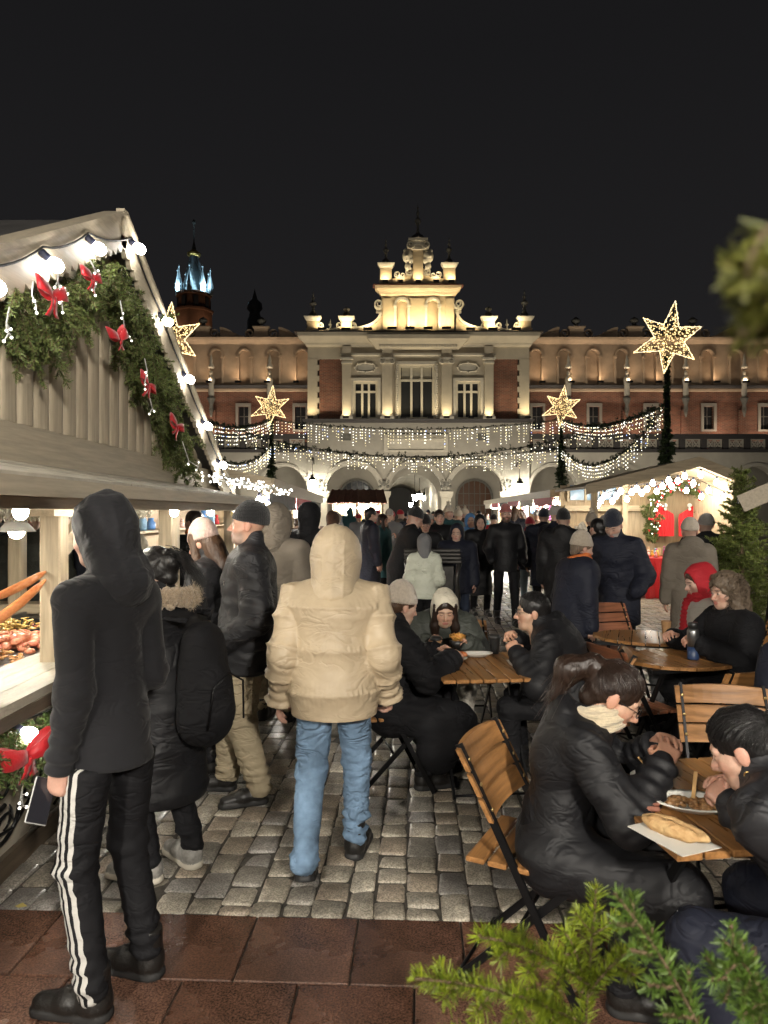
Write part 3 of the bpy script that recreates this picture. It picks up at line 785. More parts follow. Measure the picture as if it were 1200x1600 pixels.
# -- wings
YW = D + 2.6; KW = YW / FPX
def wx(p): return (p - 600) * KW
def wz(p): return CAM_Z - (p - 800) * KW
M_WATT = mat('pinkish_plaster', (.50, .37, .26), .8, var=.18, vscale=(.7, .7, .7), bump=.12, bscale=(6, 6, 6))
def wing(sgn, off):
    f = (lambda p: wx(p)) if sgn > 0 else (lambda p: wx(off - p))
    def bx(mb, a, b_, y0, y1, z0, z1):
        xa, xb = sorted((f(a), f(b_))); return mb.box2((xa, y0, z0), (xb, y1, z1))
    END = 1330
    zfr0, zfr1 = wz(602), wz(538)
    # brick storey with window holes
    wins = [840, 929, 1018, 1108, 1197, 1286]
    mb = MB(); xs = sorted((f(829), f(END)))
    holed(mb, xs[0], xs[1], wz(690), zfr0, [(min(f(w - 8), f(w + 8)), max(f(w - 8), f(w + 8)), wz(671), wz(635)) for w in wins], YW + .1, YW + .6)
    P('wing_brick_wall', mb, M_BRICK)
    for w in wins:
        o = thing_part('wing_window', hall); xm = f(w)
        s = MB(); holed(s, xm - 12 * KW, xm + 12 * KW, wz(674), wz(630), [(xm - 8 * KW, xm + 8 * KW, wz(671), wz(635))], YW + .0, YW + .1); s.build('surround', M_PLG, o)
        MB().box2((xm - 8 * KW, YW + .35, wz(671)), (xm + 8 * KW, YW + .38, wz(635))).build('pane', M_DARKGLASS, o)
        MB().box2((xm - .03, YW + .3, wz(671)), (xm + .03, YW + .34, wz(635))).box2((xm - 8 * KW, YW + .29, wz(650) - .03), (xm + 8 * KW, YW + .335, wz(650) + .03)).build('glazing_bars', M_URN, o)
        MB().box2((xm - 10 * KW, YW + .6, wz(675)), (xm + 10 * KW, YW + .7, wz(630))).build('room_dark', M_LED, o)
    # blind arcade attic
    mb = MB(); step = 44.7; c = 837.0; rings = []
    bx(mb, 829, END, YW + .3, YW + .8, zfr0, zfr1)
    front = MB()
    while c < END - 20:
        xa, xb = sorted((f(c - step / 2), f(c + step / 2)))
        arch_wall(front, xa, xb, zfr1, f(c), 9.2 * KW, wz(556), YW, YW + .28, 10, zfr0 + .003)
        rg = MB(); arch_ring(rg, f(c), 9.4 * KW, 11.5 * KW, wz(556), YW - .12, YW, 10)
        for s in (-1, 1):
            rg.box2((f(c) + s * 10.4 * KW - .12, YW - .14, wz(559)), (f(c) + s * 10.4 * KW + .12, YW, wz(556))); rg.box2((f(c) + s * 10.4 * KW - .07, YW - .09, zfr0 + .1), (f(c) + s * 10.4 * KW + .07, YW, wz(559)))
        P('blind_arch', rg, M_WATT)
        c += step
    P('attic_wall', mb, M_WATT); P('attic_front', front, M_WATT)
    xa, xb = sorted((f(829), f(END)))
    mb = MB(); moulding(mb, xa, xb, [(.0, zfr1), (.08, zfr1 + .06), (.3, zfr1 + .25), (.36, zfr1 + .4)], YW); P('attic_cornice', mb, M_WATT)
    mb = MB(); moulding(mb, xa, xb, [(.0, zfr0 - .22), (.16, zfr0 - .12), (.2, zfr0 - .02), (.1, zfr0 + .002)], YW); P('attic_ledge', mb, M_LED)
    mb = MB(); moulding(mb, xa, xb, [(.0, zfr0 - .42), (.12, zfr0 - .36), (.14, zfr0 - .23)], YW + .1); P('attic_string', mb, M_WATT)
    # crest: pedestals, volutes, urns
    zt = zfr1 + .4
    c = 901.0 if sgn > 0 else 901.0
    crest = [c + 91.5 * i for i in range(-1, 5)]
    for q, c in enumerate(crest):
        if c > 840:
            p = P('crest_pedestal', bx(MB(), c - 11, c + 11, YW - .05, YW + .5, zt, zt + 17 * KW), M_WATT)
            xa, xb = sorted((f(c - 11), f(c + 11)))
            mb = MB(); moulding(mb, xa, xb, [(.0, zt + 15 * KW), (.1, zt + 17 * KW), (.1, zt + 18.5 * KW)], YW - .05); mb.build('pedestal_cap', M_WATT, p)
            finial(f(c), YW + .2, zt + 18.5 * KW, 17 * KW, .75, 'urn' if q % 2 else 'ball', p)
            for s in (-1, 1): mb = MB(); scroll(mb, f(c + s * 18), zt + 8 * KW, 8.5 * KW, YW + .0, YW + .35, s * sgn); P('crest_scroll', mb, M_WATT)
        mb = MB(); a, b_ = c + 27, c + 64.5; n = 12
        for i in range(n):
            t0, t1 = i / n, (i + 1) / n
            h0, h1 = [(2 + 14 * (1 - abs(2 * t - 1)) ** .9 if False else 2 + 14 * (.5 - .5 * math.cos(PI * t))) for t in (t0, t1)]
            x0, x1 = f(max(a + (b_ - a) * t0, 829)), f(max(a + (b_ - a) * t1, 829))
            if abs(x1 - x0) < 1e-4: continue
            mb.add([(x0, YW + .05, zt), (x1, YW + .05, zt), (x1, YW + .05, zt + h1 * KW), (x0, YW + .05, zt + h0 * KW), (x0, YW + .4, zt), (x1, YW + .4, zt), (x1, YW + .4, zt + h1 * KW), (x0, YW + .4, zt + h0 * KW)], [(0, 1, 2, 3), (5, 4, 7, 6), (3, 2, 6, 7)])
            mb.bar((x0, YW + .2, zt + h0 * KW), (x1, YW + .2, zt + h1 * KW), .5, .14)
        if mb.v: P('crest_ramp', mb, M_WATT)
    # statues on brackets
    for c in (886.5, 977.5, 1069, 1160, 1251):
        x = f(c); y = YW - .25
        p = P('bracket_figure', MB().lathe([(.16, 0), (.2, .3), (.17, .8), (.24, 1.1), (.2, 1.35), (.09, 1.45), (.12, 1.6), (.1, 1.75), (.0, 1.82)], (x, y, wz(622)), 8, sy=.8), M_STO)
        MB().lathe([(.05, -1.3), (.16, -.8), (.12, -.5), (.26, -.1), (.28, 0)], (x, y, wz(622)), 8).build('bracket', M_URN, p)
        MB().lathe([(.2, 0), (.22, .1), (.1, .35), (.12, .5), (.03, .9), (.0, 1.0)], (x, y, wz(622) + 1.95), 6).build('canopy_pinnacle', M_STO, p)
        MB().box2((x - .22, YW - .03, wz(690)), (x + .22, YW + .1, wz(640))).build('buttress', M_BRICK, p)
    # balcony balustrade over the arcade
    YB = D + .3; KB = YB / FPX
    g = (lambda p: (p - 600) * KB) if sgn > 0 else (lambda p: (off - p - 600) * KB)
    h = lambda p: CAM_Z - (p - 800) * KB
    xa, xb = sorted((g(829), g(END)))
    mb = MB().box2((xa, YB - .05, h(686)), (xb, YB + .3, h(678))); P('balcony_rail', mb, M_LED)
    P('balcony_curb', MB().box2((xa, YB - .12, h(707)), (xb, YB + .3, h(702))), M_LED)
    P('balcony_floor', MB().box2((xa, YB + .3, h(708)), (xb, YW + .1, h(703))), M_PLG)
    c = 845.0; i = 0
    while c < END - 20:
        pan = thing_part('balustrade_panel', hall); x0, x1 = g(c - 11.5), g(c + 11.5)
        if x0 > x1: x0, x1 = x1, x0
        z0, z1 = h(702), h(686); y0, y1 = YB + .05, YB + .15
        fm = MB(); holed(fm, x0, x1, z0, z1, [(x0 + .07, x1 - .07, z0 + .07, z1 - .07)], y0, y1); fm.build('frame', M_PLG, pan)
        lt = MB(); ym = (y0 + y1) / 2
        for k in range(2):
            xm0 = x0 + (x1 - x0) * k / 2 + .04; xm1 = x0 + (x1 - x0) * (k + 1) / 2 - .04
            lt.bar((xm0, ym, z0 + .07), (xm1, ym, z1 - .07), .06, .06); lt.bar((xm0, ym + .002, z1 - .07), (xm1, ym + .002, z0 + .07), .06, .06)
            lt.tube([((xm0 + xm1) / 2 + .15 * math.cos(t * PI / 5), ym, (z0 + z1) / 2 + .2 * math.sin(t * PI / 5)) for t in range(11)], .03, 4)
        lt.bar(((x0 + x1) / 2, ym - .003, z0), ((x0 + x1) / 2, ym - .003, z1), .06, .07); lt.build('tracery', M_PLG, pan)
        xp = g(c + 17); MB().box2((xp - .18, YB, h(702)), (xp + .18, YB + .25, h(686))).build('post', M_LED, pan)
        c += 34; i += 1
    # arcade below
    mb = MB(); c = 866.0; a = 829.0
    while c < END - 20:
        b_ = c + 52.5; xa, xb = sorted((g(a), g(b_)))
        arch_wall(mb, xa, xb, h(707), g(c), 38 * KB, h(766), YB, YB + .8, 16)
        rg = MB(); arch_ring(rg, g(c), 38 * KB - .02, 38 * KB + .2, h(766), YB - .1, YB, 16); P('archivolt', rg, M_PLG)
        a = b_; c += 105
    P('wing_arcade_wall', mb, M_PLG)
wing(1, 1309); wing(-1, 1309)
# body and roof behind, closes the building
P('building_body', MB().box2((wx(-60), YW + .8, 6), (wx(1330), YW + 18, wz(540))).box2((fx(482), YF + 1.0, 6), (fx(826), YW + 1, zc1)), M_LED)

# -- floodlights on the ledges (small fixtures that wash the gable, the windows and the attic)
FLN = {}
def flood(x, y, z, power, label, size=(.5, .12), colr=(1, .80, .47), tilt=18, grp='floodlights on the market hall'):
    FLN[label] = FLN.get(label, -1) + 1; label = '%s, %s in its row' % (label, ordw(FLN[label]))
    o = thing('floodlight', label, 'floodlight', (x, y, z), 0, grp)
    MB().box2((-size[0] / 2 - .03, -.12, .0), (size[0] / 2 + .03, .12, .12)).build('housing', M_IRON, o)
    ld = bpy.data.lights.new('lamp', 'AREA'); ld.shape = 'RECTANGLE'; ld.size = size[0]; ld.size_y = size[1]; ld.energy = power; ld.color = colr; ld.spread = R(140)
    l = link('lamp', ld, o, (0, 0, .135), (R(180 - tilt) , 0, 0))
    return o
FL = 'small floodlight on the market hall ledge washing the wall above it'
for p in (505, 541, 575): flood(fx(p), YF - .55, zc1 + .1, 26, 'floodlight on the cornice left of the stepped gable', tilt=32); flood(fx(1309 - p), YF - .55, zc1 + .1, 26, 'floodlight on the cornice right of the stepped gable', tilt=32)
for p in (612, 640, 668, 696): flood(fx(p), YF - .75, zc1 + .1, 42, 'floodlight at the foot of the stepped gable', tilt=24)
for p in (602, 625, 653, 681, 704): flood(fx(p), YF - .42, zg + .02, 11, 'floodlight on top of the gable cornice', (.3, .1), tilt=20)
for p in (541, 570, 605, 630, 672, 697, 735, 763): flood(fx(p), YF - .35, zled + .02, 9, 'floodlight on the ledge under the tall windows', (.3, .1), tilt=10)
for p in (486, 823): flood(fx(p), YF - .3, zled + .02, 14, 'floodlight on the ledge at the brick corner', (.3, .1), tilt=10)
for s in (0, 1):
    for p in range(851, 1330, 68):
        q = p if not s else 1309 - p
        flood(wx(q), YW - 1.2, wz(703), 34, 'added floodlight on the %s balcony washing the brick' % ('left', 'right')[not s], (.4, .12), (1, .80, .60), tilt=22, grp='added floodlights along the balcony')  # balcony row added as fill to lift the wing brick
for s in (0, 1):
    for p in range(845, 1330, 45):
        q = p if not s else 1309 - p
        flood(wx(q), YW - .5, wz(600) + .0, 6.5, 'floodlight under the attic of the %s wing' % ('left', 'right')[not s], (.3, .1), (1, .72, .45), tilt=14, grp='floodlights along the attic')

# flood boxes added on the ground, behind the crowd, as fill for the facade
for k, (px_, pw_) in enumerate(((250, 80), (345, 80), (440, 80), (520, 75), (585, 75), (655, 85), (725, 75), (790, 75), (870, 80), (965, 80), (1060, 80), (1160, 80))):
    o = thing('added_ground_floodlight', 'added fill floodlight on the ground before the hall, %s from the left' % ordw(k), 'floodlight', ((px_ - 600) * 38.5 / FPX, 38.5, 0), 0, 'added floodlights on the ground before the hall')
    MB().box((0, 0, .14), (.5, .3, .28)).build('housing', M_IRON, o)
    ld = bpy.data.lights.new('lamp', 'AREA'); ld.shape = 'RECTANGLE'; ld.size = .4; ld.size_y = .2; ld.energy = pw_; ld.color = (1, .89, .70); ld.spread = R(150)
    link('lamp', ld, o, (0, .17, .3), (R(128), 0, 0))
# ------------------------------------------------------------------ fir greenery, ribbons, bulbs
M_NEEDLE = mat('fir_needles', (.06, .10, .03), .5, attr='Col', spec=.35)
M_TWIG = mat('fir_twig', (.10, .065, .035), .8)
M_LEDW = emit('led_white', (1, .96, .84), 3.5, 'NONE')
M_LEDG = emit('led_warm', (1, .82, .48), 18, 'NONE')
M_LEDB = emit('led_blue', (.3, .45, 1), 3, 'NONE')
M_BULB = emit('bulb_glow', (1, .95, .86), 62)
M_SOCK = mat('bulb_socket', (.02, .025, .06), .5)
M_CABLE = mat('black_cable', (.01, .01, .011), .6)
M_WCABLE = mat('white_cable', (.6, .6, .58), .6)
M_RED = mat('red_ribbon', (.55, .012, .02), .45, sheen=.3, bump=.2, bscale=(90, 90, 90))

def needles(stems, nl=.02, per_m=900, width=.0022, seed=1, base=(.055, .095, .028), tip=(.11, .16, .045), around=True, fwd=.75, flat=0.0):
    """stems: list of (p0, p1). returns V,F,C of one-triangle needles plus nothing else"""
    r = np.random.default_rng(seed)
    V = []; C = []
    for p0, p1 in stems:
        p0 = np.array(p0, dtype=float); p1 = np.array(p1, dtype=float); L = np.linalg.norm(p1 - p0)
        n = max(6, int(per_m * L)); t = (p1 - p0) / (L + 1e-9)
        a = np.cross(t, (0, 0, 1.0)); a = a / np.linalg.norm(a) if np.linalg.norm(a) > .05 else np.array((1., 0, 0)); b = np.cross(a, t)
        s = r.uniform(0, 1, n)
        if flat > 0: th = np.where(r.random(n) < .5, 0, PI) + r.normal(0, flat, n)
        else: th = r.uniform(0, 2 * PI, n)
        rad = np.cos(th)[:, None] * a + np.sin(th)[:, None] * b
        d = rad + t * fwd * r.uniform(.6, 1.5, (n, 1)); d /= np.linalg.norm(d, axis=1, keepdims=True)
        ln = nl * r.uniform(.65, 1.15, (n, 1)) * (1 - .45 * np.maximum(0, (s[:, None] - .75) / .25))
        q0 = p0 + t * (s * L)[:, None]; q1 = q0 + d * ln
        sd = np.cross(d, r.normal(size=(n, 3))); sd /= np.linalg.norm(sd, axis=1, keepdims=True) + 1e-9
        V.append(np.stack([q0 - sd * width / 2, q0 + sd * width / 2, q1 + sd * width * .25, q1 - sd * width * .25], 1).reshape(-1, 3))
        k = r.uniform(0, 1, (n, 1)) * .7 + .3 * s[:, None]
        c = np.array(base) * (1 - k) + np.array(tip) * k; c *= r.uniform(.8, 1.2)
        C.append(np.repeat(c, 4, 0))
    V = np.concatenate(V); C = np.concatenate(C)
    F = np.arange(len(V)).reshape(-1, 4).tolist()
    return V, F, C
def spray(base, d, up, L, r, droop=.15, depth=2):
    "stems of one flat fir spray: a main twig with paired side twigs"
    base = Vector(base); d = Vector(d).normalized(); side = d.cross(Vector(up))
    side = side.normalized() if side.length > .05 else d.orthogonal().normalized()
    n = 4; pts = [base]; dd = d.copy()
    for i in range(n):
        dd = (dd + Vector((0, 0, -droop / n)) + side * r.uniform(-.08, .08)).normalized(); pts.append(pts[-1] + dd * L / n)
    st = [(tuple(a), tuple(b)) for a, b in zip(pts, pts[1:])]
    if depth > 0:
        for i in range(1, n + 1):
            for s in (-1, 1):
                if r.random() < .9:
                    sd = (dd * r.uniform(.7, 1.0) + side * s * r.uniform(.6, .9) + Vector((0, 0, r.uniform(-.15, .1)))).normalized()
                    l2 = L * (.5 - .09 * i) * r.uniform(.8, 1.2)
                    st += spray(pts[i] if i < n else pts[n - 1], sd, up, max(l2, .03), r, droop, depth - 1) if (depth > 1 and l2 > .09) else [(tuple(pts[i - 1]), tuple(pts[i - 1] + sd * max(l2, .03)))]
    return st
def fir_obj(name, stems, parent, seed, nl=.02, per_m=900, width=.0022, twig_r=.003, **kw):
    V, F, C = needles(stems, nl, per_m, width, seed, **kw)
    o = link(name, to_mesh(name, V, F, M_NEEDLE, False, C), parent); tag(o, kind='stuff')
    if twig_r:
        mb = MB()
        for a, b in stems: mb.tube([a, b], twig_r, 3, cap=False)
        tag(mb.build('twigs', M_TWIG, parent), kind='stuff')
    return o
def fir_swag(path, thick, parent, seed, spacing=.035, L=.2, nl=.02, per_m=700, width=.003, down=.7, bias=(0, 0, 0), **kw):
    "bundled fir branches laid along a path (list of points)"
    r = random.Random(seed); stems = []
    pts = [Vector(p) for p in path]
    for a, b in zip(pts, pts[1:]):
        n = max(1, int((b - a).length / spacing))
        t = (b - a).normalized()
        for i in range(n):
            p = a.lerp(b, (i + r.random()) / n)
            off = Vector((r.uniform(-1, 1), r.uniform(-1, 1), r.uniform(-1, 1))) * thick * .5
            d = t * r.choice((-1, 1)) * r.uniform(.1, .9) + Vector((r.uniform(-.6, .6), r.uniform(-.6, .6), r.uniform(-.5, .5) - down)) + Vector(bias)
            stems += spray(p + off, d, (r.uniform(-1, 1), r.uniform(-1, 1), .4), L * r.uniform(.6, 1.2), r, .2, 1)
    return fir_obj('fir_branches', stems, parent, seed, nl, per_m, width, .0025, **kw)

def ribbon(mb, pts, w, wdir, th=.003):
    "flat ribbon with thickness along pts"
    wdir = Vector(wdir).normalized()
    n = len(pts); V = []
    for i, p in enumerate(pts):
        p = Vector(p); t = (Vector(pts[min(i + 1, n - 1)]) - Vector(pts[max(i - 1, 0)])).normalized()
        nn = t.cross(wdir); nn = nn.normalized() * th / 2 if nn.length > 1e-4 else Vector((0, 0, th / 2))
        ww = w[i] if isinstance(w, (list, tuple)) else w
        V += [p + wdir * ww / 2 + nn, p - wdir * ww / 2 + nn, p - wdir * ww / 2 - nn, p + wdir * ww / 2 - nn]
    F = []
    for i in range(n - 1):
        for k in range(4): F.append((i * 4 + k, i * 4 + (k + 1) % 4, i * 4 + 4 + (k + 1) % 4, i * 4 + 4 + k))
    F += [(0, 1, 2, 3), tuple((n - 1) * 4 + 3 - k for k in range(4))]
    mb.add(V, F, True)
def bow(loc, s, label, rz, seed, tilt=0):
    "red bow seen face-on along local -y"
    r = random.Random(seed)
    o = thing('red_bow', label, 'bow', loc, rz, 'red bows on the greenery'); o.rotation_euler = (0, tilt, rz)
    for sx in (-1, 1):
        mb = MB(); a = r.uniform(.15, .5)
        pts = []
        for i in range(13):
            t = i / 12 * 2 * PI
            pts.append((sx * s * (.42 - .42 * math.cos(t)) * 1.0, -.18 * s * math.sin(t) - .02, s * ((.42 - .42 * math.cos(t)) * a + .03 * math.sin(t * 2))))
        ribbon(mb, pts, [s * (.2 + .42 * math.sin(min(1, i / 12) * PI)) for i in range(13)], (0, .25, 1)); mb.build('loop', M_RED, o)
        mb = MB(); x = r.uniform(.15, .4); L = r.uniform(.55, .9)
        ribbon(mb, [(sx * s * x * t, -.03 - .06 * s * math.sin(t * 5 + sx), -s * L * t) for t in (0, .2, .4, .6, .8, 1)], [s * .1, s * .26, s * .32, s * .34, s * .34, s * .36], (1, .3, .1)); mb.build('tail', M_RED, o)
    MB().ball((0, -.05 * s, 0), .12 * s, 8, 6, (1, .8, 1.1)).build('knot', M_RED, o)
    return o
_bulb_me = MB().lathe([(.0, -.062), (.018, -.058), (.031, -.04), (.034, -.02), (.027, .0), (.016, .015), (.015, .02)], seg=12).mesh('bulb', M_BULB)
_sock_me = MB().lathe([(.017, .016), (.02, .02), (.02, .06), (.012, .068), (.0, .07)], seg=10).mesh('socket', M_SOCK)
def bulb_at(parent, p, down=(0, 0, -1), s=1.0, me=None):
    q = Vector(down).to_track_quat('-Z', 'Y').to_euler()
    b = link('bulb', me or _bulb_me, parent, p, q, s); link('socket', _sock_me, parent, p, q, s)
    return b
def icicle_cord(path_pts, parent, seed, mat_=None):
    "short white cord with little branching lamp tips"
    r = random.Random(seed); mb = MB(); lb = MB()
    pts = [Vector(p) for p in path_pts]
    mb.tube(pts, .0035, 5)
    for i, p in enumerate(pts):
        if i == 0: continue
        for k in range(2):
            d = Vector((r.uniform(-.2, .2), r.uniform(-1, 1), r.uniform(-1, .4))).normalized() * r.uniform(.015, .035)
            mb.tube([p, p + d], .003, 4); lb.ball(p + d * 1.2, .0065, 5, 3)
    mb.build('cord', M_WCABLE, parent); o = lb.build('light_tips', M_LEDW, parent); tag(o, kind='stuff')
def catenary(a, b, sag, n=40):
    a = Vector(a); b = Vector(b)
    return [a.lerp(b, i / n) + Vector((0, 0, -sag * 4 * (i / n) * (1 - i / n))) for i in range(n + 1)]
# ------------------------------------------------------------------ wooden sausage stall on the left
def wood(name, c, along, var=.22, rough=.6, bump=.25):
    s = [38, 38, 38]; s['xyz'.index(along)] = 2.5
    return mat(name, c, rough, var=var, vscale=tuple(s), bump=bump, bscale=tuple(x * 1.6 for x in s), bdist=.004, rvar=.1)
WB = (.46, .375, .255)
M_WZ = wood('pale_timber_upright', WB, 'z'); M_WY = wood('pale_timber_long', WB, 'y'); M_WX = wood('pale_timber_cross', WB, 'x')
M_WGZ = wood('weathered_board_upright', (.43, .365, .265), 'z', .2); M_WGY = wood('weathered_board_long', (.42, .36, .265), 'y', .2)
M_ROOF = mat('grey_roof_felt', (.055, .052, .05), .7, var=.35, vscale=(6, 6, 6), bump=.4, bscale=(50, 50, 50))
M_AWN = mat('frosty_awning_boards', (.46, .42, .34), .55, var=.3, vscale=(14, 3, 14), bump=.4, bscale=(60, 60, 60))
M_DKW = mat('dark_stained_wood', (.10, .075, .05), .6, var=.3, vscale=(30, 3, 30))
M_STEEL = mat('grill_steel', (.28, .28, .28), .35, metal=.9, var=.2)
M_BLKPAN = mat('black_pan', (.012, .012, .012), .35, spec=.5)
M_CANV = mat('beige_canvas', (.42, .385, .31), .75, var=.15, vscale=(3, 3, 3), bump=.3, bscale=(9, 9, 9), bdist=.02)

stall = thing('sausage_stall', 'pale timber food stall with scalloped gable roof, awning and long counter', 'market stall')
XS = -1.70; YA, ZA = 4.28, 3.46          # gable plane, apex
SL = .52                                 # roof slope
def roof_z(y): return ZA - SL * abs(y - YA)
Y0, Y1 = 1.55, 7.05
# gable boards
y = Y0; i = 0
while y < Y1 - .02:
    w = .158; y2 = min(y + w, Y1)
    za, zb = roof_z(y) - .12, roof_z(y2) - .12
    if y < YA < y2: zmid = roof_z(YA) - .12
    zb_ = 2.13
    if max(za, zb) > zb_ + .02:
        g = .004; yo, yi = y + g, y2 - g
        z_a, z_b = max(za, zb_ + .01), max(zb, zb_ + .01)
        mb = MB(); V = []; n = 7
        for k in range(n + 1):      # slightly rounded board front
            t = k / n; yy = yo + (yi - yo) * t; bulge = .016 * (1 - (2 * t - 1) ** 4)
            V += [(XS + bulge, yy, zb_), (XS + bulge, yy, z_a + (z_b - z_a) * t)]
        m0 = len(V); V += [(XS - .02, yo, zb_), (XS - .02, yi, zb_), (XS - .02, yi, z_b), (XS - .02, yo, z_a)]
        F = [(2 * k, 2 * k + 2, 2 * k + 3, 2 * k + 1) for k in range(n)] + [(m0, m0 + 3, m0 + 2, m0 + 1), (0, 1, m0 + 3, m0), (2 * n, m0 + 1, m0 + 2, 2 * n + 1)]
        o = MB().add(V, F).build('gable_board', M_WGZ, stall)
        for q in range(len(o.data.polygons)): o.data.polygons[q].use_smooth = q < n
    y = y2; i += 1
MB().box2((XS - .03, Y0, 1.865), (XS + .028, Y1 + .1, 2.125)).build('gable_beam', M_WGY, stall)
# roof planes
for s in (-1, 1):
    ye = YA + s * 3.15; ze = roof_z(ye)
    mb = MB().add([(-1.60, YA, ZA + .02), (-1.60, ye, ze + .02), (-4.6, ye, ze + .02), (-4.6, YA, ZA + .02), (-1.60, YA, ZA - .02), (-1.60, ye, ze - .02), (-4.6, ye, ze - .02), (-4.6, YA, ZA - .02)],
                  [(0, 1, 2, 3), (7, 6, 5, 4), (0, 4, 5, 1), (1, 5, 6, 2), (2, 6, 7, 3), (3, 7, 4, 0)])
    rf = mb.build('roof', M_ROOF, stall)
    # verge board with scalloped lower edge
    L = 3.15 * math.sqrt(1 + SL * SL); d = Vector((0, s, -SL)).normalized(); nrm = Vector((0, SL * s, 1)).normalized()
    out = []; ns = int(L / .085)
    top = [(0, .045), (L, .045)]
    low = []
    for k in range(ns):
        for a in (0, .25, .5, .75): low.append((L * (k + a) / ns, -.115 - .036 * abs(math.sin(PI * a))))
    low.append((L, -.115))
    mb = MB(); a0 = Vector((-1.595, YA, ZA))
    V = []; F = []
    for (l, h) in low:
        for xx in (0, .028):
            V += [a0 + d * l + nrm * .045 + Vector((xx, 0, 0)), a0 + d * l + nrm * h + Vector((xx, 0, 0))]
    for k in range(len(low) - 1):
        b0, b1 = k * 4, k * 4 + 4
        F += [(b0, b0 + 1, b1 + 1, b1), (b0 + 2, b1 + 2, b1 + 3, b0 + 3), (b0 + 1, b0 + 3, b1 + 3, b1 + 1), (b0, b1, b1 + 2, b0 + 2)]
    mb.add(V, F).build('verge_board', M_WGY, rf)
    MB().bar(a0 + Vector((-.02, 0, .06)), a0 + d * L + nrm * .06 + Vector((-.02, 0, 0)), .14, .025, up=nrm).build('verge_cap', M_WGY, rf)
MB().box((-1.58, YA, ZA - .0), (.05, .05, .16), (0, 0, 0)).build('ridge_board_end', M_WGY, stall)
# awning in planks, dark edge
AX, AZ = -1.13, 1.845
ys = [0.2, 1.6, 3.15, 4.7, 6.15]
for a, b in zip(ys, ys[1:]):
    for k in range(3):
        t0, t1 = k / 3, (k + 1) / 3
        xa, xb = XS + .03 + (AX - XS - .03) * t0, XS + .03 + (AX - XS - .03) * t1; za, zb = 1.95 + (AZ - 1.95) * t0, 1.95 + (AZ - 1.95) * t1
        dz = .02
        MB().add([(xa, a + .003, za), (xb + .01, a + .003, zb), (xb + .01, b - .003, zb), (xa, b - .003, za), (xa, a + .003, za - dz), (xb + .01, a + .003, zb - dz), (xb + .01, b - .003, zb - dz), (xa, b - .003, za - dz)],
                 [(0, 1, 2, 3), (7, 6, 5, 4), (0, 4, 5, 1), (1, 5, 6, 2), (2, 6, 7, 3), (3, 7, 4, 0)]).build('awning_board', M_AWN, stall)
for a, b, h in ((.2, 2.9, .052), (2.9, 6.15, .045)): MB().box2((AX - .015, a, AZ - .022 - h), (AX + .022, b - .004, AZ - .012)).build('awning_fascia', M_WGY, stall)
MB().box2((AX - .14, .2, AZ - .115), (AX - .04, 6.15, AZ - .045)).build('awning_beam', M_WY, stall)
for yy in (.8, 2.2, 3.6, 4.6, 5.6): MB().bar((XS + .07, yy, 1.875), (AX - .15, yy, AZ - .06), .07, .06).build('rafter', M_WX, stall)
MB().box2((XS - .06, .2, 1.76), (XS + .06, 6.15, 1.86)).build('wall_plate', M_WY, stall)
# posts, brace, far end frame
MB().bbox((XS + .02, 3.62, 1.36), (.105, .105, .81), .008).build('post', M_WZ, stall)
for dx in (0, .115): MB().bbox((XS + .0, 5.57 + dx, 1.36), (.105, .105, .81), .008).build('post', M_WZ, stall)
MB().bbox((XS + .02, 1.45, 1.36), (.105, .105, .81), .008).build('post', M_WZ, stall)
MB().bar((XS + .03, 3.60, 1.50), (XS + .03, 4.25, 1.80), .05, .095).build('brace', M_WY, stall)
MB().box2((XS - .05, 3.36, 1.70), (XS + .14, 3.86, 1.79)).build('corbel', M_WY, stall)
for xx in (-2.9, -4.2): MB().bbox((xx, 5.62, 1.36), (.105, .105, .81), .008).build('post', M_WZ, stall)
MB().box2((-4.3, 5.52, .93), (XS - .07, 5.75, 1.0)).build('end_counter', M_WX, stall)
MB().box2((-4.3, 5.55, 1.76), (XS - .07, 5.66, 1.86)).build('end_plate', M_WX, stall)
MB().box2((-4.3, 5.6, .0), (XS - .03, 5.64, .93)).build('end_panel', M_CANV, stall)
MB().box2((-4.5, 1.2, 0), (-4.46, 5.6, 2.4)).build('back_wall', M_WGZ, stall)
# counter
cnt = MB()
for k in range(3):
    xa = -1.47 - .13 * k
    MB().box2((xa - .127, .6, .925), (xa, 5.55, .965)).build('counter_board', M_AWN, stall)
MB().box2((-1.50, .6, .87), (-1.465, 5.55, .923)).build('counter_edge', M_DKW, stall)
MB().box2((-3.2, .6, .86), (-1.86, 5.5, .9)).build('worktop', M_STEEL, stall)
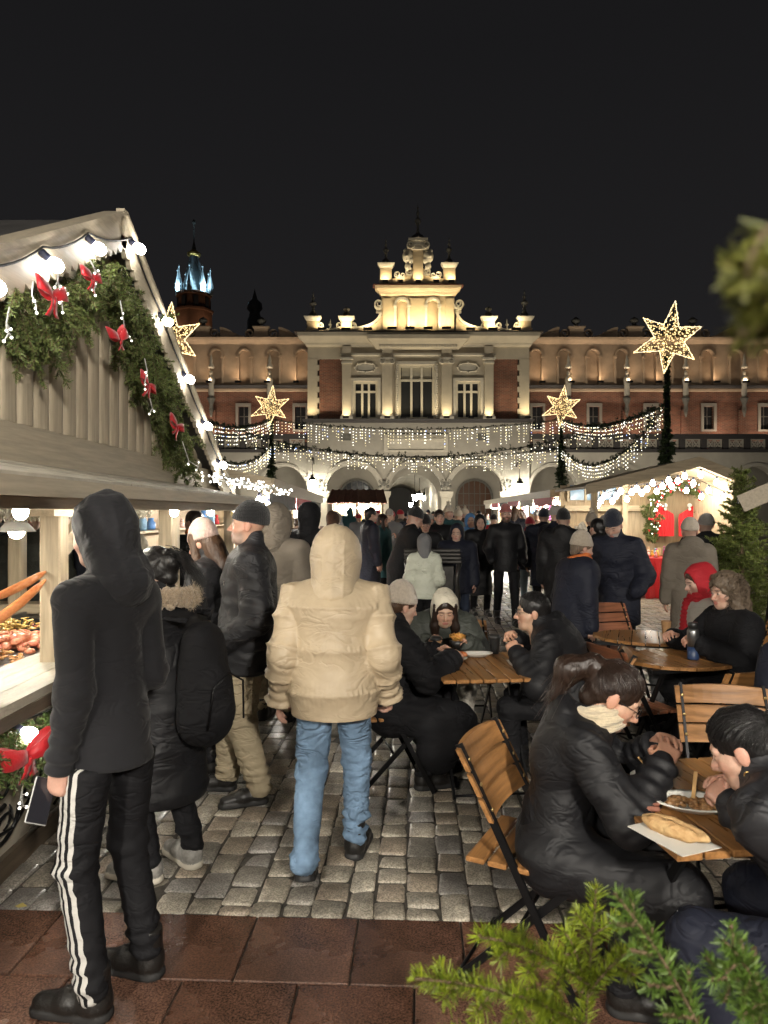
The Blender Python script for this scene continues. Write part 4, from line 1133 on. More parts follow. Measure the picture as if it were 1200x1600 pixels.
# front panel, leaning out at the top, with dark plinth
for k in range(5):
    ya, yb2 = .7 + k * .97, .7 + (k + 1) * .97 - .012
    MB().add([(-1.80, ya, .1), (-1.80, yb2, .1), (-1.66, yb2, .9), (-1.66, ya, .9), (-1.84, ya, .1), (-1.84, yb2, .1), (-1.70, yb2, .9), (-1.70, ya, .9)],
             [(0, 1, 2, 3), (7, 6, 5, 4), (0, 4, 5, 1), (1, 5, 6, 2), (2, 6, 7, 3), (3, 7, 4, 0)]).build('front_panel', M_CANV, stall)
MB().box2((-1.84, .7, .0), (-1.765, 5.55, .105)).build('plinth', M_DKW, stall)
def iron_scrolls(y, parent):
    def P3(u, v): return (-1.775 + .175 * v, y + u, .12 + v * .75)      # on the leaning panel
    def spiral(u, v, r, a0, turns, sg):
        return [P3(u + r * (1 - .8 * t / 20) * math.cos(a0 + sg * turns * 2 * PI * t / 20), v + r * 1.3 * (1 - .8 * t / 20) * math.sin(a0 + sg * turns * 2 * PI * t / 20)) for t in range(21)]
    r = random.Random(int(y * 100))
    for (u, v, rr, a0, sg) in ((.12, .25, .13, 2.6, 1), (.4, .22, .12, .5, -1), (.62, .4, .11, 2.0, 1), (.3, .48, .10, -1, -1), (.8, .2, .12, 0, 1)):
        MB().tube(spiral(u, v, rr, a0, 1.3, sg), [.011 - .006 * k / 20 for k in range(21)], 6).build('scroll', M_IRON, parent)
    MB().tube([P3(0, .05), P3(.25, .2), (P3(.5, .15)), P3(.75, .42), P3(.95, .5)], .008, 6).build('stem', M_IRON, parent)
    for k in range(5):
        u, v = r.uniform(.1, .85), r.uniform(.15, .6); mb = MB(); c = Vector(P3(u, v)); a = r.uniform(0, 6)
        ribbon(mb, [c + Vector((.01, math.cos(a) * s, math.sin(a) * s)) for s in (0, .03, .06, .09)], [.006, .04, .035, .004], (.2, -math.sin(a), math.cos(a)), .004); mb.build('leaf', M_IRON, parent)
iron = thing('wrought_iron_panel', 'black wrought iron scrollwork on the front of the sausage stall', 'ironwork', (0, 0, 0))
for k in range(4): iron_scrolls(1.9 + k * .95, iron)
rebase(iron, (-1.78, 3.4, .1))
# lace valances under the plates
M_LACE = mat('white_lace', (.55, .52, .42), .8, bump=.3, bscale=(60, 60, 60))
def valance(a, b, z, h, n, parent):
    a = Vector(a); b = Vector(b); mb = MB()
    for k in range(n):
        p, q = a.lerp(b, k / n), a.lerp(b, (k + 1) / n); m_ = (p + q) / 2
        for row in range(2):
            z0 = z - row * h * .45
            mb.bar(p + Vector((0, 0, z0 - p.z)), m_ + Vector((0, 0, z0 - h * .45 - m_.z)), .004, .016, up=(1, 1, 0)); mb.bar(m_ + Vector((0, 0, z0 - h * .45 - m_.z)), q + Vector((0, 0, z0 - q.z)), .004, .016, up=(1, 1, 0))
        tri = [p + Vector((0, 0, z - h * .8 - p.z)), q + Vector((0, 0, z - h * .8 - q.z)), m_ + Vector((0, 0, z - h * 1.15 - m_.z))]
        nn = (b - a).cross(Vector((0, 0, 1))).normalized() * .003
        mb.add([t + nn for t in tri] + [t - nn for t in tri], [(0, 1, 2), (5, 4, 3), (0, 3, 4, 1), (1, 4, 5, 2), (2, 5, 3, 0)])
    mb.bar(a, b, .006, .03)
    return tag(mb.build('lace_valance', M_LACE, parent), kind='stuff')
valance((-1.82, .8, 1.76), (-1.82, 5.4, 1.76), 1.75, .07, 110, stall)
valance((-4.2, 5.5, 1.76), (-1.8, 5.5, 1.76), 1.75, .07, 60, stall)

# hanging work lamps inside
E_LAMP = emit('work_lamp', (1, .94, .80), 430)
M_SHADE = mat('white_enamel', (.7, .68, .62), .35)
for x, y_, z, lb in ((-2.25, 4.35, 1.60, 'white shaded work lamp nearest the wooden post'), (-2.3, 3.3, 1.60, 'white shaded work lamp over the grill at the left edge'), (-2.6, 1.9, 1.62, 'white shaded work lamp at the near end of the grill')):
    o = thing('work_lamp', lb, 'lamp', (x, y_, z), 0, 'work lamps over the grill')
    MB().lathe([(.035, .09), (.05, .07), (.11, .0), (.105, .0), (.045, .065), (.0, .07)], seg=18).build('shade', M_SHADE, o)
    MB().ball((0, 0, .0), .045, 12, 8).build('bulb', E_LAMP, o)
    MB().tube([(0, 0, .09), (0, 0, .3)], .006, 5).build('cord', M_CABLE, o)
# purple-white shelf of cups behind
# -- food on the grill
def food_mat(name, c, c2, rough=.35): return mat(name, c, rough, color2=c2, vscale=(30, 30, 30), bump=.5, bscale=(55, 55, 55), bdist=.006, coat=.25)
M_SAUS = food_mat('grilled_sausage', (.30, .07, .022), (.55, .19, .06)); M_SAUS2 = food_mat('orange_sausage', (.52, .16, .05), (.66, .28, .11))
M_MEAT = food_mat('grilled_meat', (.42, .08, .05), (.66, .30, .16)); M_POT = food_mat('fried_potato', (.62, .36, .07), (.72, .52, .2)); M_ONI = food_mat('fried_onion', (.55, .33, .14), (.68, .25, .07))
pan = thing('grill_plate', 'long black griddle set into the stall counter', 'griddle', (-2.3, 3.2, .9))
MB().box2((-.42, -2.2, .0), (.42, 2.2, .03)).build('plate', M_BLKPAN, pan)
for sx in (-.44, .44): MB().box2((sx - .015, -2.22, .003), (sx + .015, 2.22, .06)).build('rim', M_STEEL, pan)
pan2 = thing('potato_pan', 'black pan heaped with yellow fried potatoes on the griddle', 'pan', (-2.42, 4.55, .935))
MB().lathe([(.0, .0), (.24, .0), (.29, .06), (.30, .06), (.25, -.005)], seg=24).build('pan_body', M_BLKPAN, pan2)
def saus(x, y_, z, L, r, a, bend, label, m_=M_SAUS, grp='sausages on the griddle'):
    n = 12; pts = []; rs = []
    for k in range(n + 1):
        t = k / n - .5; pts.append((L * t, bend * (4 * t * t), 0)); rs.append(r * (1 - max(0, abs(t) - .4) / .1 * .75) if abs(t) > .4 else r * (1 + .05 * math.sin(k * 2)))
    o = MB().tube(pts, rs, 10).build('sausage', m_); o.location = (x, y_, z); o.rotation_euler = (0, 0, a); return tag(o, label, 'sausage', grp)
rr = random.Random(5)
for k in range(26):
    y_ = 2.0 + (k % 13) * .16 + rr.uniform(-.03, .03); x = -2.02 - .24 * (k // 13) + rr.uniform(-.03, .03)
    if y_ > 3.55: continue
    saus(x, y_, .955 + .004 * k % 3, rr.uniform(.26, .36), rr.uniform(.024, .032), rr.uniform(-.25, .25) + 1.2, rr.uniform(-.05, .07), 'thick browned sausage on the griddle, %s from the near end of the %s row' % (ordw(k % 13), 'front' if k < 13 else 'back'), M_SAUS2 if k % 3 else M_SAUS)
def heap(name, label, c, sx, sy, h, n, m_, kind, seed):
    r = random.Random(seed); mb = MB()
    for k in range(n):
        u, v = r.gauss(0, .42), r.gauss(0, .42); u = max(-1, min(1, u)); v = max(-1, min(1, v))
        z = h * max(0, 1 - .8 * (u * u + v * v)) * r.random(); p = (c[0] + u * sx, c[1] + v * sy, c[2] + z)
        if kind == 'chunk': mb.ball(p, r.uniform(.018, .038), 7, 5, (r.uniform(.8, 1.5), r.uniform(.8, 1.5), r.uniform(.5, .9)))
        else:
            a = r.uniform(0, 6); L_ = r.uniform(.03, .07); mb.tube([p, (p[0] + L_ * .5 * math.cos(a), p[1] + L_ * .5 * math.sin(a), p[2] + r.uniform(0, .012)), (p[0] + L_ * math.cos(a + .4), p[1] + L_ * math.sin(a + .4), p[2])], r.uniform(.004, .009), 5)
    o = mb.build(name, m_); return tag(o, label, 'food', kind='stuff')
heap('meat_heap', 'heap of glazed red grilled meat chunks on the griddle', (-2.25, 4.15, .94), .3, .3, .07, 170, M_MEAT, 'chunk', 1)
heap('onion_heap', 'heap of orange fried onions and peppers on the griddle', (-2.2, 3.75, .94), .28, .2, .06, 260, M_ONI, 'strip', 2)
heap('potato_heap', 'yellow fried potato pieces in the black pan', (-2.42, 4.55, .95), .2, .2, .1, 170, M_POT, 'strip', 3)
heap('meat_heap', 'grilled chops at the far end of the griddle', (-2.15, 4.95, .94), .26, .25, .06, 90, M_MEAT, 'chunk', 4)
# strings of sausages and garlic hanging in the opening
def chain(pts, r, label, n, m_):
    o = thing('sausage_chain', label, 'sausages', pts[0])
    P0 = Vector(pts[0]); L = len(pts) - 1
    for k in range(n):
        a = k / n; b = (k + 1) / n
        def at(t):
            i = min(int(t * L), L - 1); return Vector(pts[i]).lerp(Vector(pts[i + 1]), t * L - i) - P0
        q = [at(a + (b - a) * s) for s in (0, .12, .3, .5, .7, .88, 1)]
        MB().tube(q, [.006, r * .8, r, r * 1.05, r, r * .8, .006], 9).build('link', m_, o)
chain(catenary((XS, 3.57, 1.42), (-2.3, 2.5, 1.44), .16, 20), .021, 'long string of orange sausages hanging from the wooden post', 4, M_SAUS2)
chain(catenary((XS, 3.57, 1.38), (-2.45, 2.6, 1.30), .26, 20), .024, 'lower thicker string of sausages looped below the first', 3, M_SAUS2)
chain(catenary((XS + .0, 3.68, 1.52), (XS + .05, 3.75, 1.0), .0, 10), .02, 'short sausages hanging straight down behind the post', 3, M_SAUS2)
o = thing('garlic_braid', 'hanging braid of pale garlic bulbs and red peppers', 'garlic', (-1.62, 3.98, 1.62))
M_GAR = mat('garlic_skin', (.62, .5, .36), .6, var=.2, vscale=(40, 40, 40)); M_PEP = mat('dried_pepper', (.5, .02, .03), .35)
for k in range(11): MB().ball((rr.uniform(-.025, .025), rr.uniform(-.025, .025), -.04 * k), .028, 8, 6, (1, 1, 1.1)).build('garlic_bulb', M_GAR if k % 4 else M_SAUS2, o)
for k in range(6): MB().tube([(0, 0, -.42 - .02 * k), (rr.uniform(-.04, .04), rr.uniform(-.04, .04), -.5 - .02 * k), (rr.uniform(-.05, .05), rr.uniform(-.03, .03), -.58 - .015 * k)], [.008, .011, .002], 6).build('pepper', M_PEP, o)
MB().tube([(0, 0, .1), (0, 0, -.6)], .006, 5).build('string', M_TWIG, o)

# -- greenery on the gable
def gp(px, py, x=XS + .06): d = x * FPX / (px - 600); return (x, d, CAM_Z - (py - 800) * d / FPX)
gar = thing('fir_garland', 'thick fir garland swagged under the stall gable', 'garland', (0, 0, 0))
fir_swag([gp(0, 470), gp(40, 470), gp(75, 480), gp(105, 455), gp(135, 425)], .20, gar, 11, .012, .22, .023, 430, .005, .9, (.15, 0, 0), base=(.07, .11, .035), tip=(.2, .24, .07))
fir_swag([gp(20, 500), gp(60, 520), gp(90, 500)], .16, gar, 12, .012, .2, .023, 430, .005, .9, (.15, 0, 0), base=(.07, .11, .035), tip=(.2, .24, .07))
gar2 = thing('fir_garland', 'fir garland running down the far slope of the stall gable', 'garland', (0, 0, 0))
fir_swag([gp(140, 420), gp(165, 440), gp(190, 490), gp(205, 540), gp(225, 590), gp(250, 650), gp(272, 705), gp(282, 735)], .22, gar2, 13, .011, .22, .023, 400, .0055, .7, (.15, 0, 0), base=(.07, .11, .035), tip=(.2, .24, .07))
fir_swag([gp(180, 430), gp(205, 500), gp(235, 570), gp(262, 640), gp(285, 700)], .16, gar2, 14, .016, .2, .023, 400, .0055, .7, (.15, 0, 0), base=(.07, .11, .035), tip=(.2, .24, .07))
for k, (px, py, s, lb) in enumerate(((75, 465, .13, 'large red bow on the fir swag at the left edge of the gable'), (137, 435, .105, 'red bow on the greenery just below the gable peak'), (180, 530, .12, 'red bow on the far slope, highest of the four on that side'),
                       (226, 603, .12, 'red bow on the far slope, second from the peak'), (271, 668, .13, 'lowest red bow near the foot of the gable garland'))):
    p = Vector(gp(px, py, XS + .24)); bow(p, s * .85, lb, R(78), 20 + k, R(rr.uniform(-25, 25)))
ic = thing('icicle_light_cord', 'white icicle light cord hanging from the gable greenery', 'string lights', (0, 0, 0))
for k, pp in enumerate(([(52, 440), (50, 460), (56, 475)], [(92, 420), (90, 440), (96, 462), (97, 475)], [(140, 405), (150, 425), (152, 440), (146, 455)], [(15, 480), (10, 505), (14, 520)], [(188, 470), (192, 495), (196, 520), (205, 530)], [(226, 560), (230, 580), (226, 600)], [(234, 622), (238, 638)], [(285, 690), (295, 720), (310, 730)])):
    icicle_cord([gp(a, b, XS + .27) for a, b in pp], ic, 40 + k)
# -- bulbs along the verge
fest = thing('festoon_lights', 'string of round white bulbs along the scalloped gable edge', 'string lights', (0, 0, 0))
XB = -1.525; prev = None; cab = []
for k in range(6):       # far slope
    yb_ = YA + .10 + k * .57; p = Vector((XB, yb_, roof_z(yb_) - .05)); bulb_at(fest, p, (.75, .2, -.6), .95); cab.append(p + Vector((-.03, 0, .055)))
cab2 = []
for k in range(5):
    yb_ = YA - .52 - k * .5; p = Vector((XB, yb_, roof_z(yb_) - .06)); bulb_at(fest, p, (.6, .55, -.6), .95); cab2.append(p + Vector((-.03, -.02, .06)))
allc = list(reversed(cab2)) + cab
pts = []
for a, b in zip(allc, allc[1:]): pts += catenary(a, b, .03, 6)[:-1]
MB().tube(pts + [allc[-1]], .006, 5).build('cable', M_CABLE, fest)
_bulb4 = _bulb_me.copy(); _bulb4.materials[0] = emit('added_awning_bulb_glow', (1, .93, .80), 260)  # extra awning bulbs, added to brighten the stall and the people beside it
fest3 = thing('festoon_lights', 'added white bulbs under the front edge of the stall awning', 'string lights', (0, 0, 0)); c2 = []
for k in range(6):
    p = Vector((AX - .2, .7 + k * .95, 1.74)); bulb_at(fest3, p, (0, 0, -1), .8, _bulb4); c2.append(p + Vector((0, 0, .06)))
MB().tube(c2, .005, 5).build('cable', M_CABLE, fest3); rebase(fest3, (AX - .2, 3, 1.74))
# along the awning and under the counter
fest2 = thing('festoon_lights', 'string of white bulbs and fir under the stall counter', 'string lights', (0, 0, 0))
c2 = []
for yb_ in (1.3, 2.1, 2.97, 3.75, 4.5):
    p = Vector((-1.50, yb_, .80)); bulb_at(fest2, p, (1, 0, -.5), .9); c2.append(p + Vector((-.05, 0, .05)))
pts = []
for a, b in zip(c2, c2[1:]): pts += catenary(a, b, .05, 6)[:-1]
MB().tube(pts + [c2[-1]], .006, 5).build('cable', M_CABLE, fest2)
gar3 = thing('fir_garland', 'fir garland hung along the front of the stall counter', 'garland', (0, 0, 0))
fir_swag([(-1.56, 1.6, .8), (-1.56, 2.3, .72), (-1.56, 2.9, .80), (-1.56, 3.5, .74), (-1.56, 4.4, .78), (-1.56, 5.3, .75)], .14, gar3, 17, .016, .2, .023, 430, .005, .8, (.3, 0, 0))
bow((-1.45, 2.86, .74), .14, 'red bow on the fir below the stall counter', R(65), 31)
for k, y_ in enumerate((2.62, 2.95, 3.2)): icicle_cord([(-1.5, y_, .7), (-1.5, y_ + .01, .62), (-1.5, y_ - .01, .55), (-1.5, y_, .5)], ic, 60 + k)
# twinkle heap where the roof meets the awning at the far end
ic2 = thing('icicle_light_cord', 'tangle of small white lights on the far end of the awning', 'string lights', (0, 0, 0))
lb = MB(); r2 = random.Random(9); cd = MB(); pr = None
for k in range(150):
    t = r2.random(); p = Vector((-1.55 + .35 * t + r2.uniform(-.1, .1), 6.3 + 2.6 * t + r2.uniform(-.2, .2), 2.02 - .08 * t + r2.uniform(-.03, .06))); lb.ball(p, .011, 5, 3)
    if k % 6 == 0:
        if pr is not None: cd.tube([pr, p], .004, 4)
        pr = p
lbo = lb.build('light_tips', M_LEDW, ic2); tag(lbo, kind='stuff'); cd.build('cord', M_WCABLE, ic2)
for o_ in (gar, gar2, gar3, ic, fest, fest2, ic2): rebase(o_, {gar: (-1.6, 3.3, 2.7), gar2: (-1.6, 5, 2.4), gar3: (-1.56, 3.4, .6), ic: (-1.5, 4.0, 2.5), fest: (-1.44, 4.3, 2.2), fest2: (-1.5, 2.8, .8), ic2: (-1.3, 7.5, 1.95)}[o_])
rebase(stall, (-2.6, 3.4, 0))
# ------------------------------------------------------------------ the other stalls
M_PINK = mat('pink_awning_cloth', (.55, .10, .13), .7, bump=.3, bscale=(12, 12, 12)); M_CREAMC = mat('cream_awning_cloth', (.6, .55, .45), .7)
M_TILE = mat('brown_roof_tile', (.16, .065, .045), .7, var=.3, vscale=(9, 9, 9))
M_LITWALL = wood('stall_lining', (.36, .27, .165), 'z', .2)
E_BULB2 = emit('bulb_glow_far', (1, .94, .84), 800)
_bulb2 = MB().lathe([(.0, -.085), (.025, -.08), (.044, -.05), (.046, -.025), (.03, .0), (.018, .02)], seg=8).mesh('bulb', E_BULB2)
MERCH = [mat('goods_%d' % i, c, .5, var=.25, vscale=(25, 25, 25)) for i, c in enumerate([(.6, .05, .06), (.75, .7, .62), (.08, .2, .45), (.65, .42, .08), (.12, .35, .16), (.45, .1, .35), (.7, .3, .3), (.2, .35, .5), (.5, .36, .2), (.8, .55, .5)])]
MCOL = ['red', 'cream', 'blue', 'ochre', 'green', 'purple', 'salmon', 'steel-blue', 'brown', 'pale pink']
def goods(r, base, u, v, span, z, n, hmax, label, grp, hang=False):
    "n little goods along u from base at height z; each its own object"
    for k in range(n):
        t = (k + r.uniform(.2, .8)) / n; p = Vector(base) + Vector(u) * span * t + Vector(v) * r.uniform(-.08, .08); p.z = z
        ci = r.randrange(len(MERCH)); m_ = MERCH[ci]; s = r.uniform(.5, 1) * hmax; kind = r.choice(('box', 'jar', 'ball', 'doll'))
        mb = MB(); w = min(.10, span / n * .48) * r.uniform(.7, 1)
        if hang:
            mb.box((0, 0, -s / 2), (w * 1.6, .03, s)); mb.box((0, 0, -s * .12), (w * 2.1, .035, s * .2)); nm = 'hanging_garment'
        elif kind == 'box': mb.bbox((0, 0, s / 2), (w * 1.8, w * 1.6, s), .01); nm = 'gift_box'
        elif kind == 'jar': mb.lathe([(w * .8, 0), (w * .85, s * .6), (w * .5, s * .75), (w * .55, s)], seg=8); nm = 'jar'
        elif kind == 'ball': mb.ball((0, 0, w * .9), w * .9, 8, 6); nm = 'bauble'
        else: mb.lathe([(w * .8, 0), (w * .6, s * .5), (w * .3, s * .6)], seg=8); mb.ball((0, 0, s * .75), w * .5, 7, 5); nm = 'doll'
        o = mb.build(nm, m_, None, p, (0, 0, math.atan2(u[1], u[0]) + r.uniform(-.2, .2))); tag(o, '%s %s %s, %s along' % (MCOL[ci], nm.replace('_', ' '), label, ordw(k)), 'goods', grp)
def stall_row(label, corner, ang, length, depth, zf, zb, lab_goods, seed, ov=.6, zc=.95, bulbs=True, valance_m=None, endopen=True, ngoods=14, side=1):
    """pent-roofed stall: corner = near front corner, front edge runs away at angle ang (deg, clockwise from +Y); depth to side (+1 right, -1 left)"""
    r = random.Random(seed)
    u = Vector((math.sin(R(ang)), math.cos(R(ang)), 0)); v = Vector((u.y, -u.x, 0)) * side; c = Vector(corner)
    o = thing('market_stall', label, 'market stall', c)
    def q(a, b, z): return u * a + v * b + Vector((0, 0, z))
    def slab(name, a0, a1, b0, b1, z00, z01, th, m_):
        V = [q(a0, b0, z00), q(a1, b0, z00), q(a1, b1, z01), q(a0, b1, z01)]; V += [p - Vector((0, 0, th)) for p in V]
        MB().add(V, [(0, 1, 2, 3), (7, 6, 5, 4), (0, 4, 5, 1), (1, 5, 6, 2), (2, 6, 7, 3), (3, 7, 4, 0)]).build(name, m_, o)
    slab('roof', 0, length, -ov, depth, zf, zb, .05, M_ROOF)
    slab('fascia', -.02, length + .02, -ov - .035, -ov, zf + .01, zf + .01, .17, M_WX)
    V = [q(-.03, -ov, zf + .01), q(-.03, depth, zb + .01), q(-.03, depth, zb - .16), q(-.03, -ov, zf - .16)]; V += [p - u * .03 for p in V]
    MB().add(V, [(0, 1, 2, 3), (7, 6, 5, 4), (0, 4, 5, 1), (1, 5, 6, 2), (2, 6, 7, 3), (3, 7, 4, 0)]).build('end_fascia', M_WX, o)
    n = max(2, int(length / 2.4))
    for k in range(n + 1):
        a = .1 + (length - .2) * k / n; MB().box(q(a, .05, (zf - .06) / 2), (.11, .11, zf - .06 + .06), (0, 0, -R(ang))).build('post', M_WZ, o)
    slab('counter', 0, length, -.05, .55, zc, zc, .05, M_WX); slab('counter_front', 0, length, .0, .04, zc - .053, zc - .053, zc - .055, M_LITWALL)
    slab('back_wall', 0, length, depth - .06, depth, zb - .06, zb - .06, zb - .07, M_LITWALL)
    slab('shelf', .1, length - .1, depth - .45, depth - .07, 1.45, 1.45, .03, M_WX); slab('shelf', .1, length - .1, depth - .45, depth - .07, 1.9, 1.9, .03, M_WX)
    slab('far_end_wall', length - .06, length, .1, depth - .07, zf - .1, zf - .1, zf - .11, M_LITWALL)
    if valance_m:
        for k in range(n):
            a0, a1 = length * k / n + .06, length * (k + 1) / n - .06
            slab('awning_valance', a0, a1, -ov + .02, -ov + .03, zf - .15, zf - .15, .2, valance_m[k % len(valance_m)])
    if bulbs:
        nb = int(length / .62)
        cab = []
        for k in range(nb):
            p = q(.2 + (length - .4) * k / (nb - 1), -ov + .14 + r.uniform(-.05, .05), zf - .24 + r.uniform(-.06, .04)); bulb_at(o, p, (0, 0, -1), 1.0, _bulb2); cab.append(p + Vector((0, 0, .07)))
        MB().tube(cab, .008, 4).build('cable', M_CABLE, o)
    g = lab_goods
    for z, b, wh in ((zc, .2, 'on the counter front of '), (zc, .4, 'on the counter back of '), (1.45, depth - .28, 'on the lower shelf of '), (1.9, depth - .28, 'on the upper shelf of ')):
        goods(r, c + q(.2, b, 0), u, v, length - .4, z + .003, ngoods, .3, wh + g, 'goods for sale at ' + g)
    goods(r, c + q(.2, .02, 0), u, v, length - .4, zf - .2, int(ngoods * .8), .55, 'hung up at ' + g, 'garments hung at ' + g, True)
    return o, q, u, v
# right-hand rows
stall_row('long open stall with pink awning flaps on the right of the crowd', (4.45, 16.3, 0), 2.6, 16, 2.2, 2.22, 2.65, 'the pink-awning stall', 3, valance_m=[M_PINK, M_CREAMC, M_PINK, M_ROOF], ngoods=44)
# gabled gift booth that opens towards us
bo = thing('gift_booth', 'gabled timber booth hung with bulbs and red curtains beside the fir tree', 'market stall', (5.6, 14.2, 0))
def bx3(name, a, b_, m_): MB().box2([a[i] - (5.6, 14.2, 0)[i] for i in range(3)], [b_[i] - (5.6, 14.2, 0)[i] for i in range(3)]).build(name, m_, bo)
YBF, YBB = 13.2, 15.5; XAP, ZAP = 5.85, 2.72
for s_, xe, ze in ((-1, 3.75, 2.2), (1, 6.75, 2.36)):
    V = [(XAP, YBF, ZAP), (xe, YBF, ze), (xe, YBB + .1, ze), (XAP, YBB + .1, ZAP)]; V = [Vector(p) - Vector((5.6, 14.2, 0)) for p in V]; V += [p - Vector((0, 0, .05)) for p in V]
    rf = MB().add(V, [(0, 1, 2, 3), (7, 6, 5, 4), (0, 4, 5, 1), (1, 5, 6, 2), (2, 6, 7, 3), (3, 7, 4, 0)]).build('roof', M_WX, bo)
    V = [(XAP, YBF - .04, ZAP + .03), (xe, YBF - .04, ze + .03), (xe, YBF - .04, ze - .16), (XAP, YBF - .04, ZAP - .16)]; V = [Vector(p) - Vector((5.6, 14.2, 0)) for p in V]; V += [p + Vector((0, .035, 0)) for p in V]
    MB().add(V, [(0, 1, 2, 3), (7, 6, 5, 4), (0, 4, 5, 1), (1, 5, 6, 2), (2, 6, 7, 3), (3, 7, 4, 0)]).build('verge_board', M_WX, bo)
bx3('post', (6.50, YBF + .02, 0), (6.64, YBF + .16, 2.38), M_WZ); bx3('post', (5.12, YBB - .25, 0), (5.24, YBB - .13, 2.5), M_WZ); bx3('post', (3.9, YBF + .1, 0), (4.0, YBF + .2, 2.2), M_WZ)
for k in range(9): bx3('side_board', (6.64, YBF + .05 + k * .25, 0), (6.67, YBF + .05 + k * .25 + .245, 2.34), M_WZ)
for k in range(17): bx3('back_board', (3.85 + k * .175, YBB, 0), (3.85 + k * .175 + .171, YBB + .03, 2.3), M_LITWALL)
bx3('door_panel', (5.30, YBB - .06, .3), (5.88, YBB - .02, 1.72), M_WZ); bx3('shelf_beam', (3.9, YBB - .2, 1.74), (5.9, YBB - .08, 1.86), M_WX)
bx3('window_pane', (4.05, YBB - .05, 1.98), (5.05, YBB - .03, 2.3), mat('blue_window_glass', (.12, .25, .42), .15))
for x in (4.0, 4.38, 4.72, 5.07): bx3('window_bar', (x - .025, YBB - .08, 1.95), (x + .025, YBB - .04, 2.33), M_WX)
bx3('counter', (5.75, 14.2, .78), (6.64, 14.9, .84), M_WX)
_bulb3 = _bulb2.copy(); _bulb3.materials[0] = emit('bulb_glow_booth', (1, .92, .76), 75)
lst = thing('festoon_lights', 'dense rows of bulbs under the gable of the gift booth', 'string lights', (5.4, 13.6, 2.3))
for row in range(3):
    cb = []
    for k in range(9):
        x = 4.15 + k * .30 + .08 * row; zr = (ZAP - (XAP - x) * .247 if x < XAP else ZAP - (x - XAP) * .4) - .22 - .10 * row - .05 * random.random(); p = Vector((x - 5.4, -.25 + .5 * row, zr - 2.3)); bulb_at(lst, p, (0, 0, -1), 1.1, _bulb3); cb.append(p + Vector((0, 0, .08)))
    MB().tube(cb, .008, 4).build('cable', M_CABLE, lst)
M_SANTA = mat('red_felt', (.62, .012, .02), .8, sheen=.3, bump=.3, bscale=(30, 30, 30)); M_WFUR = mat('white_fur_trim', (.75, .72, .68), .9, bump=.8, bscale=(60, 60, 60), bdist=.02)
r5 = random.Random(4)
wr = thing('fir_garland', 'fir garland arch with red berries framing the red curtains', 'garland', (6.28, 15.1, 1.0))
pts = [Vector((.58 * math.cos(PI - PI * t / 14), 0, .75 + .55 * math.sin(PI * t / 14))) for t in range(15)]; pts = [pts[0] - Vector((0, 0, .65))] + pts + [pts[-1] - Vector((0, 0, .65))]
fir_swag(pts, .20, wr, 71, .022, .2, .05, 260, .012, .2, (0, -.2, 0), base=(.07, .10, .03), tip=(.16, .19, .06))
lb = MB(); rb = MB()
for k in range(130):
    i = r5.randrange(len(pts) - 1); p = pts[i].lerp(pts[i + 1], r5.random()) + Vector((r5.uniform(-.13, .13), -.17 + r5.uniform(-.05, .05), r5.uniform(-.13, .13))); (lb if k % 3 else rb).ball(p, .014 if k % 3 else .028, 6, 4)
tag(lb.build('fairy_lights', M_LEDW, wr), kind='stuff'); tag(rb.build('berries', M_SANTA, wr), kind='stuff')
for k, (x, lb_) in enumerate(((6.02, 'red curtain hung on the left under the fir arch'), (6.54, 'red curtain hung on the right under the fir arch'))):
    o = thing('red_curtain', lb_, 'curtain', (x, 15.25, 1.2)); V = []; F = []
    for j in range(25):
        t = j / 24 * 2 - 1; w_ = .22; y_ = .025 * math.sin(j * 1.9); top_ = .72 - (.25 * (t * (1 if k == 0 else -1) + 1) / 2); V += [(t * w_, y_, 0), (t * w_, y_ * .6, .4), (t * w_ * .92, y_ * .4, top_)]
    for j in range(24): F += [(j * 3, j * 3 + 3, j * 3 + 4, j * 3 + 1), (j * 3 + 1, j * 3 + 4, j * 3 + 5, j * 3 + 2)]
    MB().add(V, F, True).build('cloth', M_SANTA, o); MB().ball((0, -.05, .66), .05, 8, 6).ball((0, -.05, .58), .035, 8, 6).build('white_figure', M_WFUR, o)
tb = thing('cloth_covered_table', 'sales table draped to the ground in bright red cloth', 'table', (5.62, 14.55, 0))
n = 40; V = []; F = []
outl = [(-.42, -.45), (.42, -.45), (.42, .45), (-.42, .45)]; per = []
for k in range(n):
    t = k / n * 4; i = int(t); f = t - i; a = outl[i]; b = outl[(i + 1) % 4]; per.append((a[0] + (b[0] - a[0]) * f, a[1] + (b[1] - a[1]) * f))
for k, (x, y) in enumerate(per):
    w = 1 + .07 * math.sin(k * 2.4); V += [(x, y, .8), (x * 1.03 * w, y * 1.05 * w, .4), (x * 1.05 * w, y * 1.1 * w, .01)]
for k in range(n):
    a, b = k * 3, ((k + 1) % n) * 3; F += [(a, b, b + 1, a + 1), (a + 1, b + 1, b + 2, a + 2)]
F.append(tuple(k * 3 for k in range(n)))
MB().add(V, F).build('red_cloth', M_SANTA, tb)
for k, (yy, wh) in enumerate(((-.3, 'front'), (-.05, 'middle'), (.2, 'back'))): goods(r5, tb.location + Vector((-.38, yy, 0)), (1, 0, 0), (0, 1, 0), .76, .81, 7, .16 + .06 * k, 'in the %s row of the red-clothed table' % wh, 'gifts on the red table')
goods(r5, Vector((5.8, 14.5, 0)), (1, 0, 0), (0, 1, 0), .8, .845, 7, .35, 'on the booth counter under the fir arch', 'gifts on the booth counter')
o = thing('patterned_sack', 'white and red patterned cloth sack beside the red table', 'sack', (5.05, 14.3, 0))
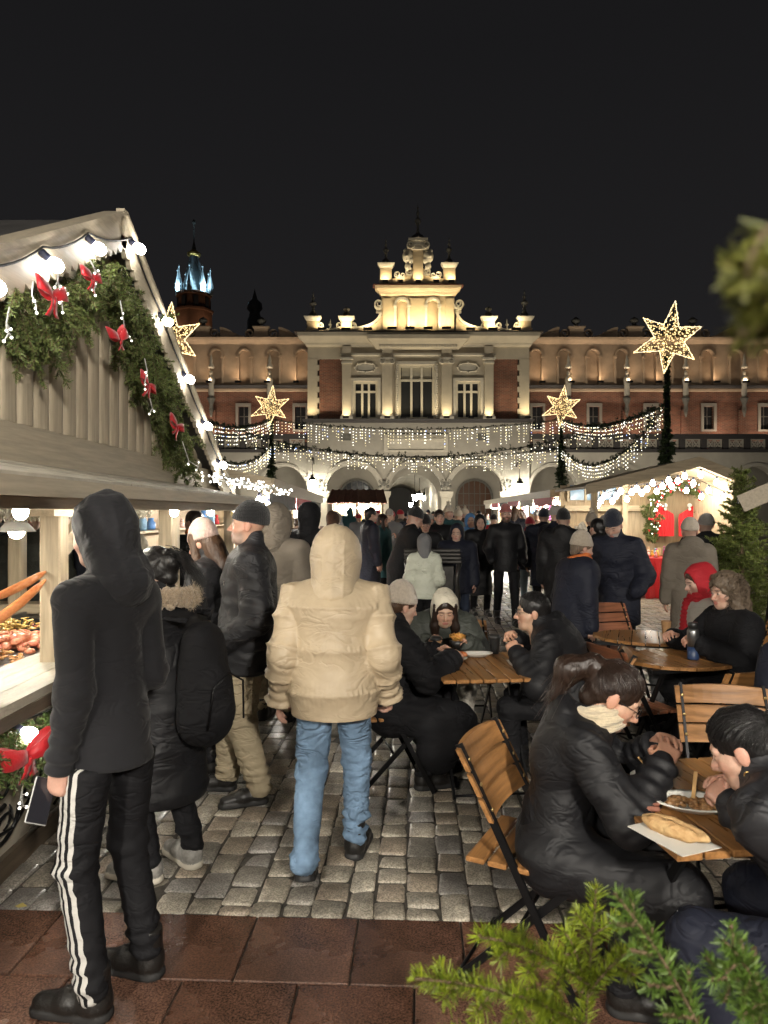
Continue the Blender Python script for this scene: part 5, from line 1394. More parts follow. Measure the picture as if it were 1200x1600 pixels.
MB().lathe([(.2, 0), (.24, .2), (.2, .6), (.12, .85), (.15, .95)], seg=12).build('sack', mat('red_white_print', (.7, .05, .06), .8, color2=(.75, .7, .66), vscale=(18, 18, 18)), o)
# left-hand rows
stall_row('low timber stall behind the sausage stall on the left', (-1.75, 8.2, 0), -1.5, 9.5, 2.0, 2.1, 2.6, 'the left-hand stall', 6, ov=.45, side=-1, valance_m=[M_ROOF, M_PINK], ngoods=12)
# kiosk with tiled hip roof in the middle distance
kx, ky = gx(559, 33), 33.0
ks = thing('tiled_kiosk', 'small brightly lit kiosk with brown tiled roof before the arcade', 'kiosk', (kx, ky, 0))
MB().add([(-1.35, -1.2, 2.12), (1.35, -1.2, 2.12), (1.35, 1.2, 2.12), (-1.35, 1.2, 2.12), (-1.15, 0, 2.75), (1.15, 0, 2.75)], [(0, 1, 5, 4), (1, 2, 5), (2, 3, 4, 5), (3, 0, 4), (3, 2, 1, 0)]).build('roof', M_TILE, ks)
for k in range(9):
    x = -1.3 + 2.6 * k / 8; MB().bar((x, -1.22, 2.15), (x * .88, -.02, 2.76), .1, .05).build('tile_row', M_TILE, ks)
for x in (-1.15, 0, 1.15): MB().box((x, -1.0, 1.05), (.1, .1, 2.1)).build('post', M_WZ, ks)
MB().box((0, -1.02, .5), (2.3, .06, 1.0)).build('counter_front', M_LITWALL, ks); MB().box((0, -.9, 1.02), (2.4, .4, .05)).build('counter', M_WX, ks)
MB().box((0, .95, 1.05), (2.4, .06, 2.1)).build('back_wall', M_LITWALL, ks)
for k in range(5): bulb_at(ks, Vector((-.9 + .45 * k, -.6, 1.95)), (0, 0, -1), 1.6, _bulb2)
goods(r5, Vector((kx - 1.1, ky - .85, 0)), (1, 0, 0), (0, 1, 0), 2.2, 1.05, 12, .4, 'on the counter of the tiled kiosk', 'goods at the tiled kiosk')
goods(r5, Vector((kx - 1.1, ky + .8, 0)), (1, 0, 0), (0, 1, 0), 2.2, 1.3, 12, .5, 'on the back shelf of the tiled kiosk', 'goods at the tiled kiosk')
# near stall at the right edge: only its roof corner shows
o = thing('market_stall', 'pale timber stall roof corner cut off by the right edge', 'market stall', (3.58, 7.0, 0), R(-24))
MB().add([(-.05, .0, 1.86), (1.6, .0, 2.62), (1.6, 2.2, 2.62), (-.05, 2.2, 1.86), (-.05, .0, 1.81), (1.6, .0, 2.57), (1.6, 2.2, 2.57), (-.05, 2.2, 1.81)], [(0, 1, 2, 3), (7, 6, 5, 4), (0, 4, 5, 1), (1, 5, 6, 2), (2, 6, 7, 3), (3, 7, 4, 0)]).build('roof', M_ROOF, o)
MB().bar((-.06, -.03, 1.80), (1.6, -.03, 2.57), .04, .17, up=(0, 0, 1)).build('verge_board', M_WGY, o)
for x, z in ((.5, 2.0), (1.5, 2.5)): MB().box((x, .2, z / 2), (.11, .11, z)).build('post', M_WZ, o)
MB().box((1.0, .3, .48), (1.0, .06, .96)).build('counter_front', M_LITWALL, o)
lt4 = thing('festoon_lights', 'added bulbs under the stall roof corner at the right edge', 'string lights', (3.95, 6.95, 1.8))  # unseen bulbs added to light the fir and the right-hand tables
_bulb5 = _bulb_me.copy(); _bulb5.materials[0] = emit('added_right_bulb_glow', (1, .94, .84), 260)
cb = []
for k in range(4): p = Vector((.1 + k * .32, -.02 - k * .12, .03 + k * .13)); bulb_at(lt4, p, (0, 0, -1), 1.0, _bulb5); cb.append(p + Vector((0, 0, .065)))
MB().tube(cb, .006, 4).build('cable', M_CABLE, lt4)
# ------------------------------------------------------------------ star posts and light garlands across the aisle
M_LEDS = emit('star_led_warm', (1, .70, .30), 2.1, 'NONE'); M_LEDS2 = emit('star_led_edge', (1, .88, .6), 20, 'NONE')
E_ROPE = emit('star_rope_light', (1, .86, .62), 1.7)
def star(parent, c, Rr, rot, seed):
    r = random.Random(seed); c = Vector(c)
    def pt(k, rad): a = rot + k * PI / 6; return c + Vector((math.sin(a) * rad, 0, math.cos(a) * rad))
    rim = [pt(k, Rr * ([1.12, 1, .92, 1, 1.1, .95][(k // 2) % 6]) if k % 2 == 0 else Rr * .44) for k in range(12)]
    f = MB(); e = MB()
    for k in range(12):
        a, b = rim[k], rim[(k + 1) % 12]
        f.tube([a, b], .018, 5)
        e.tube([a + Vector((0, -.02, 0)), b + Vector((0, -.02, 0))], .008, 4)
    hub0, hub1 = c + Vector((0, -.36, 0)), c + Vector((0, .36, 0))
    for k in range(12):
        for hb in (hub0, hub1): f.tube([rim[k], hb], .008, 4)
    f.build('frame', mat('star_frame', (.5, .4, .2), .4, metal=.7), parent); e.build('rope_light', E_ROPE, parent)
    l = MB()
    for k in range(12):
        a, b = rim[k], rim[(k + 1) % 12]
        for _ in range(14): l.dot(a.lerp(b, r.random()) + Vector((r.uniform(-.01, .01), -.03, r.uniform(-.01, .01))), r.uniform(.016, .026))
        for _ in range(40):
            s, t = r.random(), r.random()
            if s + t > 1: s, t = 1 - s, 1 - t
            for hb in ((hub0,) if _ % 3 else (hub1,)):
                p = hb * (1 - s - t) + a * s + b * t; l.dot(p, r.uniform(.014, .024))
    tag(l.build('led_cluster', M_LEDS, parent), kind='stuff')
def star_post(x, y, zs, Rr, rot, label, seed, ztree):
    o = thing('star_post', label, 'star light', (x, y, 0))
    MB().tube([(0, 0, 0), (0, 0, zs - Rr * .5)], [.09, .07], 10).build('pole', M_IRON, o)
    r = random.Random(seed); stems = []
    z = .6
    while z < zs - Rr * .45:      # fir wrapped round the pole, bushy at the bottom
        w = .06 if z > ztree else .1 + .55 * (ztree - z) / ztree
        for k in range(4 if z > ztree else 5):
            a = r.uniform(0, 2 * PI); d = Vector((math.cos(a), math.sin(a), .5 if z > ztree else .1)); stems += spray((0, 0, z), d, (0, 0, 1), w * r.uniform(.8, 1.4), r, .2, 1)
        z += .075
    fir_obj('fir_wrap', stems, o, seed, .07, 38, .03, 0, base=(.02, .035, .014), tip=(.045, .07, .025))
    star(o, (0, -.15, zs), Rr, rot, seed + 1)
    return o
YN, YFAR = 21.0, 36.0
star_post(gx(1042, YN), YN, CAM_Z + 268 * YN / FPX, 1.02, .16, 'large lit star on its post, highest star on the right', 101, 4.2)
star_post(gx(268, YN), YN, CAM_Z + 268 * YN / FPX, .98, .05, 'lit star half hidden by the stall gable', 102, 4.2)
star_post(gx(424, YFAR), YFAR, CAM_Z + 163 * YFAR / FPX, 1.0, .1, 'small lit star left of the central facade', 103, 5.2)
star_post(gx(877, YFAR), YFAR, CAM_Z + 163 * YFAR / FPX, 1.0, .12, 'small lit star right of the central facade', 104, 5.2)
def light_garland(a, b, sag, label, seed, drop=.55, lights=True, thick=.10, nper=11.0, both=1.0):
    r = random.Random(seed); P = catenary(a, b, sag, 44); o = thing('light_garland', label, 'string lights', P[len(P) // 2])
    P = [p - Vector(o.location) for p in P]
    MB().tube(P, .012, 5).build('cable', M_CABLE, o)
    stems = []
    for p, q in zip(P, P[1:]):
        L = (q - p).length; n = max(2, int(L / .075)); t = (q - p).normalized()
        for k in range(n):
            s = p.lerp(q, (k + r.random()) / n); d = Vector((r.uniform(-1, 1), r.uniform(-1, 1), r.uniform(-1, .9))) + t * r.choice((-.6, .6)); d = d.normalized() * r.uniform(.08, .2); stems.append((tuple(s), tuple(s + d)))
    fir_obj('fir_rope', stems, o, seed, .065, 120, .024, 0, base=(.012, .022, .010), tip=(.03, .05, .018))
    W_, G_, B_ = MB(), MB(), MB(); wires = MB()
    for p, q in zip(P, P[1:]):
        L = (q - p).length; n = max(1, int(L * nper / 1.6))
        for k in range(n):
            s = p.lerp(q, (k + r.random()) / n); dl = drop * r.choice((.35, .6, .8, 1.0)); m_ = max(2, int(dl / .13))
            x0, y0 = r.uniform(-.05, .05), r.uniform(-.05, .05)
            for j in range(m_):
                pp = s + Vector((x0 + r.uniform(-.012, .012), y0, -dl * (j + .7) / m_)); u = r.random()
                (B_ if u < .03 else W_ if u < .5 else G_).dot(pp, r.uniform(.007, .016) * (s.y + o.location.y) / 20 * 1.05 + .003)
            wires.bar(s, s + Vector((x0, y0, -dl)), .003, .003)
    for mb, m_, nm in ((W_, M_LEDW, 'white_icicle_lights'), (G_, M_LEDG2, 'warm_icicle_lights'), (B_, M_LEDB, 'blue_icicle_lights')):
        if mb.v: tag(mb.build(nm, m_, o), kind='stuff')
    tag(wires.build('wires', M_CABLE, o), kind='stuff')
M_LEDG2 = emit('led_warm_far', (1, .86, .48), 2.2, 'NONE')
nl, nr, fl, fr_ = U(277, 640, YN), U(1036, 634, YN), U(424, 655, YFAR), U(877, 655, YFAR)
fl2, fr2 = U(424, 694, YFAR), U(877, 700, YFAR)
light_garland(fl, fr_, .5, 'upper garland of icicle lights between the two small stars', 201, .95)
light_garland(fl2, fr2, .55, 'lower garland of icicle lights between the two small stars', 202, .8)
light_garland(nl, nr, 1.45, 'long nearer garland dipping across the whole aisle', 203, .45)
light_garland(nr, fr_, .45, 'garland running back from the large star to the small star', 204, .7)
light_garland(nl, fl, .45, 'garland running back beside the stall to the small star', 205, .75)
light_garland(U(1034, 642, YN), fr2, 1.2, 'deep drooping garland right of the arcade', 206, .7)
light_garland(U(277, 660, YN), fl2, 1.1, 'deep drooping garland behind the stall roof edge', 207, .7)

# ------------------------------------------------------------------ church tower far behind
tw = thing('church_tower', 'tall gothic church tower with blue lit spire far behind', 'tower', (gx(303, 130), 130, 0))
KT = 130 / FPX
def tz(py): return CAM_Z - (py - 800) * KT
M_TBR = mat('tower_brick', (.20, .09, .05), .85, var=.3, vscale=(.5, .5, .5)); M_SPIRE = mat('green_copper_spire', (.34, .40, .42), .6, var=.25, vscale=(1, 1, 1)); M_GOLD = mat('gilded_crown', (.75, .5, .15), .35, metal=.9)
MB().lathe([(3.4, 0), (3.4, tz(520)), (3.3, tz(490)), (3.6, tz(489)), (3.6, tz(486)), (3.0, tz(485)), (3.0, tz(466)), (3.3, tz(464)), (3.2, tz(460))], seg=8, smooth=False).build('brick_shaft', M_TBR, tw)
for k in range(8):
    a = k * PI / 4 + PI / 8; x, y = 2.86 * math.cos(a), 2.86 * math.sin(a)
    MB().box((x, y, (tz(484) + tz(467)) / 2), (.3, .8, tz(468) - tz(483)), (0, 0, a)).build('belfry_window', M_LED, tw)
    a = k * PI / 4; x, y = 3.0 * math.cos(a), 3.0 * math.sin(a)
    MB().lathe([(.5, 0), (.5, 1.2), (.62, 1.3), (.1, tz(430) - tz(462)), (.05, tz(424) - tz(462)), (.16, tz(423) - tz(462)), (.0, tz(419) - tz(462))], (x, y, tz(462)), 6, False).build('pinnacle', M_SPIRE, tw)
sp = MB().lathe([(2.6, 0), (2.0, tz(448) - tz(460)), (.85, tz(403) - tz(460)), (.7, tz(398) - tz(460))], (0, 0, tz(460)), 8, False).build('spire', M_SPIRE, tw)
MB().lathe([(.6, 0), (1.15, .25), (1.25, .7), (1.0, .8), (.5, 1.3)], (0, 0, tz(402)), 12).build('crown', M_GOLD, tw)
MB().lathe([(.45, 0), (.4, 1.0), (.12, 2.2), (.08, tz(352) - tz(397)), (.3, tz(349) - tz(397)), (.3, tz(346) - tz(397)), (.0, tz(342) - tz(397))], (0, 0, tz(397)), 8).build('needle', M_URN, tw)
for k in range(4):
    a = k * PI / 2 + PI / 4
    ld = bpy.data.lights.new('spire_light', 'AREA'); ld.size = .8; ld.energy = 520; ld.color = (.55, .82, 1.0); ld.spread = R(110)
    l = link('spire_light', ld, tw, (4.1 * math.cos(a), 4.1 * math.sin(a), tz(459))); l.rotation_euler = (Vector((0, 0, tz(425))) - l.location).to_track_quat('-Z', 'Y').to_euler()
    ld = bpy.data.lights.new('shaft_light', 'AREA'); ld.size = .8; ld.energy = 45; ld.color = (1, .75, .5)
    l = link('shaft_light', ld, tw, (6 * math.cos(a), 6 * math.sin(a), tz(520))); l.rotation_euler = (Vector((0, 0, tz(480))) - l.location).to_track_quat('-Z', 'Y').to_euler()
ct = thing('distant_cupola', 'small dark cupola behind the left wing roof', 'tower', (gx(398, 100), 100, 0))
kc = 100 / FPX; cz = lambda p: CAM_Z - (p - 800) * kc
MB().lathe([(1.1, 0), (1.1, cz(500)), (.9, cz(497)), (.7, cz(488)), (1.1, cz(483)), (1.0, cz(474)), (.4, cz(468)), (.25, cz(462)), (.08, cz(455)), (.0, cz(450))], seg=8).build('cupola', M_LED, ct)
# ------------------------------------------------------------------ bistro furniture
M_SLAT = wood('oiled_acacia', (.30, .145, .05), 'x', .4, .38, .2); M_SLATY = wood('oiled_acacia_long', (.30, .145, .05), 'y', .4, .34, .2)
M_SLATR = wood('reddish_slat', (.26, .10, .05), 'x', .35, .4, .2)
M_BOLT = mat('brass_bolt', (.6, .45, .2), .35, metal=.9)
def folding_chair(x, y, heading, label, slat=None):
    o = thing('folding_chair', label, 'chair', (x, y, 0), -R(heading), 'folding bistro chairs'); sl = slat or M_SLAT
    for s in (-1, 1):
        MB().bar((s * .20, .22, 0), (s * .19, -.235, .87), .012, .028).build('long_leg', M_IRON, o)
        MB().bar((s * .175, -.25, 0), (s * .175, .19, .45), .012, .028).build('short_leg', M_IRON, o)
    for y_, z in ((.20, .035), (-.235, .035)): MB().tube([(-.2, y_, z), (.2, y_, z)], .007, 6).build('stretcher', M_IRON, o)
    MB().tube([(-.18, -.02, .235), (.18, -.02, .235)], .007, 6).build('pivot_rod', M_IRON, o)
    for k in range(5): MB().bbox((0, -.17 + .083 * k, .462), (.40, .07, .02), .004).build('seat_slat', sl, o)
    for k in range(3):
        z = .655 + .083 * k; yb_ = -.235 * (z / .87) * 1.02 - (.0); mb = MB(); n = 10; V = []; F = []
        for j in range(n + 1):
            t = j / n * 2 - 1; xx = t * .22; yy = .22 - .455 * (z / .87) + .0 - .028 * (1 - t * t) + .012
            crown = (.010 * (1 - t * t) if k == 2 else 0)
            lean_ = .02
            V += [(xx, yy + lean_ , z - .036), (xx, yy - .018 + lean_, z - .036), (xx, yy - .018 - lean_, z + .036 + crown), (xx, yy - lean_, z + .036 + crown)]
        for j in range(n):
            for q_ in range(4): F.append((j * 4 + q_, j * 4 + (q_ + 1) % 4, j * 4 + 4 + (q_ + 1) % 4, j * 4 + 4 + q_))
        F += [(0, 1, 2, 3), tuple(n * 4 + 3 - q_ for q_ in range(4))]
        bs = mb.add(V, F).build('back_slat', sl, o)
        for s in (-1, 1): MB().ball((s * .19, .22 - .455 * (z / .87) + .018, z), .008, 8, 5, (1, .5, 1)).build('bolt', M_BOLT, bs); 
    return o
def slat_table(x, y, rot, w, d, label, n=8, round_=False, m_=None):
    o = thing('bistro_table', label, 'table', (x, y, 0), R(rot), 'slatted bistro tables')
    zt = .74; sw = w / n
    for k in range(n):
        xc = -w / 2 + sw * (k + .5)
        if round_:
            hw = sw / 2 - .004; L0 = math.sqrt(max(.0, (w / 2) ** 2 - (abs(xc) - (hw if abs(xc) > hw else 0)) ** 2)); L1 = math.sqrt(max(0.002, (w / 2) ** 2 - min((abs(xc) + hw) ** 2, (w / 2) ** 2 - .002)))
            a, b = (L0, L1) if xc > 0 else (L1, L0); kf = d / w
            out = [(xc - hw, -a * kf), (xc + hw, -b * kf), (xc + hw, b * kf), (xc - hw, a * kf)]; MB().prism(out, (0, 0, zt - .022), (1, 0, 0), (0, 1, 0), (0, 0, 1), .022).build('table_slat', m_ or M_SLATY, o)
        else: MB().bbox((xc, 0, zt - .011), (sw - .007, d, .022), .003).build('table_slat', m_ or M_SLATY, o)
    for s in (-1, 1): MB().box((0, s * d * .32, zt - .037), (w * .9, .035, .025)).build('batten', M_IRON, o)
    for s in (-1, 1):
        MB().bar((s * w * .36, -d * .36, 0), (s * w * .36, d * .30, zt - .05), .015, .03).build('leg', M_IRON, o); MB().bar((s * w * .33, d * .36, 0), (s * w * .33, -d * .30, zt - .05), .015, .03).build('leg', M_IRON, o)
    for y_ in (-.36, .36): MB().tube([(-w * .36, d * y_, .02), (w * .36, d * y_, .02)], .008, 6).build('stretcher', M_IRON, o)
    MB().tube([(-w * .36, 0, .36), (w * .36, 0, .36)], .008, 6).build('pivot_rod', M_IRON, o)
    return o
T1 = slat_table(.62, 4.56, 6, .64, .80, 'square slatted table with plates and cups in the middle')
T2 = slat_table(1.17, 2.45, 8, .78, .74, 'near slatted table with bowl, plate and bread at the right', 9)
T3 = slat_table(2.06, 5.60, -20, .80, .62, 'round slatted table, the farther of the two on the right', 8, True)
T4 = slat_table(2.0, 4.78, 12, .78, .62, 'wet shining slatted table, the nearer of the two on the right', 8, True)
folding_chair(.57, 2.66, 118, 'folding chair under the woman with the cream scarf')
folding_chair(1.62, 3.27, 190, 'empty folding chair behind the near table, orange slats')
folding_chair(1.98, 4.05, -14, 'empty folding chair turned away before the wet table', None)
folding_chair(1.62, 4.62, 72, 'reddish folding chair at the left of the wet table', M_SLATR)
folding_chair(2.12, 6.45, 165, 'dark folding chair beside the big man in navy', M_SLATR)
folding_chair(.05, 4.50, 78, 'folding chair under the woman in the long black coat')
folding_chair(3.12, 5.7, -110, 'folding chair at the right edge beyond the curly-haired woman')
folding_chair(.60, 5.42, 178, 'folding chair under the girl in the white hood')
folding_chair(1.28, 4.42, -82, 'folding chair under the man with glasses')
folding_chair(2.55, 4.80, -95, 'folding chair under the curly-haired woman')
folding_chair(2.62, 5.58, -95, 'folding chair under the woman in the red hood')
folding_chair(1.36, 1.90, -40, 'folding chair under the woman with the bun')
# -- things on the tables
M_PAPER = mat('white_paper_plate', (.68, .66, .6), .55); M_KRAFT = mat('kraft_paper', (.36, .20, .09), .75, var=.15, vscale=(30, 30, 30)); M_LID = mat('black_plastic_lid', (.02, .02, .02), .35); M_CUPW = mat('cup_sleeve_white', (.6, .58, .52), .6)
M_BREAD = mat('crusty_bread', (.42, .23, .09), .75, color2=(.62, .42, .2), vscale=(25, 25, 25), bump=.8, bscale=(60, 60, 60), bdist=.01); M_FRY = food_mat('fried_strips', (.55, .22, .04), (.70, .40, .10)); M_STEW = food_mat('stew', (.16, .075, .03), (.36, .20, .08)); M_SOUP = food_mat('soup', (.42, .30, .10), (.5, .38, .16)); M_WOODF = mat('wooden_fork', (.5, .30, .12), .6)
def oval_plate(x, y, z, a, b, rot, label):
    o = thing('paper_plate', label, 'plate', (x, y, z), R(rot)); MB().lathe([(.0, .006), (.72, .006), (.86, .02), (1.0, .024), (1.0, .028), (.84, .025), (.70, .012), (.0, .012)], seg=32, sx=a, sy=b).build('dish', M_PAPER, o); return o
def cup(x, y, z, label, h=.115, m_=None, lid=True, sleeve=None):
    o = thing('paper_cup', label, 'cup', (x, y, z)); MB().lathe([(.027, 0), (.028, .003), (.038, h), (.039, h + .002), (.036, h)], seg=18).build('body', m_ or M_KRAFT, o)
    if lid: MB().lathe([(.041, h - .004), (.042, h + .006), (.036, h + .012), (.034, h + .022), (.0, h + .022)], seg=18).build('lid', M_LID, o)
    if sleeve: MB().tube([(-.04, 0, h - .02), (-.062, 0, h - .02), (-.062, 0, h - .06), (-.036, 0, h - .07)], .004, 5).build('handle', M_CUPW, o)
    return o
zt = .742
def onT(px, py, z=zt): d = FPX * (CAM_Z - z) / (py - 800); return (px - 600) * d / FPX, d
x, y = onT(681, 1027); cup(x, y, zt, 'kraft paper cup with black lid and paper handle on the middle table', .12, None, True, True)
x, y = onT(773, 1021); cup(x, y, zt, 'black paper cup with black lid at the back of the middle table', .11, M_LID)
x, y = onT(706, 1034); oval_plate(x, y, zt, .105, .075, 8, 'oval paper plate with a browned bun, front of the middle table')
bx_, by_ = onT(721, 1031); o = thing('browned_bun', 'dark glazed bun on the front paper plate', 'food', (bx_, by_, zt + .012)); MB().ball((0, 0, .02), .03, 10, 7, (1.2, .9, .8)).ball((.02, -.01, .022), .02, 8, 6).build('crust', M_SAUS, o)
x, y = onT(745, 1026); oval_plate(x, y, zt, .11, .07, 5, 'nearly empty oval paper plate behind the first')
x, y = onT(816, 1041); o = thing('paper_tray', 'small white paper tray with dark food before the man with glasses', 'tray', (x, y, zt), R(10)); MB().add([(-.06, -.05, 0), (.06, -.05, 0), (.06, .07, 0), (-.06, .07, 0), (-.075, -.06, .025), (.075, -.06, .025), (.075, .09, .025), (-.075, .09, .025)], [(0, 1, 2, 3), (0, 4, 5, 1), (1, 5, 6, 2), (2, 6, 7, 3), (3, 7, 4, 0)]).build('tray', M_PAPER, o); MB().ball((0, .0, .02), .025, 8, 6, (1.1, 1, .8)).build('food', M_STEW, o)
MB().bar((.0, .02, .03), (-.05, .0, .16), .012, .004).build('wooden_fork', M_WOODF, o)
# near table
x, y = onT(1017, 1238); o = thing('soup_bowl', 'pale paper bowl of yellow soup on the near table', 'bowl', (x, y, zt)); MB().lathe([(.045, 0), (.047, .003), (.066, .055), (.069, .057), (.064, .053), (.046, .008), (.0, .008)], seg=28).build('bowl', M_PAPER, o); MB().lathe([(.0, .038), (.057, .038)], seg=24).build('soup', M_SOUP, o)
MB().bar((.02, .01, .045), (-.03, .04, .11), .01, .004).build('wooden_spoon', M_WOODF, o)
x, y = onT(1084, 1263); pl = oval_plate(x, y, zt, .135, .088, -12, 'large oval paper plate heaped with stew on the near table')
r5 = random.Random(8); mb = MB()
for k in range(90):
    a = r5.uniform(0, 2 * PI); rr_ = math.sqrt(r5.random()) * .8; mb.ball((rr_ * .11 * math.cos(a), rr_ * .066 * math.sin(a), .014 + .022 * (1 - rr_) * r5.random()), r5.uniform(.006, .013), 6, 4, (1.2, 1, .7))
tag(mb.build('stew', M_STEW, pl), kind='stuff'); MB().bar((.0, .01, .03), (.01, .02, .115), .012, .004).build('wooden_fork', M_WOODF, pl); MB().bar((.07, -.01, .025), (.15, -.0, .05), .012, .004).build('wooden_knife', M_WOODF, pl)
x, y = onT(1055, 1305); o = thing('bread_slice', 'thick crusty slice of bread on a paper napkin', 'bread', (x, y, zt + .004), R(128)); 
def fbr(g): d = ell_(g, (0, 0, .02), (.11, .034, .024)); return smin(smax(d, g.Y * .5 + g.Z - .036, .006), ell_(g, (.005, .026, .022), (.09, .022, .026)), .006)
p_, q_ = sdf_mesh(fbr, (-.13, -.06, -.02), (.13, .07, .07), .005); p_ = p_ + vnormals(p_, q_) * (.004 * wob(p_, 70, 3))[:, None]; link('bread', to_mesh('bread', p_, q_.tolist(), M_BREAD, True), o)
o = thing('napkin', 'white paper napkin under the bread', 'napkin', (x - .02, y - .015, zt), R(120)); MB().add([(-.12, -.07, .001), (.1, -.08, .001), (.11, .06, .003), (-.1, .075, .001), (-.12, -.07, .0035), (.1, -.08, .0035), (.11, .06, .006), (-.1, .075, .0035)], [(3, 2, 1, 0), (4, 5, 6, 7), (0, 1, 5, 4), (1, 2, 6, 5), (2, 3, 7, 6), (3, 0, 4, 7)]).build('sheet', M_PAPER, o)
x, y = onT(1005, 1262); o = thing('wallet', 'reddish brown printed wallet beside the soup bowl', 'wallet', (x, y, zt), R(-10)); MB().bbox((0, 0, .01), (.095, .075, .016), .005).bbox((.004, .006, .022), (.088, .062, .008), .003).build('leather', mat('brown_leather', (.22, .09, .06), .5, var=.3, vscale=(40, 40, 40)), o)
# right tables
x, y = onT(1083, 1030); o = thing('thermos_flask', 'steel and navy thermos flask on the wet table', 'flask', (x, y, zt)); MB().lathe([(.037, 0), (.038, .01), (.038, .085)], seg=18).build('base', mat('navy_plastic', (.02, .04, .10), .4), o); MB().lathe([(.038, .085), (.038, .19), (.03, .205)], seg=18).build('flask', M_STEEL, o); MB().lathe([(.032, .205), (.032, .24), (.028, .245), (.0, .245)], seg=18).build('cap', M_LID, o)
x, y = onT(1041, 993); cup(x, y, zt, 'brown paper cup with stirrer on the farther round table', .115, None, False); 
# -- dark cast stand in the crowd
sx_, sy_ = XD(676, 9.2), 9.2
st_ = thing('cast_iron_stand', 'dark ribbed stand with curved cast legs in the crowd', 'stand', (sx_, sy_, 0))
M_BRONZE = mat('dark_bronze', (.045, .042, .038), .42, metal=.5, var=.3, vscale=(8, 8, 8))
for k in range(4): MB().bbox((0, -.06 + .055 * k, 1.08 + .045 * k), (.74, .05, .045), .01).build('top_rib', M_BRONZE, st_)
MB().bbox((0, .04, .62), (.56, .05, .80), .01).build('back_panel', M_BRONZE, st_)
for s in (-1, 1): MB().tube([(s * .34, -.05, 1.08), (s * .30, -.08, .85), (s * .33, -.02, .6), (s * .28, .05, .4), (s * .33, -.05, .15), (s * .38, -.1, .02)], [.035, .03, .035, .04, .035, .05], 8).build('curved_leg', M_BRONZE, st_)
# ------------------------------------------------------------------ people: builders
M_SKIN = mat('skin', (.5, .33, .25), .5, attr='Col', var=.06, vscale=(120, 120, 120), bump=.12, bscale=(260, 260, 260), bdist=.002)
MATS['skin'].node_tree.nodes['Principled BSDF'].inputs['Subsurface Weight'].default_value = .08
MATS['skin'].node_tree.nodes['Principled BSDF'].inputs['Subsurface Radius'].default_value = (.01, .004, .002)
def cloth(name, c, rough=.75, fold=.16, fine=.2, sheen=.0, var=.1, spec=.35):
    "woven / nylon cloth: soft folds plus fine weave"
    if name in MATS: return MATS[name]
    m = mat(name, c, rough, var=var, vscale=(5, 5, 5), sheen=sheen, spec=spec)
    nt = m.node_tree; N = nt.nodes; L = nt.links; b = N['Principled BSDF']
    tc = N.new('ShaderNodeTexCoord')
    n1 = N.new('ShaderNodeTexNoise'); n1.inputs['Scale'].default_value = 13; n1.inputs['Detail'].default_value = 5; n1.inputs['Distortion'].default_value = 1.2
    mp = N.new('ShaderNodeMapping'); mp.inputs['Scale'].default_value = (1, 1, 1.9); L.new(tc.outputs['Object'], mp.inputs[0]); L.new(mp.outputs[0], n1.inputs['Vector'])
    n2 = N.new('ShaderNodeTexNoise'); n2.inputs['Scale'].default_value = 420; L.new(tc.outputs['Object'], n2.inputs['Vector'])
    n1.inputs['Scale'].default_value = 6.5; n1.inputs['Detail'].default_value = 2.5; n1.inputs['Distortion'].default_value = .9
    sb = N.new('ShaderNodeMath'); sb.operation = 'SUBTRACT'; L.new(n1.outputs[0], sb.inputs[0]); sb.inputs[1].default_value = .5
    ab = N.new('ShaderNodeMath'); ab.operation = 'ABSOLUTE'; L.new(sb.outputs[0], ab.inputs[0])
    rg = N.new('ShaderNodeMapRange'); rg.interpolation_type = 'SMOOTHSTEP'; rg.inputs[1].default_value = 0; rg.inputs[2].default_value = .09; L.new(ab.outputs[0], rg.inputs[0])
    n3 = N.new('ShaderNodeTexNoise'); n3.inputs['Scale'].default_value = 3.2; L.new(tc.outputs['Object'], n3.inputs['Vector'])
    mk = N.new('ShaderNodeMapRange'); mk.inputs[1].default_value = .42; mk.inputs[2].default_value = .62; L.new(n3.outputs[0], mk.inputs[0])
    ml = N.new('ShaderNodeMath'); ml.operation = 'MULTIPLY'; L.new(rg.outputs[0], ml.inputs[0]); L.new(mk.outputs[0], ml.inputs[1])
    ad = N.new('ShaderNodeMath'); ad.operation = 'ADD'; L.new(ml.outputs[0], ad.inputs[0]); L.new(n1.outputs[0], ad.inputs[1])
    b1 = N.new('ShaderNodeBump'); b1.inputs['Strength'].default_value = min(1, fold * 2.2); b1.inputs['Distance'].default_value = .028; L.new(ad.outputs[0], b1.inputs['Height'])
    b2 = N.new('ShaderNodeBump'); b2.inputs['Strength'].default_value = fine; b2.inputs['Distance'].default_value = .001; L.new(n2.outputs[0], b2.inputs['Height']); L.new(b1.outputs[0], b2.inputs['Normal'])
    L.new(b2.outputs[0], b.inputs['Normal'])
    return m
def knit(name, c, c2=None):
    if name in MATS: return MATS[name]
    m = mat(name, c, .9, sheen=.35, var=.12, vscale=(60, 60, 60), spec=.2)
    nt = m.node_tree; N = nt.nodes; L = nt.links; b = N['Principled BSDF']
    tc = N.new('ShaderNodeTexCoord'); w = N.new('ShaderNodeTexWave'); w.wave_type = 'BANDS'; w.bands_direction = 'Z'; w.inputs['Scale'].default_value = 38; w.inputs['Distortion'].default_value = 1.5; w.inputs['Detail Scale'].default_value = 30
    L.new(tc.outputs['Object'], w.inputs[0]); bp = N.new('ShaderNodeBump'); bp.inputs['Strength'].default_value = .6; bp.inputs['Distance'].default_value = .004; L.new(w.outputs['Fac'], bp.inputs['Height']); L.new(bp.outputs[0], b.inputs['Normal'])
    return m
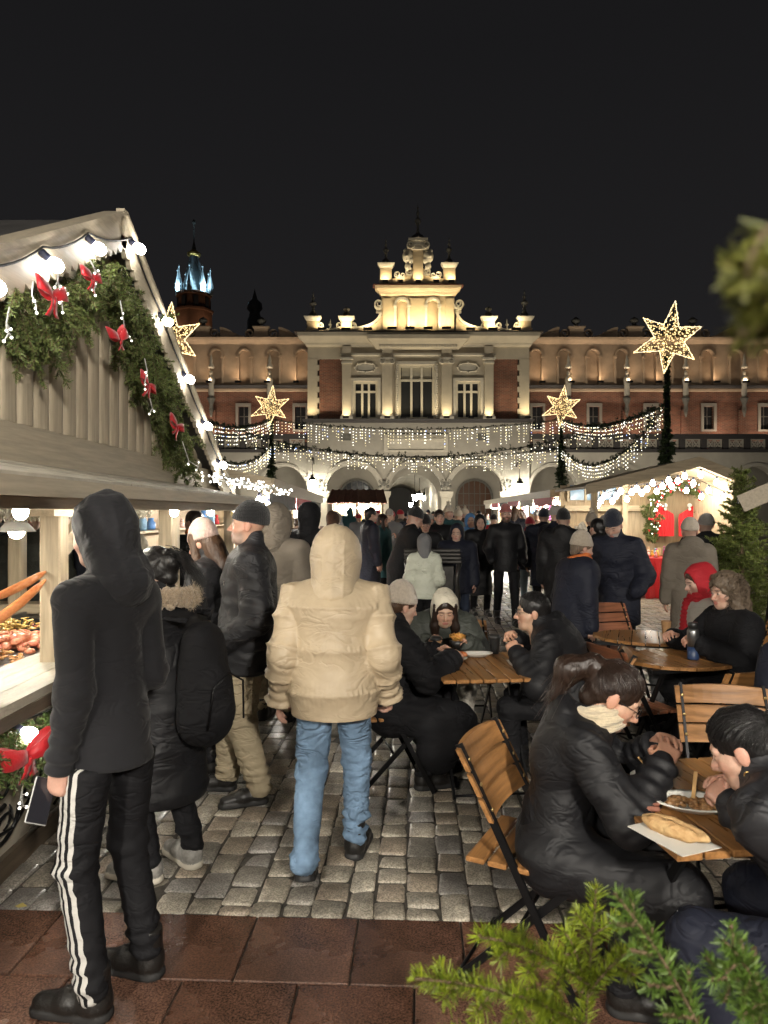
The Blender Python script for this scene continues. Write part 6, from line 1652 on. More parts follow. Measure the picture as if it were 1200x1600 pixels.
def hairm(name, c, rough=.38):
    if name in MATS: return MATS[name]
    return mat(name, c, rough, var=.35, vscale=(120, 120, 9), bump=.7, bscale=(190, 190, 10), bdist=.004, spec=.45)
C_BLACK = cloth('black_nylon', (.0075, .0075, .009), .6, .10, .15, spec=.35); C_BLACK2 = cloth('black_matt_cloth', (.007, .007, .0085), .8, .15, .3, spec=.25)
C_NAVY = cloth('navy_cloth', (.009, .011, .022), .7, .16); C_CHAR = cloth('charcoal_nylon', (.016, .016, .0185), .58, .16, .15, spec=.4); C_FLEECE = cloth('charcoal_fleece', (.0095, .0095, .0115), .9, .12, .5, sheen=.08)
C_TAN = cloth('tan_quilted_nylon', (.42, .335, .225), .5, .12, .12, spec=.4); C_TAUPE = cloth('taupe_cloth', (.17, .145, .115), .8); C_CREAM = cloth('cream_cloth', (.60, .55, .44), .8)
C_KHAKI = cloth('khaki_cotton', (.36, .30, .20), .85, .22); C_JEAN = cloth('faded_denim', (.15, .235, .345), .85, .26, .6, var=.42); C_DJEAN = cloth('dark_denim', (.02, .028, .05), .85, .16)
C_TEAL = cloth('teal_cloth', (.03, .09, .10), .8); C_WHITE = cloth('offwhite_nylon', (.58, .60, .50), .55, .18); C_RED = cloth('red_cloth', (.45, .02, .03), .75); C_GREY = cloth('grey_cloth', (.16, .16, .165), .85); C_OLIVE = cloth('olive_grey_nylon', (.05, .055, .047), .6)
C_BLUE = cloth('blue_cloth', (.08, .2, .42), .7); C_ORANGE = cloth('orange_cloth', (.6, .16, .04), .75); C_LIGHT = cloth('pale_stone_cloth', (.42, .39, .34), .8); C_BROWN = cloth('brown_cloth', (.08, .045, .03), .8); C_PALEB = cloth('pale_denim', (.25, .33, .40), .85)
K_PINK = knit('dusty_pink_knit', (.42, .30, .26)); K_BEIGE = knit('beige_knit', (.50, .43, .35)); K_BLACK = knit('black_knit', (.012, .012, .013)); K_GREY = knit('grey_knit', (.34, .32, .30)); K_NAVY = knit('navy_knit', (.014, .017, .03)); K_RED = knit('red_knit', (.40, .02, .035)); K_ROSE = knit('rose_knit', (.42, .14, .13)); K_CREAM = knit('cream_knit', (.58, .52, .42)); K_STRIPE = knit('striped_knit', (.40, .34, .27)); K_SCARF = knit('cream_scarf_knit', (.62, .52, .36))
H_BLACK = hairm('black_hair', (.008, .007, .007)); H_DBROWN = hairm('dark_brown_hair', (.022, .012, .008)); H_BROWN = hairm('brown_hair', (.06, .032, .018)); H_GREYB = hairm('greying_brown_hair', (.13, .095, .065), .55)
M_FUR = mat('fur_trim', (.46, .36, .25), .9, var=.35, vscale=(70, 70, 70), bump=1.0, bscale=(130, 130, 60), bdist=.02, sheen=.4)
L_BLACK = mat('black_boot_leather', (.012, .011, .010), .42, var=.3, vscale=(20, 20, 20), bump=.25, bscale=(90, 90, 90)); L_SOLE = mat('dark_rubber_sole', (.02, .02, .02), .6); L_SNEAK = mat('grey_sneaker', (.26, .25, .23), .6, var=.3, vscale=(40, 40, 40)); L_WSOLE = mat('offwhite_rubber_sole', (.5, .46, .38), .55)

def npv(*a): return np.array(a, dtype=np.float64)
def unit(v): return v / (np.linalg.norm(v) + 1e-12)
_head_cache = {}
def head_template(h, fem):
    key = (h, fem)
    if key in _head_cache: return _head_cache[key]
    j = .92 if fem else 1.0
    def f(g):
        d = ell_(g, (0, -.012, .035), (.076, .096, .086))
        d = smin(d, ell_(g, (0, .026, -.045), (.058 * j, .064, .076)), .03)
        d = smin(d, seg_(g, (-.03 * j, .055, -.088), (.03 * j, .055, -.088), .022, .022), .03)
        d = smin(d, seg_(g, (0, .070, -.098), (0, .070, -.098), .019, .019), .02)
        for s in (-1, 1):
            d = smin(d, seg_(g, (s * .042 * j, .055, -.028), (s * .05 * j, .04, -.03), .026, .024), .03)
            d = smin(d, seg_(g, (s * .012, .083, .022), (s * .042, .074, .020), .013, .012), .012)
            d = smax(d, -ell_(g, (s * .031, .099, -.001), (.018, .014, .011)), .010)
            d = smin(d, ell_(g, (s * .031, .078, -.002), (.0155, .0135, .0125)), .003)
            d = smin(d, ell_(g, (s * .0775, -.006, -.008), (.009, .021, .033)), .008)
            d = smin(d, seg_(g, (s * .010, .100, -.040), (s * .012, .096, -.041), .008, .008), .008)
        d = smin(d, seg_(g, (0, .088, .004), (0, .113, -.034), .0085, .0115), .010)
        d = smin(d, seg_(g, (-.019, .088, -.064), (.019, .088, -.064), .0065, .0065), .006); d = smin(d, seg_(g, (-.016, .087, -.074), (.016, .087, -.074), .007, .007), .006)
        d = smin(d, seg_(g, (0, -.018, -.06), (0, -.045, -.21), .052 * (.86 if fem else 1), .058 * (.86 if fem else 1)), .03)
        return d
    p, q = sdf_mesh(f, (-.11, -.13, -.22), (.11, .15, .14), h)
    x, y, z = p.T; ax = np.abs(x)
    def blob(cx, cy, cz, rx, ry, rz): return np.clip(1.35 - np.sqrt(((ax - cx) / rx) ** 2 + ((y - cy) / ry) ** 2 + ((z - cz) / rz) ** 2), 0, .35) / .35
    mask = dict(lip=blob(0, .095, -.069, .021, .02, .010), brow=blob(.031, .09, .0215, .020, .02, .0045), eye=blob(.031, .092, -.002, .0115, .02, .0048),
                iris=blob(.031, .095, -.002, .0052, .02, .0052), cheek=blob(.045, .07, -.035, .025, .04, .025), nose=blob(0, .11, -.035, .016, .03, .014), ear=blob(.08, -.006, -.008, .016, .03, .04),
                beard=np.clip((-.035 - z) / .02, 0, 1) * np.clip((y - .0) / .03, 0, 1) * np.clip((z + .125) / .01, 0, 1) * (1 - blob(0, .095, -.069, .021, .02, .010)))
    _head_cache[key] = (p, q, mask)
    return _head_cache[key]
def head_color(mask, tone, beard=0.0, bcol=(.10, .08, .07), lips=(.42, .13, .11), browc=(.03, .02, .015), eyes=True):
    n = len(mask['lip']); c = np.tile(np.array(tone), (n, 1))
    def mix(k, col, w):
        nonlocal c
        m = (mask[k] * w)[:, None]; c = c * (1 - m) + np.array(col) * m
    rosy = np.array(tone) * (1.05, .82, .80)
    mix('cheek', rosy, .5); mix('nose', rosy, .6); mix('ear', rosy, .6); mix('beard', bcol, beard); mix('lip', lips, .8); mix('brow', browc, .85)
    if eyes: mix('eye', (.42, .38, .36), .9); mix('iris', (.012, .009, .008), 1.0)
    else: mix('eye', tuple(np.array(tone) * .30), .8)
    return c
_hand_cache = {}
def hand_template(style, h):
    key = (style, h)
    if key in _hand_cache: return _hand_cache[key]
    curl = {'relaxed': (.35, .45), 'grip': (1.0, 1.25), 'hold': (.65, .8), 'fist': (1.35, 1.6)}[style]
    fing = []
    for k, (x, L) in enumerate(((-.031, .058), (-.011, .072), (.010, .078), (.031, .070))):
        a0, a1 = curl[0] * (1.15 - .08 * k), curl[1] * (1.15 - .08 * k); p0 = npv(x, 0, .088 - .006 * abs(k - 2)); spread = (k - 1.5) * .06
        def dr(a): return npv(math.sin(spread), -math.sin(a), math.cos(a) * math.cos(spread))
        p1 = p0 + dr(a0) * L * .45; p2 = p1 + dr(a0 + a1 * .8) * L * .32; p3 = p2 + dr(a0 + a1 * 1.35) * L * .25; fing.append((p0, p1, p2, p3))
    t0 = npv(.030, -.006, .025); t1 = t0 + unit(npv(.75, -.45, .65)) * .038; t2 = t1 + unit(npv(.15 - .25 * curl[0], -.55, .8)) * .03; t3 = t2 + unit(npv(-.1 - .3 * curl[0], -.5, .8)) * .022
    def f(g):
        d = ell_(g, (0, .0, .052), (.043, .0165, .052)); d = smin(d, seg_(g, (-.012, 0, -.05), (-.004, 0, .012), .026, .026, (0, 1, 0), 1.3), .02)
        d = smin(d, seg_(g, (-.028, 0, .082), (.028, 0, .085), .012, .012), .012)
        for p0, p1, p2, p3 in fing:
            e = smin(seg_(g, p0, p1, .0098, .0090), seg_(g, p1, p2, .0092, .0083), .004); e = smin(e, seg_(g, p2, p3, .0083, .0068), .004); d = smin(d, e, .0035)
        e = smin(seg_(g, t0, t1, .0155, .0115), seg_(g, t1, t2, .0115, .0098), .005); e = smin(e, seg_(g, t2, t3, .0098, .0078), .004)
        return smin(d, e, .008)
    p, q = sdf_mesh(f, (-.07, -.11, -.09), (.09, .05, .19), h)
    _hand_cache[key] = (p, q); return p, q
_shoe_cache = {}
def shoe_mesh(kind, h, mu, ms):
    key = (kind, h, mu.name, ms.name)
    if key in _shoe_cache: return _shoe_cache[key]
    tall = .17 if kind == 'boot' else .105
    def f(g):
        d = seg_(g, (0, -.045, .055), (0, .05, .05), .046, .043); d = smin(d, seg_(g, (.004, .05, .045), (.006, .155, .036), .044, .036, (0, 0, 1), 1.15), .03)
        d = smin(d, seg_(g, (0, -.04, .06), (0, -.035, tall), .047, .052 if kind == 'boot' else .042), .03)
        if kind == 'boot': d = smax(d, g.Z - (tall + .012), .01)
        sole = smax(seg_(g, (0, -.05, .015), (.006, .155, .015), .049, .044, (0, 0, 1), .6), g.Z - .026, .003)
        d = smin(d, sole, .003)
        return smax(d, .001 - g.Z, .004)
    p, q = sdf_mesh(f, (-.075, -.13, -.02), (.08, .225, tall + .09), h)
    n = vnormals(p, q)
    crease = np.maximum(0, 1 - np.abs(p[:, 1] - .07) / .035) * np.clip((p[:, 2] - .04) / .02, 0, 1)
    p = p - n * (.0022 * crease * (1 + np.sin(p[:, 1] * 420)))[:, None]
    lace = (np.abs(p[:, 0]) < .018) & (p[:, 1] > -.0) & (p[:, 1] < .085) & (p[:, 2] > .06); p = p + n * (lace * .0035 * np.sign(np.sin(p[:, 1] * 330)))[:, None]
    me = to_mesh('shoe', p, q.tolist(), [mu, ms], True)
    zc = p[q].mean(1)[:, 2]; me.polygons.foreach_set('material_index', (zc < .029).astype(np.int32))
    _shoe_cache[key] = me; return me

def ik(a, t, l1, l2, pole):
    a = npv(*a); t = npv(*t); d = t - a; L = np.linalg.norm(d); L2 = min(L, (l1 + l2) * .995); dd = d / (L + 1e-9); t = a + dd * L2
    x = (l1 * l1 - l2 * l2 + L2 * L2) / (2 * L2); hgt = math.sqrt(max(0, l1 * l1 - x * x)); p = npv(*pole); p = p - dd * (p @ dd); p = unit(p)
    return a + dd * x + p * hgt, t
def rx(a): return np.array([[1, 0, 0], [0, math.cos(a), -math.sin(a)], [0, math.sin(a), math.cos(a)]])
def ry(a): return np.array([[math.cos(a), 0, math.sin(a)], [0, 1, 0], [-math.sin(a), 0, math.cos(a)]])
def rz(a): return np.array([[math.cos(a), -math.sin(a), 0], [math.sin(a), math.cos(a), 0], [0, 0, 1]])

def person(label, X, Y, heading, H=1.74, pose='stand', lean=0.0, side=0.0, twist=0.0, head=(0, 0, 0), fem=False, tone=(.47, .305, .235), beard=0, bcol=(.10, .085, .075), eyes=True,
           top=None, bottom=None, shoes=('boot', None, None), hat=None, hair=None, armL=None, armR=None, feetL=None, feetR=None, lod=1, scarf=None, glasses=False, seat=.45, hunch=0.0, group=None, Z=0.0, extra=None, hscale=1.0, kneeL=None, kneeR=None):
    """top: dict(m, hem, bulk, quilt, amp, wr, hood, lap, collar); bottom: dict(m, w); head: yaw, pitch(down+), roll degrees.
    arm*: (wrist target local, pole, hand style) ; local frame x right, y forward, origin between the feet (standing) or under the pelvis (sitting)"""
    s = H / 1.75; hv = tp_v if (tp_v := (top or {}).get('vox')) else (.013, .0225, .042)[lod]; hh = (.0052, .0088, .018)[lod] if not ((top or {}).get('vox') and pose != 'sit') else .009
    seed = int(abs(X * 1000) + abs(Y * 377) + len(label)) % 99991
    o = thing('person', label, 'person', (X, Y, Z), -R(heading), group)
    bd = (top or {}).get('build', 1.0); sh = (.178 if fem else .2) * bd
    if pose == 'sit': pel = npv(0, 0, seat + .07)
    else: pel = npv(0, 0, .95 * s)
    T = rz(-R(twist)) @ ry(R(side)) @ rx(-R(lean))
    def up(x, y, z): return pel + T @ (npv(x, y, z) * s)
    waist, chest, neck = up(0, .0, .14), up(0, .005 - .02 * hunch, .36 - .01 * hunch), up(0, -.015 + .09 * hunch, .525 - .05 * hunch)
    fw = T @ npv(0, 1, 0); upv = T @ npv(0, 0, 1); rt = T @ npv(1, 0, 0)
    S = {-1: up(-sh, -.01 + .05 * hunch, .46 - .03 * hunch), 1: up(sh, -.01 + .05 * hunch, .46 - .03 * hunch)}
    HM = rz(-R(head[0] + twist)) @ ry(R(head[2] + side * .5)) @ rx(-R(head[1] + lean * .35))
    hc = neck + (upv * .5 + npv(0, 0, .5)) * (.145 - .02 * hunch) * s + fw * (.025 + .03 * hunch) * s + HM @ npv(0, .012, .02)
    W = {}; EL = {}; HS = {}
    for k, a in ((-1, armL), (1, armR)):
        if a is None:
            if pose == 'sit': a = (pel + npv(k * .17, .33, .17), (k * .35, -.7, -.5), 'hold')
            else: a = (S[k] + T @ npv(k * .075, .06, -.555) * s, (k * .25, -1, 0), 'relaxed')
        tgt = npv(*a[0]) if not isinstance(a[0], np.ndarray) else a[0]
        EL[k], W[k] = ik(S[k], tgt, .30 * s, .265 * s, a[1]); HS[k] = a[2]
    HP = {-1: pel + npv(-.095 * s, 0, -.03), 1: pel + npv(.095 * s, 0, -.03)}; AN = {}; KN = {}; FT = {}
    for k, ft, kp in ((-1, feetL, kneeL), (1, feetR, kneeR)):
        if ft is None: ft = (k * .11, .0, 0) if pose != 'sit' else (k * .12, .40, 0)
        fa = ft[3] if len(ft) > 3 else 0; lift = ft[2]; roll = ft[4] if len(ft) > 4 else 0
        an = npv(ft[0], ft[1] - .04, lift + .085); KN[k], AN[k] = ik(HP[k], an, .43 * s, .42 * s, kp or ((k * .08, 1, .1) if pose != 'sit' else (k * .15, .45, 1)))
        FT[k] = (ft[0], ft[1], lift, fa, roll)
    # ---- trousers
    bt = bottom or dict(m=C_BLACK2); w = bt.get('w', 1.0); bm_ = bt['m']
    if bm_:
        lo = np.min([*HP.values(), *KN.values(), *AN.values()], axis=0) - .16; hi = np.max([*HP.values(), *KN.values(), *AN.values(), pel + .05], axis=0) + .16; lo[2] = max(lo[2], .02)
        def f(g):
            d = seg_(g, HP[-1] + npv(.015, 0, .02), HP[1] + npv(-.015, 0, .02), .115, .115); d = smin(d, seg_(g, pel, pel + upv * .1, .125, .13), .05)
            for k in (-1, 1):
                e = smin(seg_(g, HP[k], KN[k], .093 * w, .068 * w), seg_(g, KN[k], AN[k] + npv(0, 0, .02), .068 * w, .056 * w), .03); d = smin(d, e, .02)
            if pose != 'sit': d = smax(d, g.Z - ((top or {}).get('hem', .8) * s + .018), .01)
            return smax(d, .05 - g.Z, .01)
        p, q = sdf_mesh(f, lo, hi, max(hv, .0145)); nn = vnormals(p, q)
        if lod < 2:
            amp = bt.get('fold', .006); zz = p[:, 2]; near_k = np.exp(-((zz - KN[1][2]) / .1) ** 2) + np.exp(-((zz - .14) / .07) ** 2) * 1.6 + .45
            p = p + nn * (amp * 1.1 * np.sin(zz * 2 * PI / .055 + 2.5 * wob(p, 12, seed + 2, 1)) * (np.exp(-((zz - .16) / .09) ** 2) + .5 * np.exp(-((zz - KN[1][2]) / .07) ** 2)) * np.clip(.3 + wob(p, 9, seed + 3, 1), 0, 1))[:, None]
            p = p + nn * (amp * near_k * (wob(p * npv(1, 1, 2.2), 24, seed) * .8 + .5 * wob(p * npv(1, 1, 2.6), 52, seed + 1)))[:, None]
        ob = link('trousers', to_mesh('trousers', p, q.tolist(), bm_, True), o)
    # ---- shoes
    kind, mu, ms = shoes; mu = mu or L_BLACK; ms = ms or L_SOLE
    for k in (-1, 1):
        x, y, z, a, roll = FT[k]; link('shoe', shoe_mesh(kind, (.0075, .011, .02)[lod], mu, ms), o, (x, y, z), (roll, 0, -R(a)))
    # ---- top
    tp = top or dict(m=C_BLACK); b = tp.get('bulk', .02); hem = tp.get('hem', .80); tw_ = (.88 if fem else 1.0) * bd; flare = tp.get('flare', .0); cutz = hem * s if pose != 'sit' else -1
    arm_b = tp.get('armb', b * .85)
    def torso(g):
        d = seg_(g, pel - upv * .03, waist, (.158 * tw_ + b), (.150 * tw_ + b), fw, 1.32); d = smin(d, seg_(g, waist, chest, .150 * tw_ + b, .163 * tw_ + b, fw, 1.28), .06)
        d = smin(d, seg_(g, S[-1] + rt * .05 - upv * .03, S[1] - rt * .05 - upv * .03, .085 + b * .7, .085 + b * .7), .06)
        for k in (-1, 1): d = smin(d, seg_(g, neck - upv * .02, S[k] - upv * .0, .058 + b * .5, .055 + b * .5), .05)
        if pose != 'sit' and hem < .88: d = smin(d, seg_(g, pel, npv(0, 0, hem * s), .162 * tw_ + b, .168 * tw_ + b + flare, (0, 1, 0), 1.18), .05)
        if pose == 'sit':
            lap = tp.get('lap', .0)
            if lap:
                for k in (-1, 1):
                    e = seg_(g, HP[k], HP[k] + (KN[k] - HP[k]) * min(lap, 1.0), .10 + b, .085 + b)
                    if lap > 1: e = smin(e, seg_(g, KN[k], KN[k] + (AN[k] - KN[k]) * (lap - 1), .085 + b, .09 + b), .06)
                    d = smin(d, e, .07)
            d = smin(d, seg_(g, pel + rt * -.07 - upv * .03, pel + rt * .07 - upv * .03, .115 + b * .5, .115 + b * .5), .05)
        ch = tp.get('collar', .05)
        if ch: d = smin(d, seg_(g, neck, neck + upv * ch + fw * .01, .073, .070), .025)
        if tp.get('hood') == 'down': d = smin(d, ell_(g, neck - fw * .105 + upv * .0, (.125, .06, .115), T), .035)
        return d
    def sleeves(g, k): return smin(seg_(g, S[k], EL[k], .066 + arm_b, .058 + arm_b), seg_(g, EL[k], S[k] * 0 + EL[k] + (W[k] - EL[k]) * .97, .058 + arm_b, .043 + arm_b * .75), .03)
    allp = [pel, waist, chest, neck, *S.values(), *EL.values(), *W.values()] + ([*KN.values()] if pose == 'sit' and tp.get('lap') else []) + ([*AN.values()] if pose == 'sit' and tp.get('lap', 0) > 1 else [])
    lo = np.min(allp, axis=0) - (.16 + b + flare); hi = np.max(allp, axis=0) + (.15 + b)
    if pose != 'sit': lo[2] = min(cutz, min(W[-1][2], W[1][2]) - .08) - .02; lo[0] = min(lo[0], -.24 - b - flare); hi[0] = max(hi[0], .24 + b + flare); lo[1] = min(lo[1], -.2 - b - flare); hi[1] = max(hi[1], .2 + b + flare)
    def f(g):
        d = torso(g)
        if pose != 'sit': d = smax(d, cutz - g.Z, .012)
        for k in (-1, 1): d = smin(d, sleeves(g, k), .007)
        return d
    p, q = sdf_mesh(f, lo, hi, hv); nn = vnormals(p, q)
    gp_ = Grid(p[:, 0], p[:, 1], p[:, 2]); dt = torso(gp_); da = {k: sleeves(gp_, k) for k in (-1, 1)}; arm = np.minimum(da[-1], da[1]) < dt
    sc = (p - pel) @ upv
    if pose == 'sit' and tp.get('lap'):
        ln = ((p - pel) @ npv(0, 1, 0)); sc = np.where((sc < .12) & (ln > .12), -ln, sc)
    for k in (-1, 1):
        m_ = (da[k] < dt) & (da[k] <= da[-k]); pa = p[m_]; u1 = EL[k] - S[k]; l1 = np.linalg.norm(u1); u2 = W[k] - EL[k]; l2 = np.linalg.norm(u2)
        t1 = ((pa - S[k]) @ u1) / l1; t2 = ((pa - EL[k]) @ u2) / l2; sc[m_] = np.where(t2 > 0, l1 + t2, np.minimum(t1, l1)) + .03
    disp = np.zeros(len(p))
    if tp.get('quilt'):
        qz = tp['quilt']; qs = np.where(arm, qz * .72, qz); ph = np.abs(np.sin(PI * (sc + .02 + .006 * wob(p, 9, seed + 6, 1)) / qs)); disp += tp.get('amp', .014) * (ph ** .3 - .78) * 1.0
        crin = 1 - ph; disp += .12 * tp.get('amp', .014) * crin * np.sin(np.arctan2(p[:, 1], p[:, 0]) * 38 + p[:, 0] * 60 + sc * 30) * .6
    wr = tp.get('wr', .007)
    if lod < 2:
        elb = sum(np.exp(-(np.linalg.norm(p - EL[k], axis=1) / .11) ** 2) for k in (-1, 1)); dg_ = np.clip(.35 + wob(p, 5, seed + 5), 0, 1); f1 = wob(p * npv(1, 1, 1.6), 13, seed + 3, 1); f2 = wob(p * npv(.8, .8, 2.0), 30, seed + 4, 1); disp += wr * (.9 * f1 + (1 - np.abs(f2) * 2) * .55 * (dg_ + elb))
    if lod == 0:     # gathered folds at elbows, cuffs and above the hem
        al = np.linalg.norm(EL[1] - S[1]) + np.linalg.norm(W[1] - EL[1]); ph2 = sc * 2 * PI / .052 + 2.2 * wob(p, 11, seed + 14, 1)
        cuff = np.clip((sc - al + .13) / .1, 0, 1) * arm; gate = np.clip(.2 + 1.1 * wob(p, 8, seed + 15, 1), 0, 1)
        disp += tp.get('bunch', .006) * np.sin(ph2) * (np.minimum(elb, 1) * arm * gate + cuff * .8) + tp.get('bunch', .006) * .6 * np.sin(sc * 2 * PI / .085 + 3 * wob(p, 7, seed + 16, 1)) * gate * (~arm) * np.exp(-((sc - .1) / .16) ** 2)
    p = p + nn * disp[:, None]
    if lod == 0: p = relax(p, q, 1, .25)
    link('jacket', to_mesh('jacket', p, q.tolist(), tp['m'], True), o)
    # ---- body: head + neck + hands as one mesh
    V = []; F = []; Cc = []; off = 0
    hp, hq, mk = head_template(hh, fem); hs = (s * .5 + .5) * hscale
    V.append(hp * hs @ HM.T + hc); F += (hq + off).tolist(); Cc.append(head_color(mk, tone, beard, bcol, eyes=eyes)); off += len(hp)
    if lod < 2 or True:
        for k in (-1, 1):
            if HS[k] is None: continue
            tp_, tq = hand_template(HS[k], .0052 if lod == 0 else .0095 if lod == 1 else .018); zd = unit(W[k] - EL[k]); nb = npv(k * 1.0, -.15, .35) if pose != 'sit' else npv(k * .45, .2, .9)
            if abs(nb @ zd) > .9: nb = npv(k, .3, 0)
            yd = unit(nb - zd * (nb @ zd)); xd = np.cross(yd, zd); pts = tp_.copy()
            # template thumb on +x; for each hand the thumb must point forward/inward
            th = fw if pose != 'sit' else -rt * k + fw * .4
            if xd @ th < 0: pts[:, 0] *= -1; fl = True
            else: fl = False
            pts = (pts * s) @ np.stack([xd, yd, zd]) + W[k]; V.append(pts); qq = tq[:, ::-1] if fl else tq; F += (qq + off).tolist(); off += len(pts)
            cc = np.tile(np.array(tone) * (1.0, .88, .86), (len(pts), 1)); Cc.append(cc)
    def fb(g):      # slim torso and arms under the clothes join head and hands into one body
        d = smin(seg_(g, pel, chest, .08, .09, fw, 1.3), seg_(g, chest, neck + upv * .03, .07, .045), .04)
        for k in (-1, 1):
            d = smin(d, seg_(g, chest + upv * .07, S[k], .045, .04), .03)
            if HS[k] is not None: d = smin(d, smin(seg_(g, S[k], EL[k], .036, .032), seg_(g, EL[k], W[k], .03, .026), .02), .02)
        return d
    ap = np.array([pel, chest, neck, *S.values()] + [x_ for k in (-1, 1) if HS[k] is not None for x_ in (EL[k], W[k])]); bp, bq = sdf_mesh(fb, ap.min(0) - .13, ap.max(0) + .13, .026); V.append(bp); F += (bq + off).tolist(); Cc.append(np.tile(np.array(tone), (len(bp), 1)))
    link('body', to_mesh('body', np.concatenate(V), F, M_SKIN, True, np.concatenate(Cc)), o)
    def headpart(name, f, lo, hi, h, m_, disp=None, rl=1):
        p, q = sdf_mesh(f, lo, hi, h)
        if disp is not None: p = p + vnormals(p, q) * disp(p)[:, None]
        if rl: p = relax(p, q, rl, .4)
        p = p * hs @ HM.T + hc; return link(name, to_mesh(name, p, q.tolist(), m_, True), o)
    hr = (.0068, .011, .02)[lod]
    # ---- hair
    if hair:
        st, hm = hair[0], hair[1]
        def cap(g, off=.010):
            d = smin(ell_(g, (0, -.014, .038), (.076 + off, .096 + off, .086 + off)), seg_(g, (0, -.055, -.03), (0, -.065, -.05), .06, .048), .03)
            face = ell_(g, (0, .125, -.065), (.078, .105, .125)); face2 = seg_(g, (-.09, .03, -.09), (.09, .03, -.09), .075, .075)
            d = smax(d, -face, .012); return smax(d, -face2, .012)
        def strands(p):
            a = np.arctan2(p[:, 0], -p[:, 1]); return .0016 * np.sin(a * 85 + 3 * np.sin(p[:, 2] * 25)) + .003 * wob(p, 40, seed + 7)
        lo_, hi_ = [-.13, -.17, -.16], [.13, .13, .155]; fh = cap
        if st == 'long':
            def fh(g):
                d = cap(g, .012)
                for k in (-1, 1): d = smin(d, smin(seg_(g, (k * .066, .035, .05), (k * .078, .045, -.12), .026, .03), seg_(g, (k * .078, .045, -.12), (k * .062, .085, -.36), .034, .024), .03), .02)
                return smin(d, seg_(g, (0, -.06, -.05), (0, -.075, -.28), .085, .08), .03)
            lo_ = [-.15, -.2, -.42]
        elif st == 'ponytail':
            def fh(g):
                d = cap(g, .008); d = smin(d, ell_(g, (.0, -.125, .055), (.045, .045, .045)), .015)
                d = smin(d, smin(seg_(g, (0, -.13, .05), (.01, -.19, -.01), .04, .05), seg_(g, (.01, -.19, -.01), (.02, -.175, -.13), .05, .022), .03), .02)
                return d
            lo_ = [-.13, -.27, -.2]
        elif st == 'bun':
            def fh(g): return smin(cap(g, .007), ell_(g, (0, -.135, .035), (.055, .045, .055)), .012)
            lo_ = [-.13, -.2, -.16]
        elif st == 'claw':
            def fh(g):
                d = smin(cap(g, .012), ell_(g, (0, -.115, .02), (.05, .045, .06)), .02); d = smin(d, seg_(g, (0, -.12, .06), (.05, -.16, .03), .022, .018), .015)
                return smin(d, seg_(g, (.05, -.16, .03), (.09, -.15, -.09), .018, .008), .015)
            lo_ = [-.13, -.22, -.16]
        elif st == 'curly':
            def fh(g):
                d = cap(g, .02)
                for k in (-1, 1): d = smin(d, seg_(g, (k * .07, -.01, .02), (k * .075, -.02, -.11), .04, .045), .03)
                return smin(d, seg_(g, (0, -.08, 0), (0, -.09, -.14), .09, .085), .03)
            lo_, hi_ = [-.18, -.22, -.22], [.18, .14, .19]
            def strands(p): return .010 * wob(p, 75, seed + 7) + .006 * wob(p, 150, seed + 8)
        headpart('hair', fh, lo_, hi_, hr, hm, strands if lod < 2 else None, 0)
        if lod == 0 and not hat and tp.get('hood') != 'up':
            r = random.Random(seed); mb = MB(); knot = {'ponytail': npv(0, -.125, .055), 'bun': npv(0, -.12, .035), 'claw': npv(0, -.115, .03)}.get(st)
            def onhead(v, off): v = unit(v); return npv(0, -.014, .038) + v / np.linalg.norm(v / npv(.076 + off, .096 + off, .086 + off))
            def strand(pts, r0): mb.tube([tuple(HM @ (npv(*c) * hs) + hc) for c in pts], [r0 * (1 - .7 * k / (len(pts) - 1)) for k in range(len(pts))], 3, cap=False)
            if knot is not None:
                for k in range(260):      # combed back from the hairline to the knot
                    az = r.uniform(-2.3, 2.3); a0 = npv(math.sin(az), math.cos(az) * .95, .55 * math.cos(az) + r.uniform(-.1, .1) - .1); kd = unit(knot - npv(0, -.014, .038)); o_ = .009 + r.uniform(0, .005)
                    strand([onhead(unit(a0) * (1 - t) + kd * t + npv(0, 0, .25 * math.sin(PI * t)), o_) for t in (0, .2, .4, .6, .8, 1)], .0016)
                for k in range(120):
                    if st == 'bun': th = r.uniform(0, 6.28); ax_ = unit(npv(r.gauss(0, 1), r.gauss(0, .5), r.gauss(0, 1))); b2_ = unit(np.cross(ax_, npv(.1, 1, 0))); c3 = np.cross(ax_, b2_); strand([npv(0, -.138, .035) + (b2_ * math.cos(th + t) + c3 * math.sin(th + t)) * npv(.057, .047, .057) for t in (0, .5, 1, 1.5, 2)], .0018)
                    else:
                        sg = 1 if st == 'claw' else .3; e = npv(r.gauss(.03 * sg * 2, .035), -.18 + r.gauss(0, .025), -.13 + r.gauss(0, .05)); m1 = npv(r.gauss(.01, .025), -.205 + r.gauss(0, .02), .04 + r.gauss(0, .025)); a = npv(r.gauss(0, .02), -.13, .055 + r.gauss(0, .015)); strand([a * (1 - t) ** 2 + m1 * 2 * t * (1 - t) + e * t * t for t in (0, .2, .4, .6, .8, 1)], .0022)
            elif st == 'curly':
                for k in range(650):
                    a = r.uniform(0, 6.28); zz = r.uniform(-.6, 1); v = npv(math.cos(a), math.sin(a) - .25, zz)
                    if v[1] > .55 and zz < .5: continue
                    c0 = onhead(v, .024) + npv(0, 0, -.10 * max(0, -zz) * 1.5); rr_ = r.uniform(.010, .020); f0 = r.uniform(0, 6); dn = npv(r.gauss(0, .3), r.gauss(0, .3), -1)
                    strand([c0 + unit(v) * rr_ * math.cos(f0 + t * 1.2) + dn * .010 * t + np.cross(unit(v), npv(0, 0, 1)) * rr_ * math.sin(f0 + t * 1.2) for t in range(8)], .0026)
            elif st in ('short', 'long'):
